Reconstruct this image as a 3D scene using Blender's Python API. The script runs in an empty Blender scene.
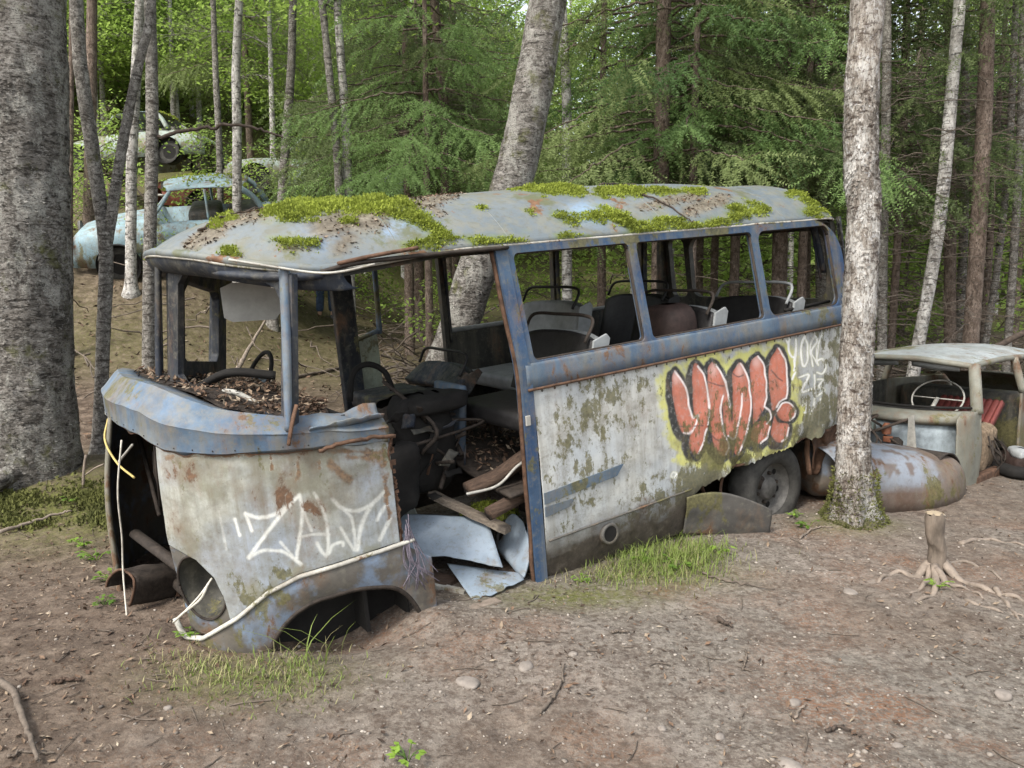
import bpy, bmesh, math, random
import numpy as np
from mathutils import Vector, Matrix
from mathutils.geometry import tessellate_polygon

rnd = random.Random(7)
rng = np.random.default_rng(11)
SC = bpy.context.scene
COL = SC.collection
rad = math.radians

# ------------------------------------------------------------------ noise
def _hash(ix, iy, iz, seed):
    h = (ix.astype(np.int64) * 374761393 + iy.astype(np.int64) * 668265263 + iz.astype(np.int64) * 2147483647 + seed * 144665) & 0xffffffff
    h = ((h ^ (h >> 13)) * 1274126177) & 0xffffffff
    h = (h ^ (h >> 16)) & 0xffffffff
    return h / 4294967295.0

def vnoise(P, seed=0):
    P = np.asarray(P, float)
    i = np.floor(P).astype(np.int64); f = P - i
    f = f * f * (3 - 2 * f)
    out = 0
    for a in (0, 1):
        wx = f[..., 0] if a else 1 - f[..., 0]
        for b in (0, 1):
            wy = f[..., 1] if b else 1 - f[..., 1]
            for c in (0, 1):
                wz = f[..., 2] if c else 1 - f[..., 2]
                out = out + wx * wy * wz * _hash(i[..., 0] + a, i[..., 1] + b, i[..., 2] + c, seed)
    return out * 2 - 1

def fbm(P, octv=4, seed=0, gain=.5):
    P = np.asarray(P, float); a = 1.; s = 0; t = 0
    for k in range(octv):
        s = s + a * vnoise(P * 2 ** k + 17.3 * k, seed + k); t += a; a *= gain
    return s / t

def sstep(a, b, x):
    t = np.clip((np.asarray(x, float) - a) / (b - a), 0, 1)
    return t * t * (3 - 2 * t)

# ------------------------------------------------------------------ camera numbers
CAM_H, PITCH, FPX = 1.6, rad(6.9), 769.0
def ray(px, py):
    u, v = (px - 512) / FPX, -(py - 384) / FPX
    return np.array([u, math.cos(PITCH) + v * math.sin(PITCH), -math.sin(PITCH) + v * math.cos(PITCH)])
def at_depth(px, py, d):            # the place that lies d metres ahead along the line of sight
    r = ray(px, py); return np.array([0, 0, CAM_H]) + r * (d / r[1])
def at_height(px, py, z=0.0):
    r = ray(px, py); return np.array([0, 0, CAM_H]) + r * ((z - CAM_H) / r[2])

# ------------------------------------------------------------------ terrain
def terrain(x, y):
    x = np.asarray(x, float); y = np.asarray(y, float)
    t = np.log1p(np.exp((y - 6.2) * 1.6)) / 1.6
    t = np.minimum(t, 60)
    a = .080 + .030 * np.clip(-x - 2.2, 0, 5) + .012 * np.clip(-x - 7.2, 0, 20) - .006 * np.clip(x - 2, 0, 6)
    h = a * t
    h = h + .75 * sstep(9.5, 12.5, y) * sstep(-3.0, -5.0, x)
    h = h + .24 * np.log1p(np.exp((np.minimum(y, 60) - 27) * .5)) / .5
    # hummock round the foot of the big tree
    h = h + .22 * np.exp(-(((x + 3.75) / .95) ** 2 + ((y - 5.75) / .75) ** 2))
    h = h + .12 * np.exp(-(((x + 3.1) / .5) ** 2 + ((y - 6.0) / .6) ** 2))
    # soil worn up round the bus and the right hand tree
    h = h + .05 * np.exp(-(((x - 2.35) / .35) ** 2 + ((y - 5.2) / .35) ** 2))
    h = h - .13 * np.exp(-(((x + .80) / .30) ** 2 + ((y - 3.58) / .22) ** 2)) + .05 * np.exp(-(((x + .42) / .2) ** 2 + ((y - 3.62) / .16) ** 2))
    return h
def ground_z(x, y):
    x = np.asarray(x, float); y = np.asarray(y, float)
    P = np.stack([x, y, np.zeros_like(x)], -1)
    far = 1 + .5 * np.clip((y - 7) / 6, 0, 3)
    return terrain(x, y) + .045 * far * fbm(P * .9, 3, 5) + .014 * fbm(P * 5.5, 3, 9) + .006 * fbm(P * 21, 2, 21)
def gz(x, y): return float(ground_z(np.array([x]), np.array([y]))[0])
def on_ground(px, py):              # where a line of sight meets the terrain
    r = ray(px, py); o = np.array([0, 0, CAM_H]); s = np.arange(.5, 60, .02)
    P = o + s[:, None] * r
    k = np.argmax(P[:, 2] < ground_z(P[:, 0], P[:, 1]))
    return P[k]

# ------------------------------------------------------------------ mesh builder
class MB:
    def __init__(s): s.V = []; s.F = []; s.n = 0
    def add(s, V, F):
        V = np.asarray(V, float).reshape(-1, 3)
        s.V.append(V); b = s.n
        s.F.extend(tuple(b + i for i in f) for f in F); s.n += len(V); return s
    def grid(s, A, cu=False, cv=False, flip=False):
        A = np.asarray(A, float); nu, nv = A.shape[:2]
        F = []
        for i in range(nu if cu else nu - 1):
            i2 = (i + 1) % nu
            for j in range(nv if cv else nv - 1):
                j2 = (j + 1) % nv
                q = (i * nv + j, i2 * nv + j, i2 * nv + j2, i * nv + j2)
                F.append(q[::-1] if flip else q)
        return s.add(A.reshape(-1, 3), F)
    def tube(s, path, r, n=8, cap=True, flat=1.0, jitter=None):
        P = np.asarray(path, float); m = len(P)
        R = np.full(m, r) if np.isscalar(r) else np.asarray(r, float)
        T = np.gradient(P, axis=0); T /= np.linalg.norm(T, axis=1)[:, None] + 1e-12
        up = np.array([0, 0, 1.]) if abs(T[0][2]) < .9 else np.array([1., 0, 0])
        A = np.zeros((m, n, 3)); a = np.arange(n) * 2 * math.pi / n
        u = np.cross(up, T[0]); u /= np.linalg.norm(u)
        for i in range(m):
            u = u - T[i] * np.dot(u, T[i]); u /= np.linalg.norm(u) + 1e-12
            w = np.cross(T[i], u)
            A[i] = P[i] + R[i] * (np.cos(a)[:, None] * u + flat * np.sin(a)[:, None] * w)
        if jitter: A = jitter(A, a, P)
        s.grid(A, cv=True, flip=True)
        if cap:
            b = s.n - m * n
            s.F.append(tuple(b + k for k in range(n)))
            s.F.append(tuple(b + (m - 1) * n + k for k in range(n))[::-1])
        return s
    def box(s, c, d, R=None, bev=0.0):
        bm = bmesh.new(); bmesh.ops.create_cube(bm, size=1)
        for v in bm.verts: v.co = Vector((v.co.x * d[0], v.co.y * d[1], v.co.z * d[2]))
        if bev: bmesh.ops.bevel(bm, geom=list(bm.edges), offset=bev, segments=2, affect='EDGES', profile=.6)
        V = np.array([v.co[:] for v in bm.verts]); bm.verts.index_update()
        F = [tuple(v.index for v in f.verts) for f in bm.faces]; bm.free()
        if R is not None: V = V @ np.asarray(R).T
        return s.add(V + np.asarray(c, float), F)
    def lathe(s, prof, c=(0, 0, 0), axis=2, n=32, R=None):
        A = np.zeros((len(prof), n, 3)); a = np.arange(n) * 2 * math.pi / n
        for i, (r, h) in enumerate(prof):
            A[i, :, (axis + 1) % 3] = r * np.cos(a); A[i, :, (axis + 2) % 3] = r * np.sin(a); A[i, :, axis] = h
        if R is not None: A = A @ np.asarray(R).T
        return s.grid(A + np.asarray(c, float), cv=True)
    def plate(s, outer, holes, th, fn):
        """a flat outline with holes, th thick; fn(u, v, w) places it"""
        polys = [list(outer)] + [list(h) for h in holes]
        pts = [p for q in polys for p in q]; n = len(pts)
        tris = tessellate_polygon([[Vector((p[0], p[1], 0)) for p in q] for q in polys])
        V = [fn(u, v, 0) for u, v in pts] + [fn(u, v, th) for u, v in pts]
        F = []
        for a, b, c in tris:
            F.append((a, b, c)); F.append((n + c, n + b, n + a))
        k = 0
        for q in polys:
            m = len(q)
            for i in range(m):
                a, b = k + i, k + (i + 1) % m
                F.append((a, b, n + b, n + a))
            k += m
        return s.add(V, F)
    def build(s, name, mat, parent=None, smooth=True, attr=None, bevel=0, autosm=None, recalc=True, solid=0):
        me = bpy.data.meshes.new(name)
        V = np.concatenate(s.V) if s.V else np.zeros((0, 3))
        me.from_pydata(V.tolist() if len(V) < 20000 else [tuple(v) for v in V.tolist()], [], s.F)
        if recalc and len(s.F) < 250000:
            bm = bmesh.new(); bm.from_mesh(me); bmesh.ops.recalc_face_normals(bm, faces=bm.faces); bm.to_mesh(me); bm.free()
        if attr:
            for k, A in attr.items():
                at = me.color_attributes.new(k, 'FLOAT_COLOR', 'POINT')
                at.data.foreach_set('color', np.asarray(A, np.float32).ravel())
        if smooth:
            me.polygons.foreach_set('use_smooth', np.ones(len(me.polygons), bool))
            if autosm: me.set_sharp_from_angle(angle=rad(autosm))
        for m in (mat if isinstance(mat, (list, tuple)) else [mat]): me.materials.append(m)
        me.update()
        o = bpy.data.objects.new(name, me); COL.objects.link(o)
        if parent is not None: o.parent = parent
        if bevel:
            b = o.modifiers.new('bevel', 'BEVEL'); b.width = bevel; b.segments = 2; b.limit_method = 'ANGLE'; b.angle_limit = rad(40)
        if solid:
            m = o.modifiers.new('solid', 'SOLIDIFY'); m.thickness = solid; m.offset = 0
        return o

def thing(name, label, cat, loc=(0, 0, 0), rotz=0, group=None):
    o = bpy.data.objects.new(name, None); COL.objects.link(o); o.empty_display_size = .2
    o.location = loc; o.rotation_euler = (0, 0, rotz)
    return tag(o, label, cat, group)
def tag(o, label, cat, group=None):
    o['label'] = label; o['category'] = cat
    if group: o['group'] = group
    return o
def kind(o, k): o['kind'] = k; return o
def stuff(o, label, cat): o['kind'] = 'stuff'; return tag(o, label, cat)

def rrect(u0, v0, u1, v1, r, n=5):
    out = []
    for cx, cy, a0 in ((u1 - r, v1 - r, 0), (u0 + r, v1 - r, 90), (u0 + r, v0 + r, 180), (u1 - r, v0 + r, 270)):
        for k in range(n + 1):
            a = rad(a0 + 90 * k / n); out.append((cx + r * math.cos(a), cy + r * math.sin(a)))
    return out

def smooth_path(pts, n=24):
    """Catmull-Rom through the points"""
    P = np.asarray(pts, float)
    if len(P) < 3:
        t = np.linspace(0, 1, n)[:, None]; return P[0] * (1 - t) + P[-1] * t
    Q = np.vstack([2 * P[0] - P[1], P, 2 * P[-1] - P[-2]])
    out = []
    seg = len(P) - 1
    for t in np.linspace(0, seg - 1e-6, n):
        i = int(t); f = t - i
        a, b, c, d = Q[i:i + 4]
        out.append(.5 * ((2 * b) + (c - a) * f + (2 * a - 5 * b + 4 * c - d) * f * f + (3 * b - a - 3 * c + d) * f ** 3))
    return np.array(out)

def seg_dist(P, line):
    """distance of 2-D points to a polyline"""
    P = np.asarray(P, float); best = np.full(P.shape[0], 1e9)
    L = np.asarray(line, float)
    for a, b in zip(L[:-1], L[1:]):
        ab = b - a; t = np.clip(((P - a) @ ab) / (ab @ ab + 1e-9), 0, 1)
        best = np.minimum(best, np.linalg.norm(P - (a + t[:, None] * ab), axis=1))
    return best
def poly_sd(P, poly):
    """signed distance, negative inside"""
    poly = np.asarray(poly, float); d = seg_dist(P, np.vstack([poly, poly[:1]]))
    x, y = P[:, 0], P[:, 1]; ins = np.zeros(len(P), bool)
    for (x1, y1), (x2, y2) in zip(poly, np.roll(poly, -1, 0)):
        c = ((y1 > y) != (y2 > y)) & (x < (x2 - x1) * (y - y1) / (y2 - y1 + 1e-12) + x1)
        ins ^= c
    return np.where(ins, -d, d)
EXPOSURE = 1.3
# ------------------------------------------------------------------ materials
class NT:
    def __init__(s, name):
        s.m = bpy.data.materials.new(name); s.m.use_nodes = True
        s.t = s.m.node_tree; s.b = s.t.nodes['Principled BSDF']; s.out = s.t.nodes['Material Output']
        s.b.inputs['Specular IOR Level'].default_value = .3
        s._c = None
    def n(s, ty, **kw):
        x = s.t.nodes.new(ty)
        for k, v in kw.items(): setattr(x, k, v)
        return x
    def l(s, a, b): s.t.links.new(a, b)
    def set(s, sock, v):
        if isinstance(v, bpy.types.NodeSocket): s.l(v, sock)
        elif isinstance(v, (tuple, list)) and len(v) == 3 and sock.type == 'RGBA': sock.default_value = (*v, 1)
        else: sock.default_value = v
    def coord(s, scale=(1, 1, 1), which='Object'):
        if s._c is None: s._c = s.n('ShaderNodeTexCoord')
        m = s.n('ShaderNodeMapping'); m.inputs['Scale'].default_value = scale
        s.l(s._c.outputs[which], m.inputs['Vector']); return m.outputs['Vector']
    def noise(s, scale, detail=4, rough=.55, vec=None, dist=0.):
        x = s.n('ShaderNodeTexNoise'); x.inputs['Scale'].default_value = scale; x.inputs['Detail'].default_value = detail
        x.inputs['Roughness'].default_value = rough; x.inputs['Distortion'].default_value = dist
        s.l(vec if vec is not None else s.coord(), x.inputs['Vector']); return x.outputs['Fac']
    def voro(s, scale, vec=None, feature='F1', out='Distance', rnd_=1.):
        x = s.n('ShaderNodeTexVoronoi'); x.feature = feature; x.inputs['Scale'].default_value = scale; x.inputs['Randomness'].default_value = rnd_
        s.l(vec if vec is not None else s.coord(), x.inputs['Vector']); return x.outputs[out]
    def ramp(s, fac, *stops):
        x = s.n('ShaderNodeValToRGB'); e = x.color_ramp.elements
        while len(e) < len(stops): e.new(.5)
        for el, (p, c) in zip(e, stops):
            el.position = p; el.color = (*c, 1) if isinstance(c, (tuple, list)) else (c, c, c, 1)
        s.l(fac, x.inputs['Fac']); return x.outputs['Color']
    def mask(s, fac, lo, hi): return s.ramp(fac, (lo, 0.), (hi, 1.)) if lo < hi else s.ramp(fac, (hi, 1.), (lo, 0.))
    def mix(s, fac, a, b, mode='MIX'):
        x = s.n('ShaderNodeMix', data_type='RGBA', blend_type=mode)
        s.set(x.inputs[0], fac); s.set(x.inputs[6], a); s.set(x.inputs[7], b); return x.outputs[2]
    def math(s, op, a, b=0.):
        x = s.n('ShaderNodeMath', operation=op); s.set(x.inputs[0], a); s.set(x.inputs[1], b); return x.outputs[0]
    def attr(s, name, out='Color'): return s.n('ShaderNodeAttribute', attribute_name=name).outputs[out]
    def bump(s, h, strength=.4, dist=.02):
        x = s.n('ShaderNodeBump'); x.inputs['Strength'].default_value = strength; x.inputs['Distance'].default_value = dist
        s.l(h, x.inputs['Height'])
        if s.b.inputs['Normal'].is_linked: s.l(s.b.inputs['Normal'].links[0].from_socket, x.inputs['Normal'])
        s.l(x.outputs['Normal'], s.b.inputs['Normal']); return s
    def col(s, c): s.set(s.b.inputs['Base Color'], c); return s
    def rough(s, r): s.set(s.b.inputs['Roughness'], r); return s
    def metal(s, r): s.set(s.b.inputs['Metallic'], r); return s
    def objrand(s): return s.n('ShaderNodeObjectInfo').outputs['Random']
    def sep(s, vec):
        x = s.n('ShaderNodeSeparateXYZ'); s.l(vec, x.inputs[0]); return x.outputs

def rusty_paint(name, base, base2, rust=.5, dirt=.5, moss=.3, spec=.4, streak=True, scale=1., attr=None, mud=None, alt=None, mscale=1.):
    """old weathered paint: two tones, streaks of grime, rust that eats through, green growth"""
    t = NT(name)
    c = t.mix(t.mask(t.noise(1.9 * scale, 6, .6), .40, .60), base, base2)
    if alt: c = t.mix(t.mask(t.noise(2.7 * scale, 7, .65), .50, .58), c, alt)
    c = t.mix(t.math('MULTIPLY', t.mask(t.noise(7 * scale, 8, .72), .44, .66), .35 + .4 * dirt), c, tuple(v * .50 for v in base))
    c = t.mix(t.math('MULTIPLY', t.mask(t.noise(26 * scale, 7, .75), .52, .68), .55), c, (.145, .135, .105))
    if streak:
        sv = t.coord((17 * scale, 17 * scale, 1.0 * scale))
        c = t.mix(t.math('MULTIPLY', t.mask(t.noise(1., 5, .65, sv), .46, .68), .5 * dirt + .2), c, (.165, .150, .110))
    if attr:                               # the writing sprayed on it, worn by the same grime
        a = t.attr(attr); al = t.attr(attr, 'Alpha')
        w = t.math('MULTIPLY', al, t.ramp(t.noise(38, 6, .75), (.30, .50), (.48, 1.)))
        c = t.mix(w, c, a)
        c = t.mix(t.math('MULTIPLY', t.mask(t.noise(1., 5, .65, t.coord((13, 13, 1.4))), .52, .70), .35), c, (.10, .085, .065))
    d = t.mask(t.noise(3.1 * scale, 9, .70), .60 - .16 * dirt, .74 - .13 * dirt)
    c = t.mix(t.math('MULTIPLY', d, .62), c, t.ramp(t.noise(21, 5, .7), (.3, (.075, .062, .045)), (.7, (.19, .165, .125))))
    g1 = t.noise(7.5 * scale * mscale, 9, .74, t.coord((1.2, 1.2, .75))); g2 = t.noise(1.3 * scale, 3)
    g = t.mask(t.math('ADD', g1, t.math('MULTIPLY', t.math('SUBTRACT', g2, .5), 1.0)), .67 - .20 * moss, .71 - .18 * moss)
    c = t.mix(t.math('MULTIPLY', g, .85), c, t.ramp(t.noise(48, 4, .7), (.3, (.045, .042, .014)), (.7, (.145, .130, .052))))
    rn = t.noise(4.2 * scale, 10, .72, t.coord((1, 1, .55)), .3)
    rm = t.mask(rn, .70 - .24 * rust, .735 - .24 * rust)
    rc = t.ramp(t.noise(33, 7, .72), (.3, (.035, .019, .012)), (.5, (.085, .045, .026)), (.72, (.185, .098, .052)))
    c = t.mix(rm, c, rc)
    # halo of rust bleeding round the eaten places, and small dark pits
    c = t.mix(t.math('MULTIPLY', t.mask(rn, .62 - .24 * rust, .71 - .24 * rust), .35), c, (.16, .10, .06))
    pit = t.mask(t.noise(85 * scale, 4, .6), .66, .72)
    c = t.mix(t.math('MULTIPLY', pit, .7), c, (.055, .042, .030))
    if mud:
        z = t.sep(t.coord())[2]
        zz = t.math('ADD', z, t.math('MULTIPLY', t.math('SUBTRACT', t.noise(3.5, 9, .68, t.coord((1, 1, 1.5))), .5), mud[2]))
        x = t.n('ShaderNodeMapRange'); x.inputs['From Min'].default_value = mud[1]; x.inputs['From Max'].default_value = mud[0]
        x.clamp = True; t.l(zz, x.inputs['Value']); mm = x.outputs['Result']
        c = t.mix(mm, c, t.ramp(t.noise(14, 8, .72), (.3, (.026, .021, .016)), (.55, (.062, .050, .038)), (.75, (.13, .11, .085))))
    t.col(c)
    t.rough(t.ramp(t.noise(11, 4), (.3, .50), (.7, .85)))
    t.bump(t.noise(90, 6, .8), .22, .006); t.bump(t.noise(2.6, 3), .35, .03); t.bump(rm, .45, .003)
    t.b.inputs['Specular IOR Level'].default_value = spec
    return t.m

M = {}
M['bus_side'] = rusty_paint('faded pale bus paint', (.46, .46, .43), (.37, .395, .41), rust=.27, dirt=.42, moss=.60, mscale=1.7, attr='spray', mud=(.13, .30, .30))
M['bus_nose'] = rusty_paint('faded pale nose paint', (.325, .33, .29), (.275, .31, .355), rust=.42, dirt=.85, moss=.30, attr='spray', alt=(.215, .215, .165))
M['bus_roof'] = None
M['blue'] = rusty_paint('chalky blue paint', (.050, .088, .145), (.100, .135, .170), rust=.40, dirt=.5, moss=.45)
M['blue_light'] = rusty_paint('pale blue cowl paint', (.070, .115, .172), (.165, .195, .215), rust=.44, dirt=.75, moss=.35, alt=(.082, .128, .190))
M['fender'] = rusty_paint('mud caked fender', (.110, .100, .086), (.078, .070, .060), rust=.50, dirt=.7, moss=.3, streak=False, alt=(.135, .175, .235))
M['blue_deep'] = rusty_paint('deep blue window paint', (.018, .048, .110), (.048, .085, .135), rust=.40, dirt=.40, moss=.62)
M['skirt'] = rusty_paint('dark muddy skirt metal', (.095, .090, .080), (.065, .060, .054), rust=.35, dirt=.6, moss=.15, streak=False)
M['blue_dark'] = rusty_paint('blue paint darkened for inside shade', (.018, .025, .040), (.012, .013, .015), rust=.3, dirt=.1, moss=.0)  # shaded copy of the blue paint: inside shade put into the colour
M['inner'] = rusty_paint('grimy panel darkened for inside shade', (.042, .040, .033), (.028, .028, .025), rust=.4, dirt=.2, moss=.1)  # grime and rust over a base darkened to carry the interior shade
M['cream'] = rusty_paint('faded green cream panel', (.33, .36, .27), (.26, .30, .24), rust=.36, dirt=.5, moss=.3)
M['sheet'] = rusty_paint('bare pale blue sheet metal', (.25, .30, .355), (.20, .25, .30), rust=.30, dirt=.28, moss=0, spec=.5, streak=False)
M['white_old'] = rusty_paint('old white paint', (.43, .42, .37), (.31, .295, .26), rust=.42, dirt=.75, moss=.15, streak=False, scale=2.)
M['aqua'] = rusty_paint('faded sky blue car paint', (.23, .335, .375), (.17, .26, .30), rust=.44, dirt=.6, moss=.45)
M['greenish'] = rusty_paint('mossy grey green car paint', (.30, .36, .32), (.22, .27, .24), rust=.42, dirt=.6, moss=.65)
M['car_grey'] = rusty_paint('grey green car paint', (.185, .185, .155), (.125, .125, .10), rust=.58, dirt=.75, moss=.55)
M['car_roof'] = rusty_paint('grey car roof paint', (.30, .325, .33), (.22, .24, .235), rust=.38, dirt=.6, moss=.45, streak=False)
M['bonnet'] = rusty_paint('rust bonnet with blue patch', (.40, .47, .60), (.48, .53, .62), rust=.40, dirt=.3, moss=.0, streak=False, spec=.5)

def simple(name, c, r=.8, var=.5, scale=12, bump=.3, bdist=.01, metal=0, stretch=(1, 1, 1), spec=.3):
    t = NT(name)
    n = t.noise(scale, 6, .65, t.coord(stretch))
    t.col(t.ramp(n, (.28, tuple(v * (1 - var) for v in c)), (.72, tuple(min(1, v * (1 + var)) for v in c)))).rough(r).metal(metal)
    t.bump(n, bump, bdist); t.b.inputs['Specular IOR Level'].default_value = spec
    return t.m
M['rust'] = simple('flaking rust', (.080, .044, .027), .85, .65, 22, .6)
M['rust_dark'] = simple('dark pitted iron', (.030, .023, .018), .8, .6, 26, .6)
M['black'] = simple('black parts and cavity shade', (.010, .009, .008), .9, .4, 14)  # for black parts; on cavity plates and discs it stands for shade
M['rubber'] = simple('dusty perished rubber', (.040, .038, .034), .85, .5, 18, .4)
M['steel'] = simple('dull steel rim', (.095, .09, .082), .6, .5, 18, .3)
M['vinyl'] = simple('black seat vinyl', (.016, .015, .015), .55, .4, 20, .3)
M['seat_red'] = simple('rust brown seat cover', (.028, .017, .014), .7, .5, 20)
M['seat_shell'] = simple('grey white seat metal', (.23, .24, .24), .55, .22, 14, .2)
M['chrome'] = simple('stained trim metal', (.30, .29, .26), .5, .3, 30, .15)
M['red_vinyl'] = simple('faded red car seat', (.135, .034, .028), .6, .35, 10, .2)
M['wire_white'] = simple('dirty white wire', (.50, .47, .40), .6, .3, 30)
M['wire_yellow'] = simple('dirty yellow wire', (.42, .33, .12), .6, .3, 30)
M['wood_grey'] = simple('weathered plank', (.20, .165, .13), .85, .5, 9, .6, .01, 0, (1, 9, 9))
M['wood_brown'] = simple('rotten brown wood', (.062, .040, .028), .9, .6, 13, .8, .012, 0, (1, 5, 5))
M['wood_cut'] = simple('fresh cut wood', (.28, .225, .155), .8, .35, 20, .5, .006)
M['twig'] = simple('dead twig', (.105, .084, .066), .9, .5, 30, .5)
M['twig_dark'] = simple('dark dead twig', (.060, .045, .035), .9, .5, 30, .5)
M['stick_pale'] = simple('barkless pale stick', (.185, .150, .120), .8, .4, 18, .4)
M['stone'] = simple('dusty stone', (.19, .165, .143), .9, .35, 15, .5)
M['denim'] = simple('blue denim', (.045, .070, .120), .85, .5, 14, .2)
M['jacket'] = simple('dark jacket cloth', (.045, .047, .045), .8, .3, 14, .2)
M['skin'] = simple('skin', (.50, .32, .23), .55, .1, 14, .05)
M['hair'] = simple('brown hair', (.06, .04, .025), .6, .4, 40, .3)
M['shoe'] = simple('grey shoe', (.12, .12, .12), .7, .3, 20)
M['visor'] = simple('faded card visor', (.30, .30, .285), .85, .2, 10, .2)
M['dash'] = simple('old dash panel', (.19, .22, .235), .7, .6, 9, .2)
M['orange'] = simple('perished orange plastic', (.19, .075, .04), .6, .3, 20)

def mat_roof():
    t = NT('lichen stained roof paint')
    a = t.attr('stain'); s3 = t.n('ShaderNodeSeparateColor'); t.l(a, s3.inputs[0])
    moss, dirt, blue = s3.outputs[0], s3.outputs[1], s3.outputs[2]
    c = t.mix(t.mask(t.noise(1.5, 5), .38, .62), (.135, .152, .158), (.100, .122, .138))
    c = t.mix(t.math('MULTIPLY', blue, t.mask(t.noise(4, 5), .3, .6)), c, (.20, .29, .42))
    c = t.mix(t.math('MULTIPLY', t.mask(t.noise(8, 9, .74), .47, .60), .65), c, (.165, .160, .125))
    c = t.mix(t.math('MULTIPLY', t.mask(t.noise(28, 7, .74), .52, .66), .6), c, (.10, .095, .065))
    c = t.mix(t.math('MULTIPLY', t.mask(t.noise(2.2, 9, .72), .52, .62), .7), c, (.125, .120, .085))
    c = t.mix(t.math('MULTIPLY', t.mask(t.noise(3.4, 8, .72), .56, .63), .7), c, (.085, .088, .030))
    c = t.mix(t.mask(t.noise(5, 9, .72), .61, .635), c, t.ramp(t.noise(30, 5), (.3, (.07, .035, .02)), (.7, (.2, .11, .06))))
    c = t.mix(dirt, c, t.ramp(t.noise(24, 7, .7), (.3, (.055, .045, .034)), (.55, (.14, .12, .09)), (.75, (.24, .215, .165))))
    c = t.mix(moss, c, t.ramp(t.noise(30, 5), (.3, (.06, .075, .012)), (.7, (.15, .19, .03))))
    c = t.mix(t.math('MULTIPLY', t.mask(t.voro(45), .11, .06), .55), c, (.09, .07, .045))
    t.col(c).rough(t.ramp(t.noise(9, 4), (.3, .42), (.7, .75)))
    t.bump(t.noise(70, 5, .7), .2, .006); t.bump(t.noise(2.2, 3), .3, .04)
    return t.m
M['bus_roof'] = mat_roof()

def foliage(name, c1, c2, trans=.35, rough=.6, objvar=.5, scale=1.2, fine=9.):
    t = NT(name)
    g = t.n('ShaderNodeNewGeometry')
    n = t.n('ShaderNodeTexNoise'); n.inputs['Scale'].default_value = scale; n.inputs['Detail'].default_value = 3; t.l(g.outputs['Position'], n.inputs['Vector'])
    n2 = t.n('ShaderNodeTexNoise'); n2.inputs['Scale'].default_value = fine; n2.inputs['Detail'].default_value = 2; t.l(g.outputs['Position'], n2.inputs['Vector'])
    f = t.math('ADD', t.math('MULTIPLY', n.outputs['Fac'], .75), t.math('MULTIPLY', n2.outputs['Fac'], .6))
    if objvar: f = t.math('ADD', f, t.math('MULTIPLY', t.math('SUBTRACT', t.objrand(), .5), objvar))
    c = t.ramp(f, (.38, c1), (.95, c2))
    t.col(c).rough(rough)
    t.b.inputs['Specular IOR Level'].default_value = .25
    tr = t.n('ShaderNodeBsdfTranslucent'); t.l(t.mix(.35, c, (.30, .42, .05), 'SCREEN') if False else c, tr.inputs['Color'])
    mx = t.n('ShaderNodeMixShader'); mx.inputs[0].default_value = trans
    t.l(t.b.outputs[0], mx.inputs[1]); t.l(tr.outputs[0], mx.inputs[2]); t.l(mx.outputs[0], t.out.inputs['Surface'])
    return t.m
M['needles'] = foliage('spruce needles', (.075, .105, .042), (.225, .280, .105), .45)
M['needles_fresh'] = foliage('fresh spruce shoots', (.085, .150, .050), (.225, .335, .110), .48)
M['leaves'] = foliage('leaves brightened for sun', (.17, .26, .050), (.40, .54, .13), .6)  # leaf colour raised in place of the sun that the canopy blocks
M['leaves_far'] = foliage('far leaves', (.15, .22, .055), (.36, .47, .14), .5, scale=.35, fine=2.)
M['herb'] = foliage('herb leaves', (.09, .17, .03), (.22, .34, .05), .4)
M['grass'] = foliage('grass blades', (.085, .120, .028), (.22, .28, .070), .35, fine=30)
M['grass_dry'] = foliage('dry grass blades', (.20, .19, .085), (.36, .33, .17), .3, fine=20)
M['moss'] = foliage('roof moss', (.105, .130, .020), (.33, .385, .060), .28, .9, scale=5, fine=30, objvar=0)
M['moss_dark'] = foliage('ground moss', (.045, .050, .015), (.15, .155, .045), .1, .9, scale=4, fine=30, objvar=0)
def mat_litter():
    t = NT('dry fallen leaves'); g = t.n('ShaderNodeNewGeometry')
    c = t.ramp(g.outputs['Random Per Island'], (0., (.035, .024, .018)), (.35, (.085, .052, .034)), (.62, (.15, .095, .062)), (.82, (.22, .165, .115)), (1., (.33, .275, .205)))
    c = t.mix(t.math('MULTIPLY', t.mask(t.noise(70, 4, .7), .45, .62), .5), c, (.05, .036, .026))
    t.col(c).rough(.85); t.b.inputs['Specular IOR Level'].default_value = .2
    return t.m
M['litter'] = mat_litter()

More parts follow.
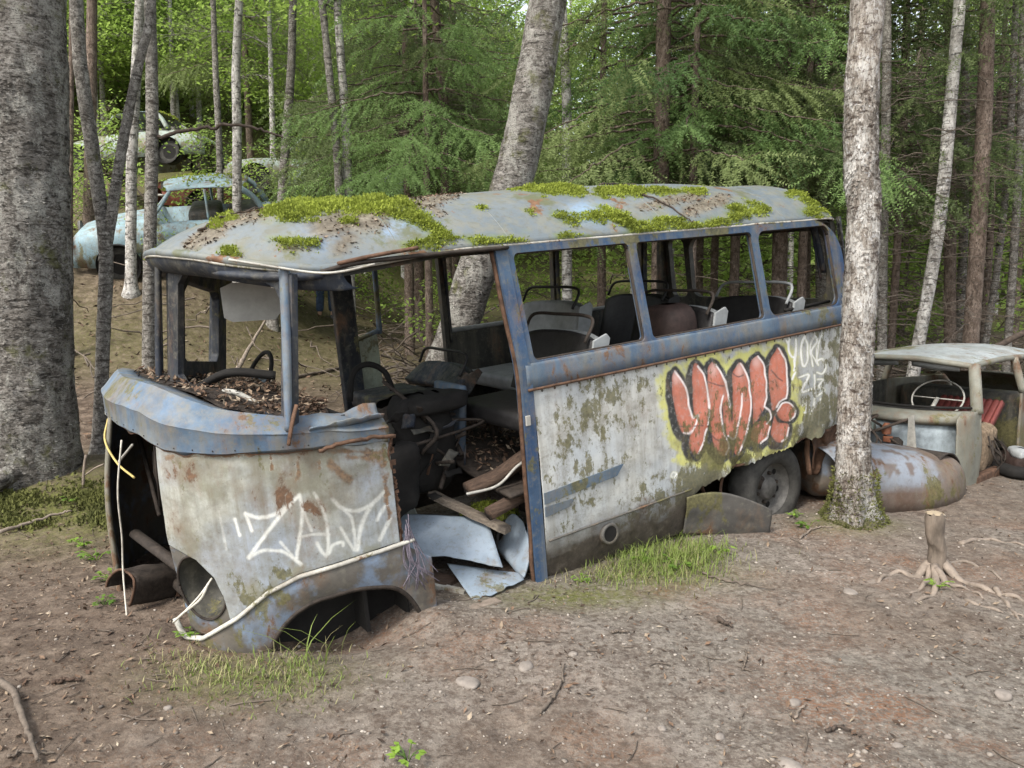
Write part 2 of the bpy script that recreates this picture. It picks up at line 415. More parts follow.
def bark(name, c_dark, c_mid, c_light, zs=.35, sc=9., lent=None, moss=0., bump=.7, white=None):
    t = NT(name)
    v = t.coord((1, 1, zs))
    n = t.noise(sc, 10, .74, v, .5); n2 = t.noise(sc * 3.2, 6, .75, v)
    c = t.ramp(n, (.36, c_dark), (.48, c_mid), (.60, c_light))
    c = t.mix(t.mask(n2, .38, .50), tuple(x * .6 for x in c_dark), c)
    big = t.mask(t.noise(2.2, 6, .65), .42, .60)
    c = t.mix(t.math('MULTIPLY', big, .5), c, tuple(x * .55 for x in c_mid))
    if lent:                                       # flaky horizontal scars
        lv = t.coord((7, 7, 30))
        lm = t.mask(t.noise(1., 6, .68, lv, .6), .54, .60)
        c = t.mix(t.math('MULTIPLY', lm, .85), c, lent)
    if white:
        c = t.mix(t.math('MULTIPLY', t.mask(t.noise(6.5, 9, .74, t.coord((1, 1, .5))), .50, .565), t.mask(t.noise(75, 6, .75, v), .44, .50)), c, white)
    li = t.mask(t.noise(24, 7, .74), .57, .64)
    c = t.mix(t.math('MULTIPLY', li, .65), c, tuple(min(.6, x * 1.25) for x in c_light))
    mz = t.mask(t.noise(3.6, 8, .70), .68 - .25 * moss, .76 - .25 * moss)
    c = t.mix(t.math('MULTIPLY', mz, .75 if moss else .25), c, t.ramp(t.noise(40, 4), (.3, (.05, .052, .018)), (.7, (.14, .14, .05))))
    t.col(c).rough(.9); t.bump(n, bump, .04); t.bump(n2, .7, .012)
    t.b.inputs['Specular IOR Level'].default_value = .15
    return t.m
M['bark_big'] = bark('rough grey bark', (.055, .047, .040), (.20, .182, .160), (.35, .33, .30), 2.1, 13, (.030, .026, .022), .46, 1., (.33, .32, .285))
M['bark_pale'] = bark('pale flaking bark', (.085, .062, .048), (.34, .30, .255), (.58, .55, .50), .34, 26, (.07, .05, .04), .22, 1., (.54, .52, .485))
M['bark_grey'] = bark('grey alder bark', (.075, .066, .057), (.205, .188, .165), (.38, .36, .325), 1.1, 20, (.05, .042, .036), .2)
M['bark_birch'] = bark('birch bark', (.13, .115, .10), (.36, .34, .31), (.58, .56, .52), .6, 8, (.035, .030, .027), .12)
M['bark_spruce'] = bark('brown spruce bark', (.060, .045, .035), (.150, .112, .088), (.25, .20, .165), .5, 16, None, .2)

def mat_ground():
    t = NT('trodden forest soil')
    big = t.noise(.55, 4); mid = t.noise(3.3, 7, .68); fine = t.noise(46, 6, .72)
    c = t.ramp(mid, (.30, (.080, .061, .049)), (.50, (.130, .115, .097)), (.70, (.200, .178, .155)))
    c = t.mix(t.mask(big, .40, .62), c, t.ramp(mid, (.3, (.105, .082, .066)), (.7, (.225, .192, .165))))
    c = t.mix(t.math('MULTIPLY', t.mask(fine, .46, .62), .6), c, (.245, .218, .183))
    c = t.mix(t.math('MULTIPLY', t.mask(t.noise(30, 7, .74), .50, .60), .65), c, (.045, .031, .023))
    # small gravel
    vo = t.n('ShaderNodeTexVoronoi'); vo.inputs['Scale'].default_value = 34; t.l(t.coord(), vo.inputs['Vector'])
    pc = t.n('ShaderNodeSeparateColor'); t.l(vo.outputs['Color'], pc.inputs[0])
    pm = t.math('MULTIPLY', t.mask(vo.outputs['Distance'], .34, .22), t.mask(pc.outputs[0], .80, .84))
    pm = t.math('MULTIPLY', pm, t.mask(t.noise(1.3, 4), .40, .60))
    c = t.mix(t.math('MULTIPLY', pm, .75), c, t.mix(pc.outputs[1], (.19, .165, .145), (.43, .385, .33)))
    # reddish needle litter
    nl = t.mask(t.noise(1.1, 5, .6), .50, .64)
    c = t.mix(t.math('MULTIPLY', nl, t.mask(t.noise(75, 3, .6), .42, .6)), c, (.155, .085, .052))
    gr = t.attr('green', 'Color'); s3 = t.n('ShaderNodeSeparateColor'); t.l(gr, s3.inputs[0])
    c = t.mix(s3.outputs[1], c, t.ramp(t.noise(9, 9, .74), (.34, (.040, .027, .020)), (.48, (.088, .064, .047)), (.62, (.160, .122, .093))))
    c = t.mix(t.math('MULTIPLY', t.mask(t.noise(19, 9, .76), .50, .58), .5), c, (.06, .044, .034))
    gm = t.math('MULTIPLY', s3.outputs[0], t.mask(t.noise(26, 5, .7), .30, .55))
    c = t.mix(gm, c, t.ramp(t.noise(50, 4), (.3, (.055, .060, .016)), (.7, (.125, .130, .038))))
    t.col(c).rough(.95); t.bump(fine, .6, .012); t.bump(t.noise(12, 6, .7), .5, .03); t.bump(pm, .5, .01)
    t.b.inputs['Specular IOR Level'].default_value = .15
    return t.m
M['ground'] = mat_ground()
# ------------------------------------------------------------------ the bus, in its own axes: x to the tail, y across (0 = door side), z up
BY, BP, BR = 0.597480, 0.100077, 0.005812   # heading, nose-down tilt, roll
BT = np.array([.171, 4.108, -.004])
def _bus_rot():
    cz, sz = math.cos(BY), math.sin(BY); cp, sp = math.cos(BP), math.sin(BP); cr, sr = math.cos(BR), math.sin(BR)
    return np.array([[cz, -sz, 0], [sz, cz, 0], [0, 0, 1]]) @ np.array([[cp, 0, -sp], [0, 1, 0], [sp, 0, cp]]) @ np.array([[1, 0, 0], [0, cr, -sr], [0, sr, cr]])
BM = _bus_rot()
def bw(P): return np.asarray(P, float) @ BM.T + BT
def sheet(P):                       # plan of a bus point on the survey sheet used for tracing stains and lettering
    Q = bw(P) - np.array([0, 0, CAM_H])
    d = Q[..., 1] * math.cos(PITCH) - Q[..., 2] * math.sin(PITCH); u = Q[..., 1] * math.sin(PITCH) + Q[..., 2] * math.cos(PITCH)
    return np.stack([512 + FPX * Q[..., 0] / d, 384 - FPX * u / d], -1)

bus = thing('abandoned_bus', 'rusting pale blue and white bus wreck with mossy roof and red graffiti on its side', 'bus')
mw = np.eye(4); mw[:3, :3] = BM; mw[:3, 3] = BT
bus.matrix_world = Matrix(mw.tolist())
WB, LB = 1.90, 2.92

def lean(z): return .085 * np.clip((np.asarray(z, float) - 1.22) / .63, 0, 1.2)
def fwd(z): return -.045 * np.clip((np.asarray(z, float) - 1.1) / .75, 0, 1.2)

# ---- spray paint traced on the side
def spray_side(P2):
    S = sheet(P2); X = (S[:, 0] - 650) * 5.12; Y = (S[:, 1] - 330) * 5.12
    Q = np.stack([X, Y], 1); n = len(Q); C = np.zeros((n, 4))
    sel = np.where((X > -60) & (X < 960) & (Y > -80) & (Y < 820))[0]
    q = Q[sel] + 3.5 * np.stack([vnoise(np.c_[Q[sel] / 38, np.zeros(len(sel))], 1), vnoise(np.c_[Q[sel] / 38, np.ones(len(sel))], 2)], 1)
    L1 = [(122,205),(150,245),(175,310),(188,375),(195,430),(207,440),(212,400),(208,300),(210,220),(228,172),(255,205),(280,290),(288,380),(283,450),(268,545),(245,620),(222,628),(200,612),(188,580),(192,545),(205,515),(185,530),(155,520),(135,480),(120,400),(108,320),(108,250)]
    L2 = [(310,165),(335,185),(365,240),(385,320),(395,400),(403,470),(412,440),(410,330),(413,230),(433,185),(455,168),(475,195),(495,260),(502,380),(492,480),(470,570),(447,638),(425,630),(423,590),(432,548),(410,560),(385,540),(368,490),(360,420),(356,350),(350,420),(362,510),(385,580),(388,620),(362,642),(335,625),(310,580),(297,500),(292,400),(288,280),(288,200)]
    L3 = [(545,130),(570,160),(583,230),(582,320),(575,390),(556,425),(540,455),(518,480),(514,430),(510,330),(505,230),(515,160)]
    L3b = [(518,492),(560,462),(588,470),(602,500),(590,548),(555,578),(520,572),(503,540)]
    L4 = [(648,92),(675,120),(690,200),(690,300),(680,345),(650,362),(630,395),(612,402),(603,330),(602,230),(615,150)]
    L4b = [(622,438),(642,470),(690,480),(698,512),(685,555),(652,570),(622,552),(610,505)]
    L4c = [(640,415),(660,380),(700,375),(725,400),(728,435),(705,462),(670,460),(645,440)]
    red = np.min([poly_sd(q, smooth_path(l + l[:1], 120)[:-1]) for l in (L1, L2, L3, L3b, L4, L4b, L4c)], axis=0) - 1.5
    sh = np.min([poly_sd(q + np.array([14, -20]), smooth_path(l + l[:1], 90)[:-1]) for l in (L1, L2, L3, L3b, L4, L4b)], axis=0)
    blk = np.minimum(red - 19, sh - 22)
    nz = fbm(np.c_[q / 26, np.full(len(q), 3.3)], 3, 8)
    nz2 = fbm(np.c_[q / 70, np.full(len(q), 7.3)], 2, 4)
    a_y = sstep(52, 14, blk + 30 * nz + 34 * nz2) * .80
    for cx, cy, r in ((110,590,34),(105,665,22),(395,100,36),(605,75,30),(740,310,34),(190,640,36),(575,600,30),(340,700,34)):
        a_y = np.maximum(a_y, .82 * sstep(r * .9, r * .2, np.hypot(q[:, 0] - cx, q[:, 1] - cy) + 14 * nz))
    a_b = sstep(7, -3, blk + 5 * nz)
    a_r = sstep(2.5, -2.5, red)
    col = np.zeros((len(q), 3)); al = a_y.copy()
    col[:] = (.50, .49, .11)
    mixin = lambda a, c: col.__setitem__(slice(None), col * (1 - a[:, None]) + np.array(c) * a[:, None])
    mixin(a_b, (.020, .019, .018)); al = np.maximum(al, a_b * .97)
    shade = sstep(-22, 4, red)
    rc = np.array((.45, .145, .092)) * (1 - .28 * shade[:, None]) + .03 * nz[:, None]
    col[:] = col * (1 - a_r[:, None]) + rc * a_r[:, None]; al = np.maximum(al, a_r * .96)
    W = [[(122,212),(152,255),(178,318),(190,390),(200,432),(212,445),(232,432),(226,468),(196,524),(160,522)],[(240,185),(268,240),(284,320),(288,400),(280,480)],[(276,500),(262,560),(236,628)],
         [(330,178),(362,235),(384,318),(397,400)],[(362,335),(346,385),(348,430),(364,520),(388,592),(372,634)],[(458,322),(452,400),(440,470),(426,530),(410,556),(388,540)],[(456,172),(484,222),(500,310),(500,410),(486,500),(462,590),(440,636)],
         [(548,132),(574,170),(584,240),(582,330),(572,392)],[(575,392),(600,412),(603,450),(584,478)],[(600,492),(592,546),(556,578)],[(655,95),(682,150),(692,230),(690,310),(682,345)],[(682,350),(650,366),(634,392)],[(640,410),(662,376),(702,374),(728,402),(728,440),(704,462)],[(696,500),(690,545),(664,566)]]
    dw = np.min([seg_dist(q, smooth_path(l, 24)) for l in W], axis=0)
    a_w = sstep(6.5, 2.0, dw + 1.6 * nz) * .92
    mixin(a_w, (.78, .72, .70)); al = np.maximum(al, a_w)
    # highlight at the tops of the letters, soft black scribbles across
    for c in ((128,240),(316,205),(452,205),(540,160)):
        a = .38 * sstep(34, 4, np.hypot(q[:, 0] - c[0], (q[:, 1] - c[1]) * .6)) * a_r; mixin(a, (.75, .62, .58))
    S2 = [[(290,265),(330,278),(365,285)],[(130,490),(180,492),(255,484)],[(410,215),(440,238),(470,230)],[(298,540),(330,560),(372,562)],[(520,470),(548,478)],[(615,205),(640,240),(668,262)],[(545,440),(560,420),(552,400)]]
    a = .8 * sstep(5, 2, np.min([seg_dist(q, smooth_path(l, 12)) for l in S2], axis=0)) * a_r; mixin(a, (.06, .03, .03))
    tagw = [[(712,35),(706,90),(718,132),(738,140)],[(745,45),(740,120),(728,205)],[(792,28),(768,80),(765,140),(778,188),(798,150),(802,80),(790,30)],[(838,18),(816,90),(824,182)],[(838,18),(850,60),(822,112),(846,170)],[(880,15),(858,70),(848,150),(852,176)],[(850,160),(880,150),(888,190),(872,222),(846,215)],
            [(752,240),(802,228),(764,312),(812,300)],[(832,228),(828,322)],[(846,250),(876,256),(850,288),(882,306),(846,334)],[(770,385),(792,358),(776,472)],[(800,358),(802,462)],[(832,350),(816,462)],[(862,350),(850,482)],[(776,422),(872,398)],[(690,45),(705,75)],[(736,215),(720,250)],
            [(122,728),(104,726),(100,748),(118,752),(124,730),(128,754)],[(146,752),(149,755)]]
    dt = np.min([seg_dist(q, smooth_path(l, 16)) for l in tagw], axis=0)
    a_t = sstep(8.0, 2.8, dt + 2 * nz) * .95
    mixin(a_t * (1 - .3 * a_b), (.74, .74, .74)); al = np.maximum(al, a_t)
    C[sel, :3] = np.clip(col, 0, 1); C[sel, 3] = np.clip(al, 0, 1)
    return C

def spray_nose(P2):
    S = sheet(P2); X = (S[:, 0] - 200) * 4.655; Y = (S[:, 1] - 470) * 4.655
    q = np.stack([X, Y], 1); C = np.zeros((len(q), 4)); C[:, :3] = (.80, .80, .74)
    nz = fbm(np.c_[q / 20, np.full(len(q), 1.3)], 3, 8)
    strokes = [(9, .85, [(162,228),(185,303)]), (9, .85, [(212,200),(225,235),(242,282)]), (11, .8, [(212,205),(270,220),(340,210),(400,172),(458,120)]), (11, .9, [(462,115),(400,180),(320,280),(228,408)]),
               (10, .75, [(228,405),(290,375),(350,375),(400,385),(470,438)]), (8, .6, [(375,335),(410,375),(450,420)]), (10, .8, [(464,115),(476,200),(462,320),(448,410)]), (8, .7, [(464,118),(490,210),(518,282)]),
               (9, .65, [(532,108),(570,180),(592,270),(596,360),(585,400)]), (8, .55, [(470,310),(540,298),(600,300)]), (9, .7, [(545,340),(575,390),(600,385),(615,350),(660,335),(665,350)]), (11, .75, [(615,135),(660,175),(720,190),(790,165),(860,98)]),
               (9, .6, [(640,165),(700,215),(718,300),(722,372)]), (11, .75, [(860,98),(800,160),(760,230),(740,310),(732,370)]), (9, .6, [(655,270),(690,330),(715,370)]), (10, .7, [(870,160),(845,190),(824,232)]), (11, .7, [(885,225),(860,275),(836,325)]),
               (7, .35, [(98,240),(110,300),(124,370)]), (6, .3, [(90,190),(100,250)])]
    al = np.zeros(len(q))
    for w, a, l in strokes:
        d = seg_dist(q, smooth_path(l, 20)); al = np.maximum(al, a * .74 * sstep(w * 1.35, w * .2, d + 3.5 * nz))
    rust_l = [(26, [(690, -60), (830, -60), (852, 10)]), (30, [(610, -30), (655, 20), (690, 40)]), (20, [(600, -90), (850, -80)]), (11, [(455, -70), (458, 20), (446, 60)]), (16, [(850, -90), (862, 60), (880, 220)]), (10, [(-150, -60), (120, -66), (420, -78)]), (9, [(330, -70), (334, 0)]), (8, [(560, -80), (556, -10)])]
    n5 = fbm(np.c_[q / 34, np.full(len(q), 5.3)], 5, 18, .65)
    rs = np.zeros(len(q))
    for w, l in rust_l: rs = np.maximum(rs, sstep(w, w * .1, seg_dist(q, np.array(l, float)) + 26 * n5))
    rs *= .9; m_ = rs > al
    tone = np.clip(.5 + .9 * fbm(np.c_[q / 9, np.full(len(q), 2.3)], 3, 28), 0, 1)[:, None]
    C[m_, :3] = (np.array((.065, .034, .019)) * (1 - tone) + np.array((.24, .135, .065)) * tone)[m_]
    C[:, 3] = np.maximum(al, rs)
    return C

# ---- door-side panel (fine sheet so that dents, torn hem and spray paint sit in it)
nx, nzv = 520, 190
xs = np.linspace(.03, LB, nx)
lowx = np.interp(xs, [0, .5, 1.10, 1.17, 1.22, 1.5, 1.9, 2.3, 2.6, 2.92], [-.06, -.06, -.05, -.03, .215, .255, .285, .30, .315, .33])
rag = np.where(xs > 1.18, .028 * fbm(np.c_[xs * 9, xs * 0, xs * 0], 4, 3) + .02 * np.abs(vnoise(np.c_[xs * 31, xs * 0, xs * 0 + 2], 4)), 0)
lowx = lowx + rag
vv = np.linspace(0, 1, nzv)
X = np.repeat(xs[:, None], nzv, 1); Z = lowx[:, None] + (1.092 - lowx[:, None]) * vv[None]
flatP = np.stack([X, X * 0, Z], -1)
dent = .010 * fbm(flatP * np.array([2.1, 1, 2.6]), 3, 6) + .0025 * fbm(flatP * 9, 2, 7)
bulge = -.020 * np.sin(np.clip(Z / 1.09, 0, 1) * math.pi) + .05 * np.clip((.22 - Z) / .28, 0, 1) ** 2
curl = .05 * np.clip((xs - 1.2) / .2, 0, 1)[:, None] * np.clip(1 - (Z - lowx[:, None]) / .10, 0, 1) ** 2 * (.5 + vnoise(np.c_[xs * 6, xs * 0, xs * 0], 5))[:, None]
A = np.stack([X, dent + bulge + curl, Z], -1)
sp = spray_side(flatP.reshape(-1, 3))
MB().grid(A).build('side_panel', M['bus_side'], bus, attr={'spray': sp}, recalc=False, solid=.004)

# seam between upper and lower sheet, with rivets
m = MB(); xs2 = np.linspace(.05, 1.18, 30)
m.tube(np.stack([xs2, -.022 + xs2 * 0, .232 + .012 * xs2], 1), .006, 6)
for x in np.arange(.09, 2.85, .085):
    m.lathe([(.0, -.005), (.006, -.003), (.0075, 0)], (x, -.004, 1.070), axis=1, n=8)
m.build('panel_seam', M['skirt'], bus)
# two blue flashes near the door
m = MB()
m.plate([(.035, .448), (.56, .485), (.615, .545), (.035, .512)], [], .007, lambda u, v, w: (u, -.030 + .006 - w, v))
m.plate([(.035, .375), (.20, .392), (.245, .432), (.035, .432)], [], .007, lambda u, v, w: (u, -.028 + .006 - w, v))
m.build('trim_flash', M['blue'], bus, smooth=False)
# fuel filler hole
m = MB(); m.lathe([(.047, -.030), (.060, -.036), (.064, -.026), (.064, .01)], (.485, 0, .150), axis=1, n=32)
fh = m.build('filler_hole', M['skirt'], bus)
m = MB(); m.lathe([(.0001, .0), (.05, .0)], (.485, -.029, .150), axis=1, n=28); m.build('filler_dark_disc', M['black'], fh)  # flat black disc painted as the darkness inside the hole
# bent skirt flap that hangs out before the rear wheel
u = np.linspace(0, 1, 40); v = np.linspace(0, 1, 20); U, V_ = np.meshgrid(u, v, indexing='ij')
Xf = 1.13 + .60 * U; Zf = (.205 - .08 * U - .10 * U ** 4 + .02 * np.sin(U * 5)) * V_ + (-.05 - .165 * U) * (1 - V_)
Yf = -.025 - .17 * U ** 1.4 + .05 * (1 - V_) ** 2 + .012 * fbm(np.stack([U * 4, V_ * 3, U * 0], -1), 3, 2)
MB().grid(np.stack([Xf, Yf, Zf], -1)).build('skirt_flap', M['skirt'], bus, solid=.006)
# torn rusty brackets below the hem by the rear wheel
for x0, z0, x1, z1, w in ((1.30, .25, 1.42, -.02, .03), (1.52, .25, 1.50, .05, .022), (2.43, .34, 2.46, .02, .05), (2.60, .34, 2.70, .02, .06), (2.82, .40, 2.84, -.02, .05)):
    p = smooth_path([(x0, .02, z0), ((x0 + x1) / 2 + .03, .06, (z0 + z1) / 2), (x1, .03, z1)], 8); MB().tube(p, w * .5, 6, flat=.25).build('hem_bracket', M['rust'], bus)
m = MB(); p = np.stack([np.linspace(1.2, LB, 60), np.full(60, .02), np.interp(np.linspace(1.2, LB, 60), xs, lowx) + .012 + .012 * vnoise(np.c_[np.linspace(0, 20, 60), np.zeros(60), np.zeros(60)], 2)], 1)
m.tube(p, .017, 6, flat=.7); m.build('torn_hem', M['rust'], bus)
# rear quarter rag of rust under the tail
u = np.linspace(0, 1, 26); v = np.linspace(0, 1, 20); U, V_ = np.meshgrid(u, v, indexing='ij')
MB().grid(np.stack([2.52 + .36 * U, .05 + .03 * fbm(np.stack([U * 5, V_ * 5, U * 0], -1), 3, 8), .36 - (.33 + .1 * vnoise(np.stack([U * 7, U * 0, U * 0], -1), 1)) * V_], -1)).build('tail_plate', M['rust'], bus, solid=.008)

# ---- waist rail and window frame
m = MB(); zz = [1.088, 1.094, 1.150, 1.160, 1.212, 1.226, 1.232, 1.232]; yy = [.0, -.014, -.019, -.018, -.016, -.010, .01, .05]
xx = np.linspace(-.015, LB, 120)
A = np.stack([np.repeat(xx[:, None], 8, 1), np.tile(yy, (120, 1)) + .004 * fbm(np.stack([np.repeat(xx[:, None], 8, 1) * 3, np.tile(zz, (120, 1)) * 4, np.zeros((120, 8))], -1), 3, 2), np.tile(zz, (120, 1))], -1)
m.grid(A); rail = m.build('waist_rail', M['blue'], bus, solid=.006)
m = MB(); m.tube(np.stack([xx, -.026 + 0 * xx, 1.090 + 0 * xx], 1), .008, 6); m.build('rail_bead', M['rust'], rail)
def side_map(y0, sgn):
    return lambda u, v, w: (u + fwd(v), y0 + sgn * (lean(v) + w - .012), v)
wins = [rrect(.060, 1.236, .870, 1.806, .035), rrect(.930, 1.236, 1.960, 1.806, .035), rrect(2.020, 1.236, 2.80, 1.806, .07)]
m = MB(); m.plate([(-.005, 1.228), (LB, 1.228), (LB, 1.58)] + [(LB - .30 + .30 * math.cos(rad(a)), 1.58 + .268 * math.sin(rad(a))) for a in range(10, 91, 10)] + [(-.005, 1.848)], wins, .045, side_map(0, 1))
wf = m.build('window_frame', M['blue_deep'], bus, smooth=False, bevel=.006)
m = MB()
for w_ in wins:
    q = np.array([side_map(0, 1)(a, b, .02) for a, b in w_ + w_[:1]]); m.tube(q, .010, 6)
m.build('window_rubber', M['rust_dark'], wf)
# door post, rear edge of the entrance
m = MB(); zz = np.linspace(-.06, 1.84, 40)
for dx, dy, ww, dd in ((-.005, .0, .070, .05),):
    for i in range(39):
        pass
P0 = np.stack([-.012 + fwd(zz), lean(zz) - .014, zz], 1)
prof = np.array([(-.035, .0), (.035, -.004), (.038, .03), (.0, .05), (-.035, .055)])
A = P0[:, None, :] + np.stack([prof[:, 0], prof[:, 1], np.zeros(5)], -1)[None]
m.grid(A, cv=True); dp = m.build('door_post', M['blue_deep'], bus, smooth=False)
m = MB(); 
m.tube(np.stack([-.052 + fwd(zz) + .006 * vnoise(np.c_[zz * 7, zz * 0, zz * 0], 3), lean(zz) + .012, zz], 1), .013, 6); m.build('door_edge', M['rust'], dp)
m = MB(); m.box((-.03, -.022, .93), (.03, .012, .055), bev=.004); m.build('hinge', M['chrome'], dp, smooth=False)

# ---- roof shell
def roof_outline(n=360):
    """gutter line: door side, tail, far side, then the pointed front"""
    y0 = .080
    P = []
    for x in np.linspace(-1.03, 2.80, 110): P.append((x, y0, 1.855 + .0 * x + (-.055 * sstep(-.2, -1.03, x))))
    for a in np.linspace(0, 90, 12): P.append((2.80 + .14 * math.sin(rad(a)), y0 + .14 * (1 - math.cos(rad(a))), 1.855 - .02 * math.sin(rad(a))))
    for y in np.linspace(.25, 1.65, 16): P.append((2.94, y, 1.835))
    for a in np.linspace(0, 90, 12): P.append((2.80 + .14 * math.cos(rad(a)), WB - y0 - .14 * (1 - math.sin(rad(a))), 1.855 - .02 * math.cos(rad(a))))
    for x in np.linspace(2.8, -1.03, 110): P.append((x, WB - y0, 1.855 + (-.055 * sstep(-.2, -1.03, x))))
    for t in np.linspace(0.03, .97, 70):
        y = WB - y0 - (WB - 2 * y0) * t; v = (y - .95) / .87
        P.append((-1.03 - .545 * (1 - abs(v) ** 2.3) ** .75, y, 1.80 + .140 * (1 - abs(v) ** 2.2)))
    return np.array(P)
RO = roof_outline()
K = len(RO); nr = 46
def roof_surface(rho):
    """rho 0 ridge .. 1 gutter"""
    sx = np.clip(RO[:, 0], -.60, 2.45); sy = np.full(K, .95)
    sy = np.where((RO[:, 0] > -.6) & (RO[:, 0] < 2.45), .95, .95 + .0 * RO[:, 1])
    zr = 2.168 + .02 * np.sin(sx * 1.1) - .035 * sstep(1.6, 2.5, sx) - .02 * sstep(.2, -.6, sx)
    x = sx + (RO[:, 0] - sx) * rho; y = sy + (RO[:, 1] - sy) * rho
    z = zr + (RO[:, 2] - zr) * rho ** (3.0 + .9 * sstep(.2, -1.2, RO[:, 0]) + .8 * sstep(2.4, 2.9, RO[:, 0]))
    return np.stack([x, y, z], -1)
A = np.stack([roof_surface(r) for r in np.linspace(0.0, 1, nr)], 1)
A[..., 2] += .012 * fbm(A * np.array([1.6, 2, 1]), 3, 4) * np.linspace(1, .2, nr)[None]
S = sheet(A.reshape(-1, 3)); nzr = fbm(A.reshape(-1, 3) * 5, 4, 3); nzr2 = fbm(A.reshape(-1, 3) * 1.7, 3, 12)
def blobs(lst, soft=.5, noise_amp=7):
    out = np.zeros(len(S))
    for r, l in lst:
        d = seg_dist(S * np.array([1, 1.5]), np.array(l, float) * np.array([1, 1.5])) + noise_amp * nzr
        out = np.maximum(out, sstep(r, r * soft, d))
    return out
moss_l = [(15, [(276, 213), (300, 207), (335, 203), (370, 204), (400, 210)]), (12, [(395, 212), (420, 222), (440, 236), (430, 243)]), (8, [(402, 246), (440, 240), (480, 240), (520, 239)]),
          (9, [(512, 188), (540, 188), (575, 191)]), (8, [(598, 192), (635, 194)]), (6, [(650, 191), (700, 192)]), (13, [(572, 218), (600, 214), (625, 222), (632, 232)]), (11, [(640, 222), (665, 223), (690, 229), (640, 230)]), (9, [(690, 228), (715, 222), (735, 216), (755, 210)]),
          (9, [(742, 204), (757, 210)]), (9, [(808, 212), (820, 213)]), (6, [(228, 252), (245, 252)]), (8, [(275, 243), (297, 242)]), (6, [(160, 240), (175, 228)]), (6, [(560, 238), (575, 236)]), (5, [(790, 195), (825, 201)])]
moss_l += [(2.5 + 3.5 * rnd.random(), [(x_, y_), (x_ + 5, y_ + rnd.uniform(-2, 2))]) for x_, y_ in [(rnd.uniform(190, 820), rnd.uniform(195, 240)) for _ in range(34)]]
dirt_l = [(13, [(200, 240), (225, 222), (262, 213)]), (12, [(192, 245), (215, 232)]), (22, [(318, 228), (350, 222), (375, 222)]), (10, [(350, 238), (340, 250)]), (12, [(415, 205), (450, 196)]), (9, [(430, 205), (440, 215)]), (9, [(640, 208), (700, 195)]), (8, [(280, 248), (300, 248)]), (12, [(690, 212), (720, 200)])]
farside = A.reshape(-1, 3)[:, 1] > 1.1
mo = blobs([(r_m * 1.45, l_m) for r_m, l_m in moss_l], -.1, 9) * sstep(-.50, .02, fbm(A.reshape(-1, 3) * 11, 3, 44)); di = blobs(dirt_l, .3, 9)
mo = np.where(farside, np.maximum(mo * sstep(1.45, 1.1, A.reshape(-1, 3)[:, 1]), sstep(.10, .3, nzr2)), mo); di = np.where(farside, sstep(.2, .4, -nzr2), di)
blue_m = np.maximum(np.maximum(sstep(36, 10, np.hypot(S[:, 0] - 405, (S[:, 1] - 232) * 2)), sstep(40, 10, np.hypot(S[:, 0] - 590, (S[:, 1] - 215) * 2.2))), sstep(36, 8, np.hypot(S[:, 0] - 318, (S[:, 1] - 240) * 1.6)))
mid_s = np.stack([mo, di, blue_m, np.ones(len(mo))], 1)
roof = MB().grid(A, cu=True).build('roof', M['bus_roof'], bus, attr={'stain': mid_s}, recalc=True, solid=.010)
# dark headlining just under the shell
Ah = A[:, ::3].copy(); Ah[..., 2] -= .03; Ah[..., 0] = .95 + (Ah[..., 0] - .95) * .99; Ah[..., 1] = .95 + (Ah[..., 1] - .95) * .985
MB().grid(Ah, cu=True).build('headlining', M['inner'], roof)
# rolled gutter lip
gut = RO + np.array([0, 0, -.004]); cen = np.array([.95, .95, 0])
ji = .004 * vnoise(RO * 6, 3)
gut[:, 2] += ji
m = MB(); near = np.r_[gut[-70:], gut[:125]]
m.tube(near[60:], .009, 7, flat=.8); gutter = m.build('gutter', M['white_old'], roof)
m = MB(); m.tube(np.r_[gut[125:-70]], .013, 6); m.build('far_gutter', M['blue'], roof)
m = MB(); fr = gut[-72:].copy(); fr = np.r_[fr, gut[:4]]; m.tube(fr, .0075 + .004 * vnoise(fr * 9, 2), 8, flat=.8); m.build('front_lip', M['white_old'], roof)
MB().tube(fr + np.array([.012, 0, .016]), .024 + .004 * vnoise(fr * 7, 6), 10, flat=.9).build('front_roll', M['bus_roof'], roof)
fin = fr.copy(); fin[:, :2] = np.array([-.7, .95]) + (fin[:, :2] - np.array([-.7, .95])) * np.array([.992, .992])
MB().grid(np.stack([fin + np.array([0, 0, -h_]) + np.array([.006 * k_ * k_ * .8, 0, 0]) for k_, h_ in enumerate((.0, .028, .055, .078, .088))], 1)).build('front_fascia', M['blue_dark'], roof, solid=.012)
# seams across the shell
for x in (.02, 1.18, 2.30, -.62):
    i = int(np.argmin(abs(RO[:110, 0] - x))); MB().tube(A[i] + np.array([0, 0, .003]), .0045, 5).build('roof_seam', M['bus_roof'], roof)
# loose trim torn from the front corner
m = MB(); m.tube(smooth_path([(-1.40, .14, 1.885), (-1.22, .06, 1.835), (-1.08, .00, 1.80), (-.98, -.05, 1.795), (-.84, -.10, 1.815)], 30), .015, 7, flat=.4)
m.build('torn_trim', M['white_old'], roof)
m = MB(); m.tube(smooth_path([(-1.03, .06, 1.80), (-.86, .05, 1.825), (-.5, .055, 1.835), (-.02, .06, 1.838)], 30), .022, 7, flat=.5); m.build('door_lintel', M['rust_dark'], roof)
m = MB(); m.tube(smooth_path([(-.95, .05, 1.83), (-.80, .04, 1.85), (-.55, .04, 1.872)], 16), .020, 7, flat=.5); m.build('lintel_patch', M['rust'], roof)

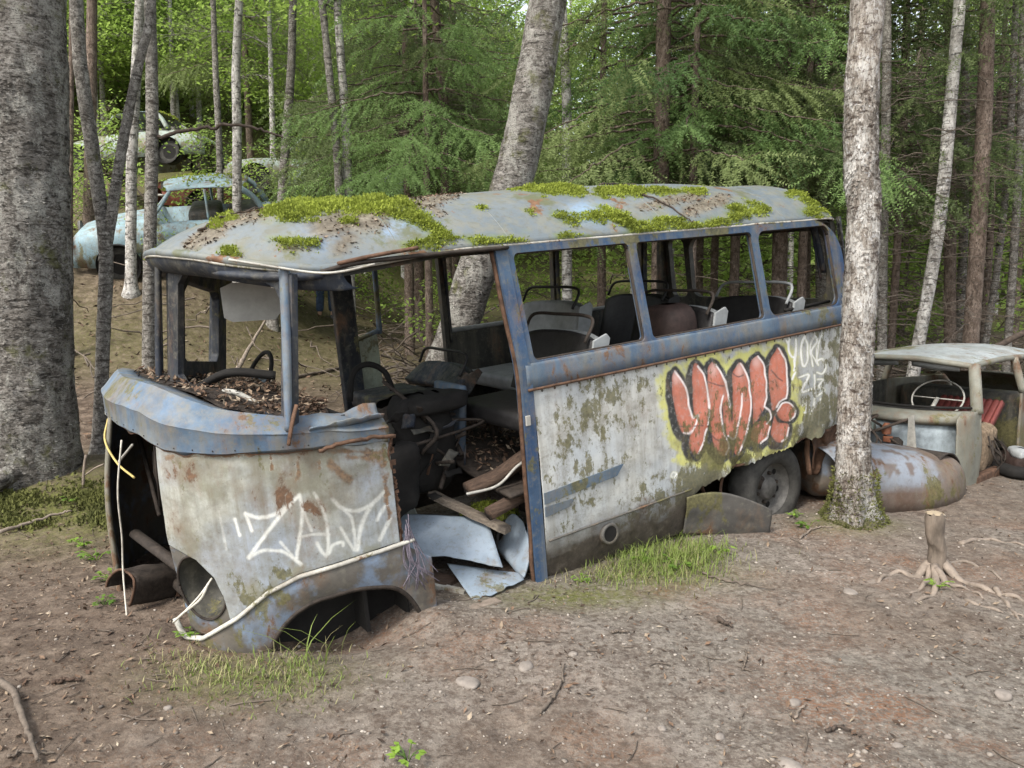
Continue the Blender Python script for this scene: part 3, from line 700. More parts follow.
# moss tufts on the roof: thousands of little blades
def tufts(points, normals, n_each, size, name, mat, parent, spread=.012, up=.5, hump=None):
    V = []; F = []; k = 0
    for i, (p, nrm) in enumerate(zip(points, normals)):
        for _ in range(n_each):
            d = nrm + up * rng.normal(size=3) * .8; d /= np.linalg.norm(d)
            c = p + rng.normal(size=3) * spread * np.array([1, 1, .2]) + nrm * (hump[i] * rng.random() if hump is not None else 0)
            s = size * (.5 + rng.random())
            t = np.cross(d, rng.normal(size=3)); t /= np.linalg.norm(t) + 1e-9
            V += [c - t * s * .42, c + t * s * .42, c + d * s]; F.append((k, k + 1, k + 2)); k += 3
    return MB().add(V, F).build(name, mat, parent, smooth=False, recalc=False)
# finer sampling of the mossy faces
Af = A.reshape(-1, 3); W_ = mo.reshape(K, nr)
pts = []; nrm = []; hm = []
u_ = rng.random((60000, 2))
# area weight by picking cells at random with chance by size
e1 = np.linalg.norm(np.roll(A, -1, 0) - A, axis=2)[:, :-1]; e2 = np.linalg.norm(A[:, 1:] - A[:, :-1], axis=2)
ar = e1 * e2 * np.clip(W_[:, :-1] - .18, 0, .5); ar = ar / ar.sum()
idx = rng.choice(ar.size, 30000, p=ar.ravel())
ii, jj = np.unravel_index(idx, ar.shape); a_, b_ = rng.random((2, len(ii), 1))
i2 = (ii + 1) % K
Pm = A[ii, jj] * (1 - a_) * (1 - b_) + A[i2, jj] * a_ * (1 - b_) + A[ii, jj + 1] * (1 - a_) * b_ + A[i2, jj + 1] * a_ * b_
Nn = np.cross(A[i2, jj] - A[ii, jj], A[ii, jj + 1] - A[ii, jj]); Nn /= np.linalg.norm(Nn, axis=1)[:, None] + 1e-9
Nn *= np.sign(Nn[:, 2:3] + 1e-6)
wm = W_[ii, jj]
hump = .060 * np.clip(wm - .40, 0, 1) * (1 + .9 * fbm(Pm * 9, 3, 5))
mossr = tufts(Pm, Nn, 4, .0115, 'moss', M['moss'], roof, .009, .6, np.maximum(hump, .004)); mossr['kind'] = 'stuff'
# leaf litter on the roof
Wd = di.reshape(K, nr); ar = e1 * e2 * (Wd[:, :-1] > .3); ar = ar / ar.sum()
idx = rng.choice(ar.size, 2600, p=ar.ravel()); ii, jj = np.unravel_index(idx, ar.shape)
V = []; F = []; k = 0
def leaf_quad(c, n_, size, V, F, k, curl=.3):
    t = np.cross(n_, rng.normal(size=3)); t /= np.linalg.norm(t) + 1e-9; b = np.cross(n_, t)
    s = size * (.6 + .8 * rng.random()); w = s * (.30 + .2 * rng.random()); h = s * curl * rng.random()
    V += [c - t * s, c + b * w + n_ * h * .5, c + t * s + n_ * h, c - b * w + n_ * h * .5, c + n_ * h * .12]
    F += [(k, k + 1, k + 4), (k + 1, k + 2, k + 4), (k + 2, k + 3, k + 4), (k + 3, k, k + 4)]
    return k + 5
for i, j in zip(ii, jj):
    c = A[i, j] + (A[(i + 1) % K, j] - A[i, j]) * rng.random() + (A[i, j + 1] - A[i, j]) * rng.random()
    n_ = np.array([0, 0, 1.]) + rng.normal(size=3) * .45; n_ /= np.linalg.norm(n_)
    k = leaf_quad(c + np.array([0, 0, .004 + .008 * rng.random()]), n_, .005 + .011 * rng.random(), V, F, k, .5)
lr = MB().add(V, F).build('fallen_leaves', M['litter'], roof, smooth=False, recalc=False); lr['kind'] = 'stuff'
# twigs lying on the roof
for l in ([(640, 196), (668, 207), (690, 222), (696, 227)], [(600, 186), (640, 188), (665, 196)], [(200, 236), (226, 219), (262, 208)]):
    q = []
    for px, py in l:
        d = np.hypot(S[:, 0] - px, S[:, 1] - py) + 1000 * farside; q.append(Af[int(np.argmin(d))] + np.array([0, 0, .02]))
    MB().tube(smooth_path(q, 20) + .004 * rng.normal(size=(20, 3)), np.linspace(.007, .003, 20), 5).build('twig', M['twig_dark'], roof)

# ---- nose
def nose(u, z, off=0.):
    """surface of the rounded front; u<0 straight flank by the door, 0..pi round the front"""
    u = np.asarray(u, float); z = np.asarray(z, float)
    a = .93 + .06 * np.exp(-((z - .75) / .5) ** 2)
    ph = np.clip(u, 0, math.pi); s = np.abs(np.sin(ph)) ** (2 / 2.4); c = np.sign(np.cos(ph)) * np.abs(np.cos(ph)) ** (2 / 2.4)
    a = a - .045 * np.abs(np.sin(ph)) ** 6
    x = -.95 - (a + off) * s; y = .95 - (.95 + off) * c
    x = np.where(u < 0, -.95 - u * 1.0, x); x = np.where(u > math.pi, -.95 + (u - math.pi), x)
    return np.stack([x + 0 * z, y + 0 * z, z + 0 * u], -1)
def nlow(u):  return np.interp(u, [-.14, .0, .09, .31, .46, .64, .87, 1.057, 1.3], [.475, .475, .47, .455, .405, .30, .195, .19, .23])   # bead line
def ntop(u):  return np.interp(u, [-.14, 0, .114, .367, .605, .91, 1.081, 1.271, 1.571], [.99, 1.0, 1.03, 1.05, 1.06, 1.085, 1.135, 1.16, 1.165])
def umirror(u): return np.where(u > math.pi / 2, math.pi - u, u)
us = np.linspace(-.125, .985, 260)
vv = np.linspace(0, 1, 170)
U = np.repeat(us[:, None], 170, 1)
# the panel's front lower corner is cut away round the headlamp
cut = np.interp(us, [.0, .69, .72, .745, .82, .985], [0, 0, .0, .50 - .30, .565 - .195, .64 - .19])
lowz = np.where(us < .70, nlow(us) + .004, np.interp(us, [.70, .705, .73, .819, .985], [.40, .40, .49, .575, .64]))
lowz = np.where(us < .695, nlow(us) + .004, lowz)
Z = lowz[:, None] + (ntop(us) + .01 - lowz)[:, None] * vv[None]
A = nose(U, Z); nrm_ = A - np.array([-.6, .95, 0]); nrm_[..., 2] = 0; nrm_ /= np.linalg.norm(nrm_, axis=2)[..., None]
A = A + nrm_ * (.010 * fbm(A * 2.4, 3, 4) + .003 * fbm(A * 9, 2, 5))[..., None]
MB().grid(A).build('nose_panel', M['bus_nose'], bus, attr={'spray': spray_nose(A.reshape(-1, 3))}, recalc=False, solid=.005)
# ragged rusty rear edge of that panel
m = MB(); zz = np.linspace(.47, 1.0, 40); m.tube(np.stack([-.825 + .015 * vnoise(np.c_[zz * 14, zz * 0, zz * 0], 3), .006 + .01 * vnoise(np.c_[zz * 9, zz * 0, zz * 0], 5), zz], 1), .007 + .004 * rng.random(40), 6)
for k in range(30):
    z = .48 + .52 * rng.random(); m.box((-.822 + .012 * rng.random(), .004, z), (.012 + .018 * rng.random(), .006, .008 + .02 * rng.random()), np.array(Matrix.Rotation(rng.normal() * .6, 3, 'Y')))
m.build('torn_edge', M['rust'], bus, smooth=False)
# lamp housing round the headlamp
uu = np.linspace(.66, 1.02, 50); vv2 = np.linspace(0, 1, 40)
hu, hz, hru, hrz = .840, .432, .150, .158
def housing():
    m = MB(); n = 72
    a = np.arange(n) * 2 * math.pi / n
    rings = []
    # square-ish outer edge that runs to the panel, bead and grille, round inner lip, then bowl
    for k, t in enumerate(np.linspace(0, 1, 8)):
        uo = np.clip(hu + .26 * np.cos(a), .70, .992); zo = np.clip(hz + .26 * np.sin(a), nlow(uo) - .005, .63)
        ui = hu + hru * np.cos(a) * 1.0; zi = hz + hrz * np.sin(a)
        P = nose(uo + (ui - uo) * t, zo + (zi - zo) * t, -.010)
        rings.append(P)
    return rings
rings = housing(); lip = rings[-1]
cen = lip.mean(0); axis_n = cen - np.array([-.6, .95, cen[2]]); axis_n /= np.linalg.norm(axis_n)
m = MB(); m.grid(np.stack(rings, 0), cv=True); m.build('lamp_surround', M['fender'], bus, solid=.006)
m = MB(); m.tube(np.r_[lip, lip[:1]] + axis_n * .004, .006, 7); hl = m.build('headlamp_ring', M['rust_dark'], bus)
bowl = [cen + (lip - cen) * r - axis_n * d for r, d in ((1, .0), (.93, .03), (.80, .085), (.60, .125), (.35, .145), (.02, .15))]
MB().grid(np.stack(bowl, 0), cv=True).build('headlamp_bowl', M['inner'], hl)
m = MB()
for off, r in ((0, .006), (.018, .005)):
    m.tube(smooth_path([cen + np.array([.02 + off, -.05, .03 + off]), cen + np.array([-.02, -.03, -.04 + off]), cen + np.array([-.09, .02, -.10]), cen + np.array([-.13, .09, -.16])], 20), r, 6)
m.build('lamp_wire', M['wire_white'], hl)

# fender below the bead, with the wheel arch cut out
def arch_low(u):
    x = nose(u, .3)[..., 0]
    t = np.clip((x + 1.125) / .375, -1, 1)
    return .355 * np.sqrt(np.clip(1 - np.abs(t) ** 2.6, 0, 1)) - .03
us = np.linspace(-.27, 1.10, 240); vv = np.linspace(0, 1, 40)
top = np.where(us < -.125, .475 - .62 * np.clip(-.125 - us, 0, 1) * 1.2, nlow(us)); 
low = np.maximum(np.where(us > .60, .035 + .03 * np.sin(us * 9), -.05), arch_low(us))
low = np.where(us < -.05, np.maximum(low, -.05), low)
low = np.minimum(low + .010 * fbm(np.c_[us * 12, us * 0, us * 0], 3, 4), top - .02)
U = np.repeat(us[:, None], 40, 1); Z = low[:, None] + (top - low)[:, None] * vv[None]
flare = .035 * np.sin(np.clip(vv, 0, 1) * math.pi * .55 + .4)[None] + .012 * (1 - vv)[None] * np.clip(1 - us, 0, 1)[:, None]
A = nose(U, Z); nrm_ = A - np.array([-.6, .95, 0]); nrm_[..., 2] = 0; nrm_ /= np.linalg.norm(nrm_, axis=2)[..., None]
nrm_[us < 0] = np.array([0, -1., 0])
A = A + nrm_ * (flare + .006 * fbm(A * 5, 3, 3))[..., None]
fend = MB().grid(A).build('fender', M['fender'], bus, recalc=False, solid=.006)
lipP = A[(us > -.26) & (us < .60), 0]
m = MB(); m.tube(lipP, .012, 6); m.build('fender_lip', M['rust_dark'], fend)
m = MB(); ub = np.linspace(-.185, 1.06, 90); P = nose(ub, np.where(ub < 0, .475 - .04 * ub, nlow(ub)), .030)
P[ub < 0, 1] = -.034; P[:, 2] += .085 * np.clip((ub - .98) / .08, 0, 1) ** 2; P[:, 2] += .004 * vnoise(np.c_[ub * 8, ub * 0, ub * 0], 2)
m.tube(P, .0135, 9, flat=.75); m.build('fender_trim', M['white_old'], fend)
m = MB()   # frayed wire strands hanging at the fender's end
for k in range(16):
    x = -.80 + .03 * rng.random(); m.tube(smooth_path([(x, -.02, .62 - .1 * rng.random()), (x + .03 * rng.normal() , -.06, .40), (x + .05 + .05 * rng.normal(), -.075, .22 + .08 * rng.random())], 10), .0028, 4)
m.build('frayed_wire', simple('purple grey wire', (.11, .095, .115), .7, .5, 30), fend)
# black wheel well plates: the deep shade of the arch put into their colour
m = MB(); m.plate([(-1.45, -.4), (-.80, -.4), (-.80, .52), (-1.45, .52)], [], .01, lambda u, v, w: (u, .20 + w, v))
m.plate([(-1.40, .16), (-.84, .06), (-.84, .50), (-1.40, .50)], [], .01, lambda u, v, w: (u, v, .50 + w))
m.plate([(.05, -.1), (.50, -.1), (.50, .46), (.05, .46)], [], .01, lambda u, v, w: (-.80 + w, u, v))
m.build('wheel_well_shade', M['black'], bus, smooth=False)

# cowl: two-step band round the front under the windscreen, with a shelf behind
un = np.linspace(-.125, math.pi + .10, 220)
uf = umirror(un)
zt = ntop(uf)                                       # hem
rise = np.interp(uf, [-.12, .0, .27, .45, .66, .91, 1.17, 1.57], [.125, .13, .135, .16, .19, .235, .215, .20])
prof_t = np.array([0, .03, .48, .53, .57, .62, .90, .98, 1.0, 1.0])
prof_o = np.array([.004, .014, .020, .024, .016, .004, -.045, -.065, -.10, -.16])
A = np.stack([nose(un, zt + rise * t, o) for t, o in zip(prof_t, prof_o)], 1)
A[:, 8, 2] -= .012; A[:, 9, 2] -= .03
A[un < 0, :, 1] = np.maximum(A[un < 0, :, 1], -.03)
for j, o in enumerate(prof_o): 
    A[un < 0, j, 1] = -o; A[un > math.pi, j, 1] = WB + o
A += (.007 * fbm(A * 6, 3, 9) + .005 * fbm(A * 2.2, 2, 31))[..., None] * np.array([1, 1, .6])
A[:, 0, 2] += .007 * fbm(np.c_[un * 14, un * 0, un * 0], 3, 5) - .012 * sstep(.25, .5, fbm(np.c_[un * 5, un * 0, un * 0 + 3], 2, 8))
cowl = MB().grid(A).build('cowl', M['blue_light'], bus, recalc=False, solid=.003, autosm=24)
m = MB(); hem = A[:, 0] + np.array([0, 0, -.002]); m.tube(hem[20:150], .003, 6); m.build('cowl_hem', M['rust'], cowl)
m = MB(); m.tube(hem[118:212], .012, 6, flat=.5); m.build('hem_strip', M['white_old'], cowl)
# rivets along the hem
m = MB()
for i in range(14, 120, 7):
    p = A[i, 1]; d = p - np.array([-.6, .95, p[2]]); d /= np.linalg.norm(d)
    m.box(p + d * .002 + np.array([0, 0, .012]), (.005, .005, .005), bev=.001)
m.build('rivet', M['rust_dark'], cowl)
# torn scuttle at the door end
m = MB(); u = np.linspace(0, 1, 24); v = np.linspace(0, 1, 10); U, V_ = np.meshgrid(u, v, indexing='ij')
m.grid(np.stack([-1.20 + .36 * U, -.025 + .10 * V_ + .008 * fbm(np.stack([U * 7, V_ * 4, U * 0], -1), 3, 3), 1.130 + .012 * np.sin(U * 9) * V_ - .045 * np.sin(V_ * 3.1) + .03 * V_ + .012 * fbm(np.stack([U * 9, V_ * 5, U * 0], -1), 3, 6)], -1)); m.build('torn_scuttle', M['blue_light'], cowl, solid=.006)
m = MB(); m.tube(smooth_path([(-1.18, -.035, 1.02), (-1.05, -.045, 1.035), (-.92, -.05, 1.03), (-.80, -.04, 1.01)], 20) + .003 * rng.normal(size=(20, 3)), .010, 6); m.build('rust_seam', M['rust'], cowl)
# windscreen shelf heaped with needles and leaves
Sx = []
for t in np.linspace(0, 1, 30):
    e = A[:, 9]; c_ = np.array([-1.02, .95, 1.16]); Sx.append(e + (np.stack([np.maximum(e[:, 0], -1.05) * 0 - 1.02, .12 + (e[:, 1] / WB) * (WB - .24), np.full(len(e), 1.17)], 1) - e) * t)
Sx = np.stack(Sx, 1); Sx[..., 2] += .022 * fbm(Sx * 5, 3, 6)
shelf = MB().grid(Sx[12:-12]).build('windscreen_shelf', M['rust_dark'], cowl, recalc=False)
V = []; F = []; k = 0
for _ in range(1500):
    i, j = rng.integers(14, 200), rng.integers(0, 29); c = Sx[i, j] + np.array([0, 0, .008 + .015 * rng.random()]) + rng.normal(size=3) * .01 * np.array([1, 1, 0])
    n_ = np.array([0, 0, 1.]) + rng.normal(size=3) * .5; k = leaf_quad(c, n_ / np.linalg.norm(n_), .017, V, F, k, .5)
o = MB().add(V, F).build('fallen_leaves', M['litter'], shelf, smooth=False, recalc=False); o['kind'] = 'stuff'
# curved dark dash tubes lying on the shelf
m = MB(); m.tube(smooth_path([(-1.50, .78, 1.25), (-1.36, .62, 1.34), (-1.15, .55, 1.30)], 16), .045, 9, flat=.5); m.build('dash_cowl', M['black'], shelf)
m = MB(); m.tube(smooth_path([(-1.52, .62, 1.22), (-1.40, .50, 1.27), (-1.30, .40, 1.20), (-1.34, .32, 1.18)], 14), .014, 7); m.build('pipe', M['chrome'], shelf)

# ---- windscreen: two panes meeting in a vee
Acor = np.array([-1.255, .035]); Ctr = np.array([-1.60, .95]); Bcor = np.array([-1.13, WB - .035])
def pane_map(p0, p1, sgn):
    d = p1 - p0; nrm2 = np.array([-d[1], d[0]]) / np.linalg.norm(d)
    def fn(u, v, w):
        q = p0 + d * u
        back = .085 * np.clip((v - 1.2) / .63, 0, 1.2)
        inn = .05 * np.clip((v - 1.2) / .63, 0, 1.2) * (1 - u if sgn > 0 else u)
        q = q + sgn * nrm2 * (w)
        return (q[0] + back, q[1] + inn * (1 if sgn > 0 else -1), v)
    return fn
m = MB(); m.plate([(0, 1.14), (1, 1.30), (1, 1.925), (0, 1.80)], [[(.075, 1.19), (.14, 1.165), (.86, 1.30), (.905, 1.34), (.905, 1.79), (.86, 1.835), (.20, 1.775), (.12, 1.745), (.075, 1.68)]], .035, pane_map(Acor, Ctr, -1))
m.build('windscreen_frame', M['blue_dark'], bus, smooth=False, bevel=.006)
m = MB(); m.plate([(0, 1.30), (1, 1.14), (1, 1.80), (0, 1.925)], [[(.15, 1.40), (.19, 1.375), (.80, 1.285), (.84, 1.325), (.84, 1.66), (.78, 1.71), (.23, 1.79), (.15, 1.74)]], .05, pane_map(Ctr, Bcor, -1))
m.build('windscreen_frame', M['blue_dark'], bus, smooth=False, bevel=.008)
m = MB(); m.tube(np.array([(-1.565, 1.25, 1.24), (-1.50, 1.22, 1.78)]), .008, 6); m.build('wiper_post', M['blue_dark'], bus)
# front pillars
def pillar(pts, ru, name, mat, flat=.6, n=10): return MB().tube(smooth_path(pts, 22), ru, n, flat=flat).build(name, mat, bus)
pillar([(-1.285, .012, 1.13), (-1.262, .022, 1.30), (-1.215, .06, 1.62), (-1.185, .085, 1.83)], np.linspace(.019, .030, 22), 'windscreen_pillar', M['blue_light'], .8)
m = MB(); m.tube(smooth_path([(-1.30, -.012, 1.07), (-1.275, -.016, 1.16), (-1.24, -.008, 1.24)], 12), .016, 8, flat=.5); m.build('pillar_foot', M['rust'], bus)
pillar([(-1.16, WB - .012, 1.13), (-1.09, WB - .06, 1.62), (-1.06, WB - .085, 1.83)], .050, 'windscreen_pillar', M['blue_dark'])
pillar([(-1.628, .95, 1.28), (-1.60, .95, 1.5), (-1.535, .95, 1.93)], .020, 'windscreen_pillar', M['blue_dark'], .8)
m = MB(); m.tube(smooth_path([(-1.50, .93, 1.90), (-1.36, .35, 1.825), (-1.18, .11, 1.79), (-1.02, .095, 1.785)], 24), .032, 8, flat=.6); m.build('windscreen_header', M['blue_dark'], bus)
m = MB(); m.tube(smooth_path([(-1.50, .97, 1.90), (-1.38, 1.50, 1.835), (-1.20, 1.80, 1.80), (-1.02, 1.815, 1.79)], 24), .034, 8, flat=.6); m.build('windscreen_header', M['blue_dark'], bus)
# sun visor hanging from the header
vz = [(-1.30, .78, 1.752), (-1.24, .77, 1.775), (-1.10, .75, 1.752), (-1.00, .74, 1.705), (-1.02, .745, 1.60), (-1.05, .75, 1.565), (-1.26, .78, 1.575), (-1.30, .785, 1.60)]
m = MB(); n = len(vz); V = [(x, y, z) for x, y, z in vz] + [(x + .006, y + .010, z) for x, y, z in vz]
m.add(V, [tuple(range(n)), tuple(range(2 * n - 1, n - 1, -1))] + [(i, (i + 1) % n, n + (i + 1) % n, n + i) for i in range(n)]); m.build('sun_visor', M['visor'], bus, smooth=False)
m = MB(); m.tube(np.array([(-1.16, .77, 1.76), (-1.16, .775, 1.86)]), .008, 6); m.build('visor_bracket', M['rust_dark'], bus)

# ---- inside of the nose, seen where the grille is gone
m = MB()
m.plate([(.06, .05), (WB - .06, .05), (WB - .06, 1.14), (.06, 1.14)], [], .02, lambda u, v, w: (-1.02 + w, u, v)); m.build('nose_dark_backing', M['black'], bus, smooth=False)  # black backing plate stands in for the shade inside the nose
uo = np.linspace(1.71, math.pi + .1, 70); vv = np.linspace(0, 1, 14); U = np.repeat(uo[:, None], 14, 1)
Z = .12 + (ntop(umirror(uo)) - .10)[:, None] * vv[None]
MB().grid(nose(U, Z, np.interp(Z, [.16, 1.15], [.09, -.01]))).build('far_nose_panel', M['fender'], bus, recalc=False, solid=.008)
m = MB(); zz = np.linspace(.16, 1.15, 24); P = np.array([nose(1.69, z_, np.interp(z_, [.16, 1.15], [.11, -.01])) for z_ in zz]); m.tube(P, np.interp(zz, [.16, .3, .8, 1.15], [.036, .032, .028, .026]), 8, flat=.5); m.build('grille_post', M['car_grey'], bus)
m = MB(); P = nose(np.linspace(.98, 1.70, 20), np.full(20, .50), -.04); m.tube(P[[0, 19]], .030, 8, flat=.8); m.build('grille_rail', M['rust_dark'], bus)
m = MB(); P = nose(np.linspace(1.0, 1.70, 14), np.full(14, .26), -.12); m.tube(P[[0, 13]], .035, 8); m.build('crossmember', M['rust_dark'], bus)
m = MB(); m.lathe([(.0001, .0), (.12, .02), (.16, .05), (.17, .10)], (-1.70, 1.12, .80), axis=0, n=24); m.tube([(-1.72, .75, 1.02), (-1.70, 1.05, .62)], .01, 6); m.tube([(-1.70, 1.45, 1.0), (-1.72, 1.0, .6)], .012, 6)
m.box((-1.45, 1.0, .70), (.30, .8, .55), bev=.05); m.build('engine', M['rust_dark'], bus)
for pts, r, mt in (([(-1.86, 1.20, 1.12), (-1.90, 1.10, 1.03), (-1.88, .92, .94), (-1.84, .70, .90)], .0055, 'wire_yellow'), ([(-1.87, .66, 1.10), (-1.92, .70, .85), (-1.93, .78, .60), (-1.95, .82, .40), (-1.98, .72, .16)], .0045, 'wire_white'), ([(-1.86, 1.10, .9), (-1.80, .9, 1.02)], .007, 'chrome'), ([(-1.84, 1.35, 1.08), (-1.86, 1.30, .92), (-1.82, 1.15, .98)], .006, 'black')):
    m = MB(); m.tube(smooth_path(pts, 26), r, 6); m.build('wire', M[mt], bus)

# ---- far side of the body
def far_map(u, v, w): return (u + fwd(v), WB - lean(v) - w + .012, v)
m = MB(); m.plate([(.56, -.05), (LB, -.05), (LB, 1.86), (.56, 1.86)], [rrect(.61, 1.25, 1.63, 1.79, .04), rrect(1.69, 1.25, 2.62, 1.79, .04), rrect(2.68, 1.25, 2.86, 1.79, .03)], .05, far_map)
m.build('far_side_panel', M['inner'], bus, smooth=False)
m = MB(); m.tube(np.array([far_map(x, 1.238, .055) for x in np.linspace(.57, 2.9, 30)]), .018, 7); m.build('far_window_sill', M['seat_shell'], bus)
for x in (.60, 1.66, 2.65): pillar([(x + fwd(z), WB - lean(z) - .055, z) for z in (1.15, 1.5, 1.84)], .024, 'window_pillar', M['blue_dark'], .6)
m = MB(); m.plate([(-.29, -.05), (-.14, -.05), (-.14, 1.86), (-.29, 1.86)], [], .07, far_map); m.build('far_door_pillar', M['blue_dark'], bus, smooth=False, bevel=.01)
m = MB(); m.plate([(-.14, .25), (.03, .25), (.03, 1.29), (-.14, 1.25)], [], .03, lambda u, v, w: far_map(u, v, w - .02)); m.build('far_door_panel', M['cream'], bus, smooth=False, bevel=.006)
m = MB(); m.tube(np.array([far_map(-.16, 1.26, .02), far_map(.05, 1.315, .02)]), .018, 6); m.build('far_door_sill', M['blue_light'], bus)
pillar([far_map(.045, 1.29, .02), far_map(.055, 1.6, .02), far_map(.06, 1.85, .02)], .024, 'window_pillar', M['blue'], .8)
# tail
def tail_map(u, v, w): return (2.955 - w - .05 * np.clip((v - 1.2) / .65, 0, 1), u, v)
m = MB(); m.plate([(.04, -.02), (WB - .04, -.02), (WB - .04, 1.2), (WB - .12, 1.85), (.12, 1.85), (.04, 1.2)], [rrect(.17, 1.26, 1.50, 1.77, .10), rrect(1.56, 1.26, 1.74, 1.77, .05)], .05, tail_map)
m.build('tail_panel', M['inner'], bus, smooth=False)
m = MB(); A = []
for z in np.linspace(.30, 1.86, 26):
    A.append([(LB - .01 + .05 * math.sin(rad(a)) + fwd(z) * .0, lean(z) + .05 - .062 * math.cos(rad(a)), z) for a in np.linspace(-10, 90, 8)])
m.grid(np.array(A)); m.build('tail_corner', M['bus_side'], bus, solid=.006)
m = MB()
m.tube(smooth_path([(2.72, .16, 1.82), (2.80, .17, 1.66), (2.86, .17, 1.46)], 12), .022, 7, flat=.5); m.tube(smooth_path([(2.76, .20, 1.80), (2.83, .21, 1.60), (2.87, .2, 1.40)], 12), .012, 6)
m.build('lamp_bracket', M['blue_dark'], bus)
# floor, sills and the heap inside
m = MB(); u = np.linspace(-.15, 2.93, 70); v = np.linspace(.03, WB - .03, 40); U, V_ = np.meshgrid(u, v, indexing='ij')
m.grid(np.stack([U, V_, .52 + .03 * fbm(np.stack([U * 3, V_ * 3, U * 0], -1), 3, 2) + .18 * np.exp(-((U - .05) / .4) ** 2 - ((V_ - 1.0) / .5) ** 2)], -1)); floor_ = m.build('floor', M['rust_dark'], bus, solid=.02)
V = []; F = []; k = 0
for _ in range(700):
    x, y = rng.uniform(-.1, .6), rng.uniform(.2, 1.6); z = .545 + .18 * math.exp(-((x - .05) / .4) ** 2 - ((y - 1.0) / .5) ** 2) + .03 * rng.random()
    n_ = np.array([0, 0, 1.]) + rng.normal(size=3) * .5; k = leaf_quad(np.array([x, y, z]), n_ / np.linalg.norm(n_), .022, V, F, k, .6)
o = MB().add(V, F).build('fallen_leaves', M['litter'], floor_, smooth=False, recalc=False); o['kind'] = 'stuff'
m = MB(); m.tube(smooth_path([(-.30, .22, .56), (-.10, .20, .60), (.10, .18, .68), (.40, .16, .74)], 20), .055, 9, flat=.8); m.tube(smooth_path([(-.25, .10, .44), (.1, .12, .50), (.40, .12, .58)], 14), .040, 8); m.build('sill_tube', M['wood_brown'], bus)
m = MB(); m.tube(smooth_path([(-.34, .16, .56), (-.16, .13, .57), (-.02, .11, .66), (.2, .10, .73)], 24), .008, 6); m.build('door_seal', M['chrome'], bus)
m = MB(); m.box((1.0, 1.05, .30), (4.0, .10, .12), bev=.01); m.box((1.5, .45, .30), (2.6, .08, .12), bev=.01); m.box((1.0, 1.45, .30), (3.6, .08, .12), bev=.01); m.tube([(2.0, .1, .06), (2.0, 1.8, .06)], .05, 10); m.build('chassis', M['rust_dark'], bus)

# engine cover and driver's corner
def lump(c, d, seed, amp=.06, n=24):
    a = np.linspace(0, 2 * math.pi, n, endpoint=False); b = np.linspace(-1.5, 1.5, 14); P = []
    for t in b:
        r = np.abs(np.cos(t)) ** .45; zz_ = np.sign(np.sin(t)) * np.abs(np.sin(t)) ** .6
        P.append(np.stack([np.sign(np.cos(a)) * np.abs(np.cos(a)) ** .6 * r, np.sign(np.sin(a)) * np.abs(np.sin(a)) ** .6 * r, np.full(n, zz_)], 1))
    P = np.array(P) * np.array(d) * .5; P = P * (1 + amp * 2 * fbm(P * 6 + seed, 3, seed))[..., None]
    return P + np.array(c)
m = MB(); m.grid(lump((-.42, .84, .70), (.50, .50, .58), 3, .16, 40), cv=True); m.build('engine_cover', M['rust_dark'], bus)
for k in range(18):
    c0 = np.array([rng.uniform(-.66, -.12), rng.uniform(.42, .62), rng.uniform(.42, 1.02)]); u = np.linspace(0, 1, 8); U, V_ = np.meshgrid(u, u, indexing='ij')
    e1_ = rng.normal(size=3) * np.array([1, .5, .8]); e2_ = rng.normal(size=3) * np.array([.7, .6, 1]); e1_ /= np.linalg.norm(e1_); e2_ /= np.linalg.norm(e2_)
    a_, b_ = .06 + .12 * rng.random(), .03 + .07 * rng.random()
    Q = c0 + (U[..., None] - .5) * a_ * e1_ + (V_[..., None] - .5) * b_ * e2_; Q = Q + (.03 * fbm(Q * 9, 3, 40 + k))[..., None] * np.array([1, 1, 1.])
    MB().grid(Q).build('torn_scrap', M[('rust_dark', 'black', 'inner', 'black', 'blue_dark', 'rust_dark')[k % 6]], bus, solid=.005)
m = MB(); m.grid(lump((-.34, .66, .76), (.40, .26, .56), 13, .14, 40), cv=True); m.build('driver_seat', M['black'], bus)
m = MB(); m.grid(lump((-.58, .58, .62), (.26, .34, .40), 17, .2, 40), cv=True); m.build('engine', M['black'], bus)
m = MB(); m.box((-.05, .80, .82), (.05, .34, .46), np.array(Matrix.Rotation(.12, 3, 'Y')), bev=.02); m.build('cover_door', M['blue'], bus)
m = MB(); m.grid(lump((-.24, .66, .99), (.36, .34, .10), 5, .25), cv=True); m.build('torn_cushion', M['black'], bus)
m = MB(); m.tube(smooth_path([(-.62, .95, 1.02), (-.58, .95, 1.18), (-.48, .95, 1.22), (-.38, .95, 1.16), (-.34, .95, 1.04)], 20), .018, 7); m.build('grab_hoop', M['black'], bus)
m = MB(); m.tube(smooth_path([(-.30, .58, 1.0), (-.30, .56, .80), (-.38, .54, .60)], 12), .035, 7, flat=.3); m.build('rusty_strap', M['rust'], bus)
m = MB()
for k in range(9):
    p0 = np.array([-.55 + .5 * rng.random(), .45 + .3 * rng.random(), .55 + .4 * rng.random()]); m.tube(smooth_path([p0, p0 + rng.normal(size=3) * .12, p0 + rng.normal(size=3) * .16], 12), .008 + .006 * rng.random(), 6)
m.build('loose_hose', M['rust_dark'], bus)
m = MB(); a = np.linspace(0, 2 * math.pi, 40); m.tube(np.stack([-1.03 + .09 * np.sin(a), 1.36 + .20 * np.cos(a), 1.16 + .17 * np.sin(a)], 1), .013, 7, cap=False)
m.tube([(-1.03, 1.16, 1.16), (-1.03, 1.56, 1.16)], .01, 6); m.tube([(-1.03, 1.36, 1.16), (-1.25, 1.36, .85)], .016, 6); m.build('steering_wheel', M['black'], bus)

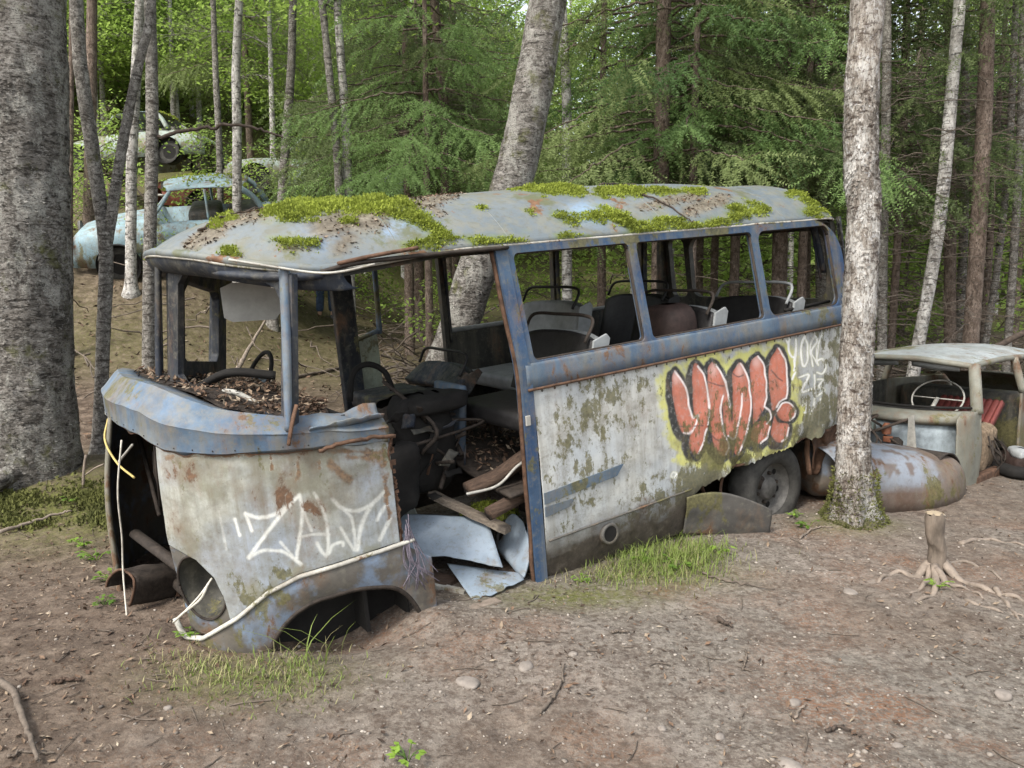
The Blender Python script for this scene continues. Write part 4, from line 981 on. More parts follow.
# seats
def bus_seat(x, y0, y1, mat, shell, h=1.37, rust_tip=False):
    s = bpy.data.objects.new('seat', None); COL.objects.link(s); s.parent = bus
    W2 = y1 - y0; yc = (y0 + y1) / 2
    m = MB(); m.box((x - .20, yc, .88), (.42, W2, .11), bev=.035); m.build('cushion', mat, s)
    m = MB(); m.grid(np.array([[(x + .06 + .13 * t + .02 * math.cos(v * 3), y0 + W2 * (.5 + .5 * v), .93 + (h - .95) * t - .05 * abs(v) ** 4 * t) for v in np.linspace(-1, 1, 24)] for t in np.linspace(0, 1, 16)])); m.build('backrest', mat, s, solid=.06)
    m = MB(); m.grid(np.array([[(x + .115 + .13 * t + .02 * math.cos(v * 3), y0 - .005 + (W2 + .01) * (.5 + .5 * v), .86 + (h - .88) * t - .05 * abs(v) ** 4 * t) for v in np.linspace(-1, 1, 24)] for t in np.linspace(0, 1, 16)])); m.build('back_shell', shell, s, solid=.012)
    m = MB(); m.plate([(x + .05, .92), (x + .14, .90), (x + .255, h - .05), (x + .23, h - .02), (x + .13, h - .05)], [], .016, lambda u, v, w: (u, y0 - .012 - w, v)); m.build('side_panel', shell, s, smooth=False, bevel=.004)
    m = MB(); m.tube(smooth_path([(x + .10, y0 + .02, h - .06), (x + .17, y0 + .02, h + .05), (x + .18, y0 + .10, h + .085), (x + .17, yc, h + .09), (x + .17, y1 - .10, h + .08), (x + .15, y1 - .02, h - .02)], 34), .0105, 8)
    m.build('grab_rail', M['rust_dark'] if rust_tip else (M['seat_shell'] if shell is M['seat_shell'] and rust_tip is None else M['vinyl']), s)
    m = MB()
    for yy_ in (y0 + .06, y1 - .06): m.tube([(x - .2, yy_, .84), (x - .16, yy_, .5)], .016, 6)
    m.build('seat_leg', M['rust_dark'], s)
    return s
bus_seat(.42, .12, .82, M['vinyl'], M['seat_shell'], 1.32, True)
bus_seat(1.45, .12, .84, M['vinyl'], M['seat_shell'], 1.36, True)
bus_seat(2.27, .12, .84, M['vinyl'], M['seat_shell'], 1.34, None)
bus_seat(1.06, 1.02, 1.74, M['seat_shell'], M['seat_shell'], 1.42, False)
bus_seat(1.95, 1.02, 1.74, M['vinyl'], M['vinyl'], 1.38, False)
bus_seat(.10, 1.05, 1.74, M['blue_dark'], M['blue_dark'], 1.08, False)
m = MB(); m.grid(lump((1.40, .34, 1.20), (.30, .34, .36), 9, .05), cv=True); m.build('torn_seat_foam', M['seat_red'], bus)
m = MB(); m.tube(smooth_path([(2.45, .16, 1.25), (2.60, .2, 1.29), (2.72, .3, 1.27)], 12), .014, 6); m.tube([(2.3, .10, 1.245), (2.85, .12, 1.25)], .012, 6); m.build('loose_rod', M['black'], bus)

# ---- rear wheel
wh = bpy.data.objects.new('rear_wheel', None); COL.objects.link(wh); wh.parent = bus; wh.location = (2.085, .13, .0)
tp = [(.185, -.065), (.195, -.085), (.235, -.100), (.285, -.095), (.318, -.070), (.328, -.03), (.328, .03), (.318, .07), (.285, .095), (.2, .095)]
m = MB(); m.lathe(tp, axis=1, n=56)
V0 = np.concatenate(m.V); r_ = np.hypot(V0[:, 0], V0[:, 2]); V0 *= 1 + .008 * fbm(V0 * 12, 2, 3)[:, None]; V0[:, 2] = np.where(V0[:, 2] < -.26, -.26 + (V0[:, 2] + .26) * .4, V0[:, 2]); m.V = [V0]
m.build('tyre', M['rubber'], wh)
m = MB(); m.lathe([(.196, -.085), (.200, -.070), (.190, -.055), (.178, -.040), (.172, .00), (.160, .012), (.120, .00), (.085, -.005), (.08, -.035), (.07, -.045), (.0001, -.045)], axis=1, n=48)
rim = m.build('rim', M['steel'], wh)
m = MB()
for k in range(6):
    a = k * math.pi / 3 + .2; m.lathe([(.014, 0), (.014, -.022), (.008, -.026), (.0001, -.026)], (.105 * math.cos(a), -.004, .105 * math.sin(a)), axis=1, n=6)
m.build('wheel_nut', M['rust_dark'], rim, smooth=False)
m = MB()
for k in range(6):
    a = k * math.pi / 3 + .72; m.lathe([(.0001, 0), (.022, 0)], (.138 * math.cos(a), -.0005, .138 * math.sin(a)), axis=1, n=12)
m.build('rim_hole_disc', M['black'], rim)  # flat black discs painted as the dark of the rim holes
m = MB(); m.plate([(1.5, .0), (2.5, .0), (2.5, .55), (1.5, .55)], [], .01, lambda u, v, w: (u, .55 + w, v)); m.plate([(1.45, .08), (2.55, .08), (2.55, .55), (1.45, .55)], [], .01, lambda u, v, w: (u, v, .50 + w)); m.build('rear_well_shade', M['black'], bus, smooth=False)  # black plates stand in for the shade behind the rear wheel
# ------------------------------------------------------------------ the saloon wreck beyond the birch
def axes_thing(o, origin, ang, tilt=0., roll=0.):
    R = Matrix.Rotation(ang, 4, 'Z') @ Matrix.Rotation(tilt, 4, 'Y') @ Matrix.Rotation(roll, 4, 'X')
    o.matrix_world = Matrix.Translation(Vector(origin)) @ R
    return o
M['bonnet_patch'] = rusty_paint('rusty bonnet metal', (.095, .062, .045), (.140, .112, .095), rust=.42, dirt=.6, moss=.2, streak=False, attr='spray', spec=.2)
wreck = thing('wrecked_car', 'grey green saloon wreck without bonnet, red seat inside, behind the pale flaky tree', 'car')
axes_thing(wreck, (3.76, 6.15, .0), math.atan2(.64, .77), -.015, .0)
CW = 1.24
def cwall(th=.03):  return lambda u, v, w: (u, .0 + .10 * np.clip((v - .70) / .30, 0, 1) + w, v)
# cowl side
m = MB(); u = np.linspace(0, 1, 26); v = np.linspace(0, 1, 34); U, V_ = np.meshgrid(u, v, indexing='ij')
xf = -.30 + .10 * np.abs(V_ - .45) ** 1.5 + .10 * (V_ > .93) * (V_ - .93) / .07
X = xf + (.055 - xf) * U; Yc = -.005 + .06 * (1 - U) ** 3 - .03 * np.sin(V_ * 3) + .006 * fbm(np.stack([U * 5, V_ * 6, U * 0], -1), 3, 2)
m.grid(np.stack([X, Yc, -.08 + .715 * V_], -1)); m.build('cowl_side', M['car_grey'], wreck, solid=.01)
m = MB(); m.tube([(.05, .0, -.05), (.055, -.012, .35), (.05, .0, .63)], .022, 8); m.build('door_pillar', M['car_grey'], wreck)
m = MB(); m.box((.075, .01, .50), (.03, .03, .10), bev=.005); m.box((.075, .01, .18), (.03, .03, .10), bev=.005); m.build('hinge', M['rust_dark'], wreck, smooth=False)
# scuttle round the bottom of the windscreen
m = MB(); A = []
for t in np.linspace(0, 1, 40):
    y = CW * t; v = 2 * t - 1; xx_ = -.34 * (1 - abs(v) ** 2.5)
    A.append([(xx_ - .08, y, .545 - .02 * abs(v)), (xx_ - .10, y, .57), (xx_ - .07, y, .60), (xx_ + .02, y, .625), (xx_ + .10, y, .625), (xx_ + .12, y, .56)])
m.grid(np.array(A)); m.build('scuttle', M['car_grey'], wreck, solid=.008)
# firewall with its fittings
m = MB(); A = []
for t in np.linspace(0, 1, 26):
    y = .03 + (CW - .06) * t; v = 2 * t - 1; xx_ = -.34 * (1 - abs(v) ** 2.5) - .055
    A.append([(xx_, y, .555), (xx_ - .01, y, .42), (xx_ + .02, y, .25), (xx_ - .06, y, .08)])
m.grid(np.array(A)); fw = m.build('firewall', M['dash'], wreck, solid=.01)
m = MB(); m.box((-.42, .75, .50), (.10, .28, .13), bev=.02); m.lathe([(.07, 0), (.07, -.10), (.03, -.12), (.0001, -.12)], (-.42, .92, .50), axis=0, n=20); m.build('heater_box', M['greenish'], fw)
m = MB(); m.lathe([(.035, 0), (.04, .05), (.02, .09), (.0001, .09)], (-.46, .50, .44), n=14); m.box((-.47, .48, .40), (.05, .07, .05), bev=.01); m.build('brake_reservoir', M['orange'], fw)
m = MB(); m.lathe([(.045, 0), (.05, .09), (.02, .12), (.0001, .12)], (-.45, .42, .30), n=16); m.build('wiper_motor', M['rust_dark'], fw)
m = MB(); m.plate([(.26, .28), (.34, .28), (.34, .60), (.30, .62)], [], .012, lambda u, v, w: (-.43 - w, u, v)); m.build('bracket', M['chrome'], fw, smooth=False)
m = MB(); m.box((-.50, .25, .24), (.22, .34, .15), np.array(Matrix.Rotation(.5, 3, 'Y') @ Matrix.Rotation(.3, 3, 'X')), bev=.02); m.box((-.55, .55, .22), (.2, .3, .08), np.array(Matrix.Rotation(-.3, 3, 'X')), bev=.02); m.build('battery_tray', M['black'], wreck)
m = MB()
for k in range(10):
    p0 = np.array([-.50 - .2 * rng.random(), .1 + .8 * rng.random(), .22 + .28 * rng.random()]); m.tube(smooth_path([p0, p0 + rng.normal(size=3) * .14, p0 + rng.normal(size=3) * .2], 12), .007 + .006 * rng.random(), 6)
m.build('loose_hose', M['twig_dark'], wreck)
m = MB(); m.grid(lump((-.75, .65, .18), (.7, .8, .34), 6, .14), cv=True); m.build('engine_remains', M['rust'], wreck)
# inner wing, curve of the far front wheel housing
m = MB(); a = np.linspace(.1, math.pi - .3, 20); m.grid(np.array([[(-.52 + .34 * math.cos(t), y, .02 + .34 * math.sin(t)) for y in np.linspace(.0, .22, 6)] for t in a])); m.build('inner_wing', M['rust_dark'], wreck, solid=.01)
# windscreen surround and roof
def rf(t, s):   # roof sheet: t across 0..1, s front..tail 0..1
    v = 2 * t - 1
    x = .16 - .12 * (1 - abs(v) ** 2.6) * (1 - s) + 1.75 * s + .14 * (1 - abs(v) ** 2.6) * s; y = .095 + (CW - .19) * t
    z = .985 + .075 * (1 - abs(v) ** 2.4) * (1 - (2 * s - 1) ** 4 * .35) + .02 * math.sin(math.pi * s) - .03 * s * s
    return (x, y, z)
A = np.array([[rf(t, s) for s in np.linspace(0, 1, 30)] for t in np.linspace(0, 1, 30)]); A[..., 2] += .006 * fbm(A * 4, 3, 2)
MB().grid(A).build('roof', M['car_roof'], wreck, solid=.012)
m = MB(); m.tube(A[:, 0] + np.array([.01, 0, -.012]), .026, 8); m.tube(A[0] + np.array([0, .01, -.010]), .026, 8); m.tube(A[-1] + np.array([0, -.01, -.010]), .026, 8); m.build('roof_gutter', M['car_grey'], wreck)
Ai = A.copy(); Ai[..., 2] -= .025; MB().grid(Ai).build('headlining', M['inner'], wreck)
for y0, y1 in ((.0, .095), (CW, CW - .095)):
    m = MB(); m.tube(smooth_path([(.02, y0, .61), (.06, y0 + (y1 - y0) * .4, .82), (.165, y1, .985)], 12), .048, 8, flat=.7); m.build('windscreen_pillar', M['car_grey'], wreck)
    m = MB(); m.tube(smooth_path([(1.08, y0, .68), (1.08, y1, .99)], 8), .035, 8, flat=.7); m.build('door_pillar', M['car_grey'], wreck)
    m = MB(); m.tube(smooth_path([(2.2, y0, .68), (2.05, y0 + (y1 - y0) * .6, .86), (1.9, y1, .96)], 8), .06, 8, flat=.6); m.build('rear_pillar', M['car_grey'], wreck)
m = MB(); m.tube(np.array([(.03 - .30 * (1 - abs(v) ** 2.5) + .02, CW * (v + 1) / 2, .655) for v in np.linspace(-1, 1, 30)]), .012, 6); m.build('windscreen_rubber', M['black'], wreck)
for t0, t1 in ((.10, .44), (.55, .90)):
    m = MB(); B = []
    for t in np.linspace(t0, t1, 12): 
        x, y, z = rf(t, 0); B.append([(x + .03, y, z - .022), (x + .055, y, z - .075 - .012 * math.sin(math.pi * (t - t0) / (t1 - t0)))])
    m.grid(np.array(B)); m.build('sun_visor', M['seat_shell'], wreck, solid=.014)
m = MB(); a = np.linspace(0, 2 * math.pi, 40); m.tube(np.stack([.26 + .09 * np.sin(a), .40 + .21 * np.cos(a),   .67 + .15 * np.sin(a)], 1), .0075, 7, cap=False); m.tube([(.26, .19, .67), (.26, .61, .67)], .006, 6); m.tube([(.26, .40, .67), (.02, .40, .50)], .018, 7); m.build('steering_wheel', M['chrome'], wreck)
m = MB(); m.box((.06, CW / 2, .52), (.12, CW - .12, .16), bev=.03); m.build('dashboard', M['black'], wreck)
# body behind the door and far side
for y in (.0, CW):
    m = MB(); m.plate([(1.06, .0), (2.75, .05), (2.85, .45), (2.6, .62), (1.06, .70)], [], .02, lambda u, v, w: (u, y + (w if y == 0 else -w), v)); m.build('rear_wing', M['car_grey'], wreck, smooth=False, bevel=.006)
m = MB(); m.plate([(-.3, .0), (1.06, .0), (1.06, .70), (.0, .70), (-.3, .55)], [], .02, lambda u, v, w: (u, CW - .02 - w, v)); m.build('far_door', M['inner'], wreck, smooth=False)
m = MB(); m.grid(np.array([[(2.1 + .72 * s, .04 + (CW - .08) * t, .70 - .30 * s ** 2.5 + .03 * math.sin(math.pi * t)) for s in np.linspace(0, 1, 10)] for t in np.linspace(0, 1, 10)])); m.build('boot_lid', M['car_grey'], wreck, solid=.01)
m = MB(); m.box((1.2, CW / 2, .05), (2.9, CW - .06, .06), bev=.01); m.build('floor', M['rust_dark'], wreck, smooth=False)
m = MB(); m.box((1.45, CW / 2, .36), (.30, CW - .12, .54), bev=.06); m.build('rear_seat_block', M['inner'], wreck)  # dark block added so that the cabin looks dark
m = MB(); m.box((.55, .0, .04), (1.05, .07, .10), bev=.015); m.build('door_sill', M['rust'], wreck)
# red ribbed seat, stuffing spilling out
sb = bpy.data.objects.new('front_seat', None); COL.objects.link(sb); sb.parent = wreck
R_ = np.array(Matrix.Rotation(rad(-24), 3, 'Y'))
m = MB(); A = []
for t in np.linspace(0, 1, 60): A.append([(.62 + .30 * s + .008 * math.cos(t * 60) * (1 - abs(2 * s - 1) ** 6), .10 + .52 * t, .37 + .22 * s + .012 * math.cos(t * 60)) for s in np.linspace(0, 1, 12)])
m.grid(np.array(A)); m.build('backrest', M['red_vinyl'], sb, solid=.05)
m = MB(); m.box((.48, .36, .30), (.38, .5, .12), bev=.04); m.build('cushion', M['rust'], sb)
m = MB(); m.grid(lump((.52, .18, .24), (.46, .30, .40), 4, .14), cv=True); m.build('stuffing', simple('rotted straw stuffing', (.20, .145, .095), .95, .6, 30, 1., .02), sb)
m = MB()
for k in range(8):
    m.tube(smooth_path([(.3 + .4 * rng.random(), .02 + .1 * rng.random(), .30 + .1 * rng.random()), (.35 + .4 * rng.random(), -.02, .2), (.4 + .4 * rng.random(), -.03, .06)], 8), .007, 5)
m.build('seat_spring', M['rust_dark'], sb)
pm = thing('torn_car_seat', 'torn red brown and white car seat slumped on the ground by the saloon door', 'car seat')
pos = at_height(1017, 478, .0)
pm.location = (*pos[:2], gz(*pos[:2])); pm.scale = (.8, .8, .8)
m = MB(); m.grid(lump((0.05, .05, .13), (.30, .40, .24), 8, .25, 40), cv=True); m.build('cushion', M['seat_red'], pm)
m = MB(); m.grid(lump((.02, -.02, .24), (.18, .30, .10), 12, .35, 40), cv=True); m.build('stuffing', M['seat_shell'], pm)
m = MB(); m.grid(lump((.0, .0, .06), (.40, .48, .12), 7, .1), cv=True); m.build('base', M['black'], pm)

# bonnet lying in front of it
bon = thing('fallen_bonnet', 'rounded rusty car bonnet with a patch of blue paint lying behind the pale flaky tree', 'car bonnet')
axes_thing(bon, (2.90, 5.92, -.02), rad(14), 0, 0); bon.scale = (1.12, 1.1, 1.12)
u = np.linspace(0, 1, 70); v = np.linspace(0, 1, 46); U, V_ = np.meshgrid(u, v, indexing='ij')
vv_ = 2 * V_ - 1
w_ = .42 * (1 - np.clip((U - .25) / .75, 0, 1) ** 3.2 * .9) ; hgt = (.42 - .16 * np.clip((U - .2) / .8, 0, 1) ** 1.2) * (1 - np.clip((U - .82) / .18, 0, 1) ** 2.2)
ang_ = vv_ * math.pi / 2
sy_ = np.sign(vv_) * np.abs(np.sin(ang_)) ** .62; cz_ = np.abs(np.cos(ang_)) ** .50
Xb = -.62 + 1.30 * U; Yb = w_ * sy_; Zb = hgt * cz_
A = np.stack([Xb, Yb, Zb], -1); A += (.012 * fbm(A * 3.5, 3, 4))[..., None] * np.array([.3, 1, 1])
fl = A.reshape(-1, 3); C = np.zeros((len(fl), 4)); C[:, :3] = (.185, .205, .235)
edge = .20 + .10 * fbm(fl * 6, 4, 6) - .02
C[:, 3] = np.clip(sstep(.05, -.03, fl[:, 0] - edge + .0) * sstep(.05, .12, fl[:, 2] - .10 + .05 * fbm(fl * 9, 3, 2)), 0, 1) * np.where(fbm(fl * 14, 3, 9) > .22, .2, 1)
MB().grid(A).build('bonnet_skin', M['bonnet_patch'], bon, attr={'spray': C}, recalc=False, solid=.008)
m = MB(); m.tube(A[:, 0] + np.array([0, -.005, .012]), .014, 7, flat=.6); m.tube(A[10], .010, 6); m.build('bonnet_edge', M['white_old'], bon)
m = MB(); m.grid(lump((-.45, .10, .24), (.35, .5, .4), 5, .1), cv=True); m.build('headlamp_nacelle', M['fender'], bon)

# ------------------------------------------------------------------ junk at the bus door
def PG(px, py, z): return at_height(px, py, z)
sheet_t = thing('crumpled_metal_sheet', 'buckled pale blue metal sheet folded upright at one end by the bus door', 'metal sheet', (*PG(480, 575, .0)[:2], 0))
o0 = np.array(sheet_t.location)
def sheet_mesh(corners, name, mat, nu=24, nv=24, amp=.010, seed=1, ragged=True, parent=sheet_t):
    c = [np.asarray(p) - o0 for p in corners]; u = np.linspace(0, 1, nu); v = np.linspace(0, 1, nv); U, V_ = np.meshgrid(u, v, indexing='ij')
    if ragged: V_ = V_ * (1 + .06 * vnoise(np.stack([U * 9, U * 0, U * 0], -1), seed) * V_)
    U = U[..., None]; V_ = V_[..., None]
    A = c[0] * (1 - U) * (1 - V_) + c[1] * U * (1 - V_) + c[2] * U * V_ + c[3] * (1 - U) * V_
    A = A + np.array([.1, .3, 1.]) * (amp * fbm(A * 4 + seed, 3, seed))[..., None]
    return MB().grid(A).build(name, mat, parent, solid=.005)
sheet_mesh([PG(396, 514, .31), PG(486, 518, .31), PG(502, 564, .13), PG(402, 554, .17)], 'flat_panel', M['sheet'], seed=3, amp=.014)
sheet_mesh([PG(447, 563, .10), PG(520, 574, .05), PG(524, 581, .035), PG(473, 601, .015)], 'folded_lip', M['sheet'], seed=6, amp=.008)
# fin that stands up: a curved fold
base_ = [PG(494, 545, .10), PG(508, 562, .07), PG(523, 578, .04), PG(526, 566, .07)]; top_ = [PG(502, 524, .24), PG(513, 514, .31), PG(522, 520, .30), PG(525, 533, .25)]
b_ = smooth_path([p - o0 for p in base_], 24); t_ = smooth_path([p - o0 for p in top_], 24)
A = np.stack([b_ + (t_ - b_) * s + np.array([.03, -.03, 0]) * math.sin(math.pi * s) for s in np.linspace(0, 1, 18)], 1)
A += (.007 * fbm(A * 8, 3, 5))[..., None]
MB().grid(A).build('upright_fold', M['sheet'], sheet_t, solid=.005)
m = MB(); m.tube(smooth_path([PG(496, 552, .10) - o0, PG(499, 532, .20) - o0, PG(510, 516, .29) - o0, PG(521, 519, .30) - o0], 20), .009, 6); m.build('rubber_seal', M['rubber'], sheet_t)

def plank(name, label, p0, p1, w, h, mat, cat='plank', roll=0., group=None, jag=.15):
    p0 = np.asarray(p0); p1 = np.asarray(p1); d = p1 - p0; L = np.linalg.norm(d); d = d / L
    s = np.cross(d, [0, 0, 1]); s /= np.linalg.norm(s); up = np.cross(s, d)
    s2 = s * math.cos(roll) + up * math.sin(roll); up = np.cross(s2, d)
    m = MB(); A = []
    for t in np.linspace(-.5, .5, 22):
        k = 1 - jag * abs(vnoise(np.array([[t * 8, L * 9, 3.]]), 3)[0]); 
        A.append([d * L * (t + .02 * vnoise(np.array([[j * 3., t, 5.]]), 2)[0]) + s2 * w * k * a + up * h * b for j, (a, b) in enumerate(((-.5, -.5), (-.1, -.55), (.5, -.5), (.52, .1), (.5, .5), (.1, .56), (-.3, .5), (-.5, .45)))])
    A = np.array(A); A += (.004 * fbm(A * 14, 3, 4))[..., None]
    m.grid(A, cv=True); n = 8; b = 0
    m.F.append(tuple(range(n))); m.F.append(tuple(range(21 * n + n - 1, 21 * n - 1, -1)))
    o = m.build(name, mat, smooth=False); o.location = (p0 + p1) / 2
    return tag(o, label, cat, group)
plank('plank', 'long grey plank sloping across the bus doorway behind the metal sheet', PG(432, 494, .42), PG(508, 530, .28), .07, .035, M['wood_grey'])
plank('board_fragment', 'rotten brown board under the front edge of the buckled metal sheet', PG(404, 568, .04), PG(452, 584, .02), .13, .025, M['wood_brown'], 'wood')
plank('board_fragment', 'splintered brown board against the torn bus panel edge', PG(402, 556, .06), PG(432, 566, .05), .06, .02, M['wood_brown'], 'wood')
plank('board_fragment', 'cream edged strip of board lying lowest in the junk by the bus door', PG(424, 583, .02), PG(466, 593, .015), .045, .03, M['white_old'], 'wood')
plank('board_fragment', 'brown board stub leaning between the metal sheet and its upright fold', PG(478, 530, .18), PG(497, 562, .08), .05, .02, M['wood_brown'], 'wood', .6)
plank('board_fragment', 'flat pale chip of wood on the soil below the metal sheet', PG(468, 609, .012), PG(498, 600, .012), .06, .014, M['stick_pale'], 'wood')
gl = thing('glass_pane', 'dull pane of old glass leaning inside the bus doorway edge', 'glass', (*PG(406, 520, .3)[:2], .3))
o1 = np.array(gl.location); q = [PG(396, 496, .42), PG(408, 494, .44), PG(420, 522, .26), PG(402, 522, .26)]
m = MB(); V = [p - o1 for p in q] + [p - o1 + np.array([.004, .006, 0]) for p in q]; m.add(V, [(0, 1, 2, 3), (7, 6, 5, 4), (0, 4, 5, 1), (1, 5, 6, 2), (2, 6, 7, 3), (3, 7, 4, 0)]); m.build('pane', simple('dusty glass', (.16, .17, .15), .3, .3, 8, .1), gl, smooth=False)
mc = thing('moss_cushion', 'green moss cushion on the litter inside the bus doorway', 'moss', (*PG(490, 510, .30)[:2], .27))
u = np.linspace(0, 2 * math.pi, 26, endpoint=False)
A = np.array([[(.17 * r * math.cos(a), .12 * r * math.sin(a), .07 * (1 - r ** 2.2)) for a in u] for r in np.linspace(1, .02, 12)]); A[..., 2] += .012 * fbm(A * 20, 2, 4)
mb_ = MB().grid(A, cv=True).build('moss_bed', M['moss_dark'], mc)
pp = A.reshape(-1, 3); pp = pp[rng.integers(0, len(pp), 1500)] + rng.normal(size=(1500, 3)) * .006
tufts(pp, np.tile([0, 0, 1.], (1500, 1)), 2, .012, 'moss_tuft', M['moss'], mc, .006, .7)['kind'] = 'stuff'

# rusty open box that leans by the headlamp
rb = thing('rusty_box', 'bent rusty brown sheet metal box on the ground left of the headlamp hole', 'scrap metal', (*PG(146, 606, 0)[:2], gz(*PG(146, 606, 0)[:2])))
rb.scale = (.85, .85, .85)
rb.rotation_euler = (rad(-10), rad(-16), rad(-28))
A = []
for a in np.linspace(rad(-60), rad(165), 30):
    A.append([(.125 * math.cos(a) * (1 + .12 * math.sin(3 * a)), y, .10 + .115 * math.sin(a)) for y in np.linspace(-.15, .16, 12)])
A = np.array(A); A += (.010 * fbm(A * 9, 3, 3))[..., None]
MB().grid(A).build('bent_wall', M['rust_dark'], rb, solid=.007)
m = MB(); m.tube(A[:, 0], .008, 6); m.build('rolled_rim', M['rust'], rb)
m = MB(); m.plate([(-.11, .0), (.11, .0), (.10, .18), (-.06, .20)], [], .006, lambda u, v, w: (u, .15 + w, v)); m.build('end_wall', M['rust'], rb, smooth=False)

# ------------------------------------------------------------------ stump with its roots
st_p = PG(934, 572, .0)
stump = thing('tree_stump', 'thin sawn off stump with pale cut top and bare spreading roots', 'stump', (*st_p[:2], gz(*st_p[:2])))
def jit(A, a, P):
    A = A + (.010 * fbm(A * 26, 4, 4))[..., None]; A[-2:, :, 2] += .03 * vnoise(A[-2:] * 60, 5); return A
m = MB(); m.tube(smooth_path([(0, 0, -.06), (.0, .0, .0), (.012, .0, .12), (-.010, .0, .23), (-.012, .01, .35)], 26), np.interp(np.linspace(0, 1, 26), [0, .12, .3, .7, .93, 1], [.12, .075, .050, .047, .054, .048]), 20, jitter=jit, cap=False); m.build('trunk', simple('weathered stump wood', (.125, .100, .078), .9, .6, 16, .8, .012, 0, (1, 1, .3)), stump)
m = MB(); m.lathe([(.0001, .008), (.025, .010), (.050, .0)], (-.012, .01, .346), n=20); m.build('cut_face', M['wood_cut'], stump)
roots_px = [([(930, 570), (915, 577), (897, 575), (884, 580), (876, 586)], .026), ([(930, 572), (926, 584), (918, 592), (908, 596)], .018), ([(934, 575), (936, 588), (930, 598), (912, 604)], .024), ([(940, 572), (960, 580), (985, 590), (1010, 597), (1030, 603)], .030), ([(938, 568), (958, 563), (984, 570), (1005, 585)], .016), ([(936, 578), (952, 588), (972, 592), (985, 600)], .020), ([(995, 590), (1008, 605), (1020, 622)], .016), ([(960, 546), (985, 541), (1010, 545), (1030, 550)], .018), ([(965, 600), (1000, 612), (1030, 618)], .013)]
for l, r in roots_px:
    Q = []
    for i, (x, y) in enumerate(smooth_path(l, 26)):
        p = PG(x, y, 0.); z = gz(p[0], p[1]); lift = .06 * max(0, 1 - i / 5) if np.hypot(l[0][0] - 934, l[0][1] - 572) < 12 else 0.
        Q.append((p[0], p[1], z + r * (.0 + .4 * math.sin(i * .7)) + lift))
    m = MB(); m.tube(np.array(Q) - np.array(stump.location), np.linspace(r, r * .35, 26), 8, flat=.8, jitter=lambda A, a, P: A + (.005 * fbm(A * 20, 2, 4))[..., None]); m.build('root', M['stick_pale'], stump)

# ------------------------------------------------------------------ loose stones and sticks one can count on the soil
def stone(px, py, w, h, label, seed, mat=None):
    p = PG(px, py, 0); z = gz(p[0], p[1]); bm = bmesh.new(); bmesh.ops.create_icosphere(bm, subdivisions=3, radius=1)
    V = np.array([v.co[:] for v in bm.verts]); F = [tuple(v.index for v in f.verts) for f in bm.faces]; bm.free()
    V = V * (1 + .25 * fbm(V * 1.3 + seed * 3.1, 3, seed))[:, None] * np.array([w, w * .75, h])
    o = MB().add(V, F).build('stone', mat or M['stone']); o.location = (p[0], p[1], z + h * .25); o.rotation_euler = (0, 0, seed * 1.3)
    return tag(o, label, 'stone', 'loose stones on the soil')
for a in ((526, 667, .040, .018, 'flat tan stone on the soil below the metal sheet', 1), (468, 683, .055, .016, 'flat brown stone nearest below the bus door', 2), (1003, 697, .040, .02, 'pale flat stone near the right edge of the soil', 3), (790, 766, .045, .02, 'grey white stone at the bottom edge of the soil', 4), (573, 657, .022, .012, 'small pale pebble right of the flat tan stone', 5),
          (850, 594, .045, .014, 'low pale stone left of the stump roots', 6), (948, 736, .014, .008, 'small pale pebble alone on the soil ahead of the stump', 7), (795, 700, .030, .012, 'small whitish stone midway along the open soil', 8), (662, 726, .020, .010, 'pale pebble in the middle of the near soil', 9), (168, 708, .016, .010, 'yellowish pebble below the grass at the bus nose', 10), (898, 744, .020, .01, 'pale grey pebble near the lower right twigs', 12), (720, 735, .022, .01, 'small light stone right of the middle pebble', 13)):
    stone(*a)
def stick(px, r, label, mat=None, lift=.006, wob=.010, cat='stick', name='fallen_stick', n=22, zs=None):
    Q = []
    for i, (x, y) in enumerate(smooth_path(px, n)):
        p = on_ground(x, y); Q.append((p[0], p[1], gz(p[0], p[1]) + r * .6 + lift + (zs[0] + (zs[1] - zs[0]) * i / (n - 1) if zs else 0)))
    Q = np.array(Q); Q[1:-1] += rng.normal(size=(n - 2, 3)) * wob * np.array([.3, .3, .25]); o0 = Q[0].copy()
    o = MB().tube(Q - o0, np.linspace(r, r * .45, n), 7).build(name, mat or M['twig']); o.location = o0
    return tag(o, label, cat, 'dead sticks on the ground')
stick([(540, 717), (553, 700), (560, 688), (565, 668)], .008, 'curved thin stick on the soil below the bus door')
stick([(718, 622), (724, 626), (732, 629)], .013, 'short thick dark stub of twig right of the grass tuft', M['twig_dark'])
stick([(826, 734), (840, 731), (861, 739)], .007, 'small dark curved twig at the bottom right', M['twig_dark'])
stick([(743, 672), (746, 660), (745, 652)], .006, 'little upright twig in the middle of the soil')
stick([(795, 720), (800, 712), (806, 708)], .006, 'short pale twig by the whitish stone', M['stick_pale'])
stick([(612, 634), (630, 634)], .007, 'small brown twig under the grass tuft')
stick([(52, 686), (82, 683)], .010, 'short brown stick on the soil at left', M['wood_brown'])
stick([(0, 537), (30, 528), (58, 519), (72, 516)], .014, 'pale grey stick lying by the mossy root of the big tree', M['stick_pale'], .02)
stick([(0, 690), (14, 700), (22, 722), (30, 745), (38, 772)], .016, 'grey forked branch at the lower left corner', M['twig'], .02)
stick([(8, 760), (30, 755), (55, 758)], .006, 'thin twig crossing the branch at the lower left corner', M['twig'])
stick([(700, 575), (735, 585), (775, 592)], .007, 'long thin twig on the litter in front of the rear wheel', M['twig'])
stick([(225, 640), (262, 655)], .008, 'thin stick on the grass under the bus fender')
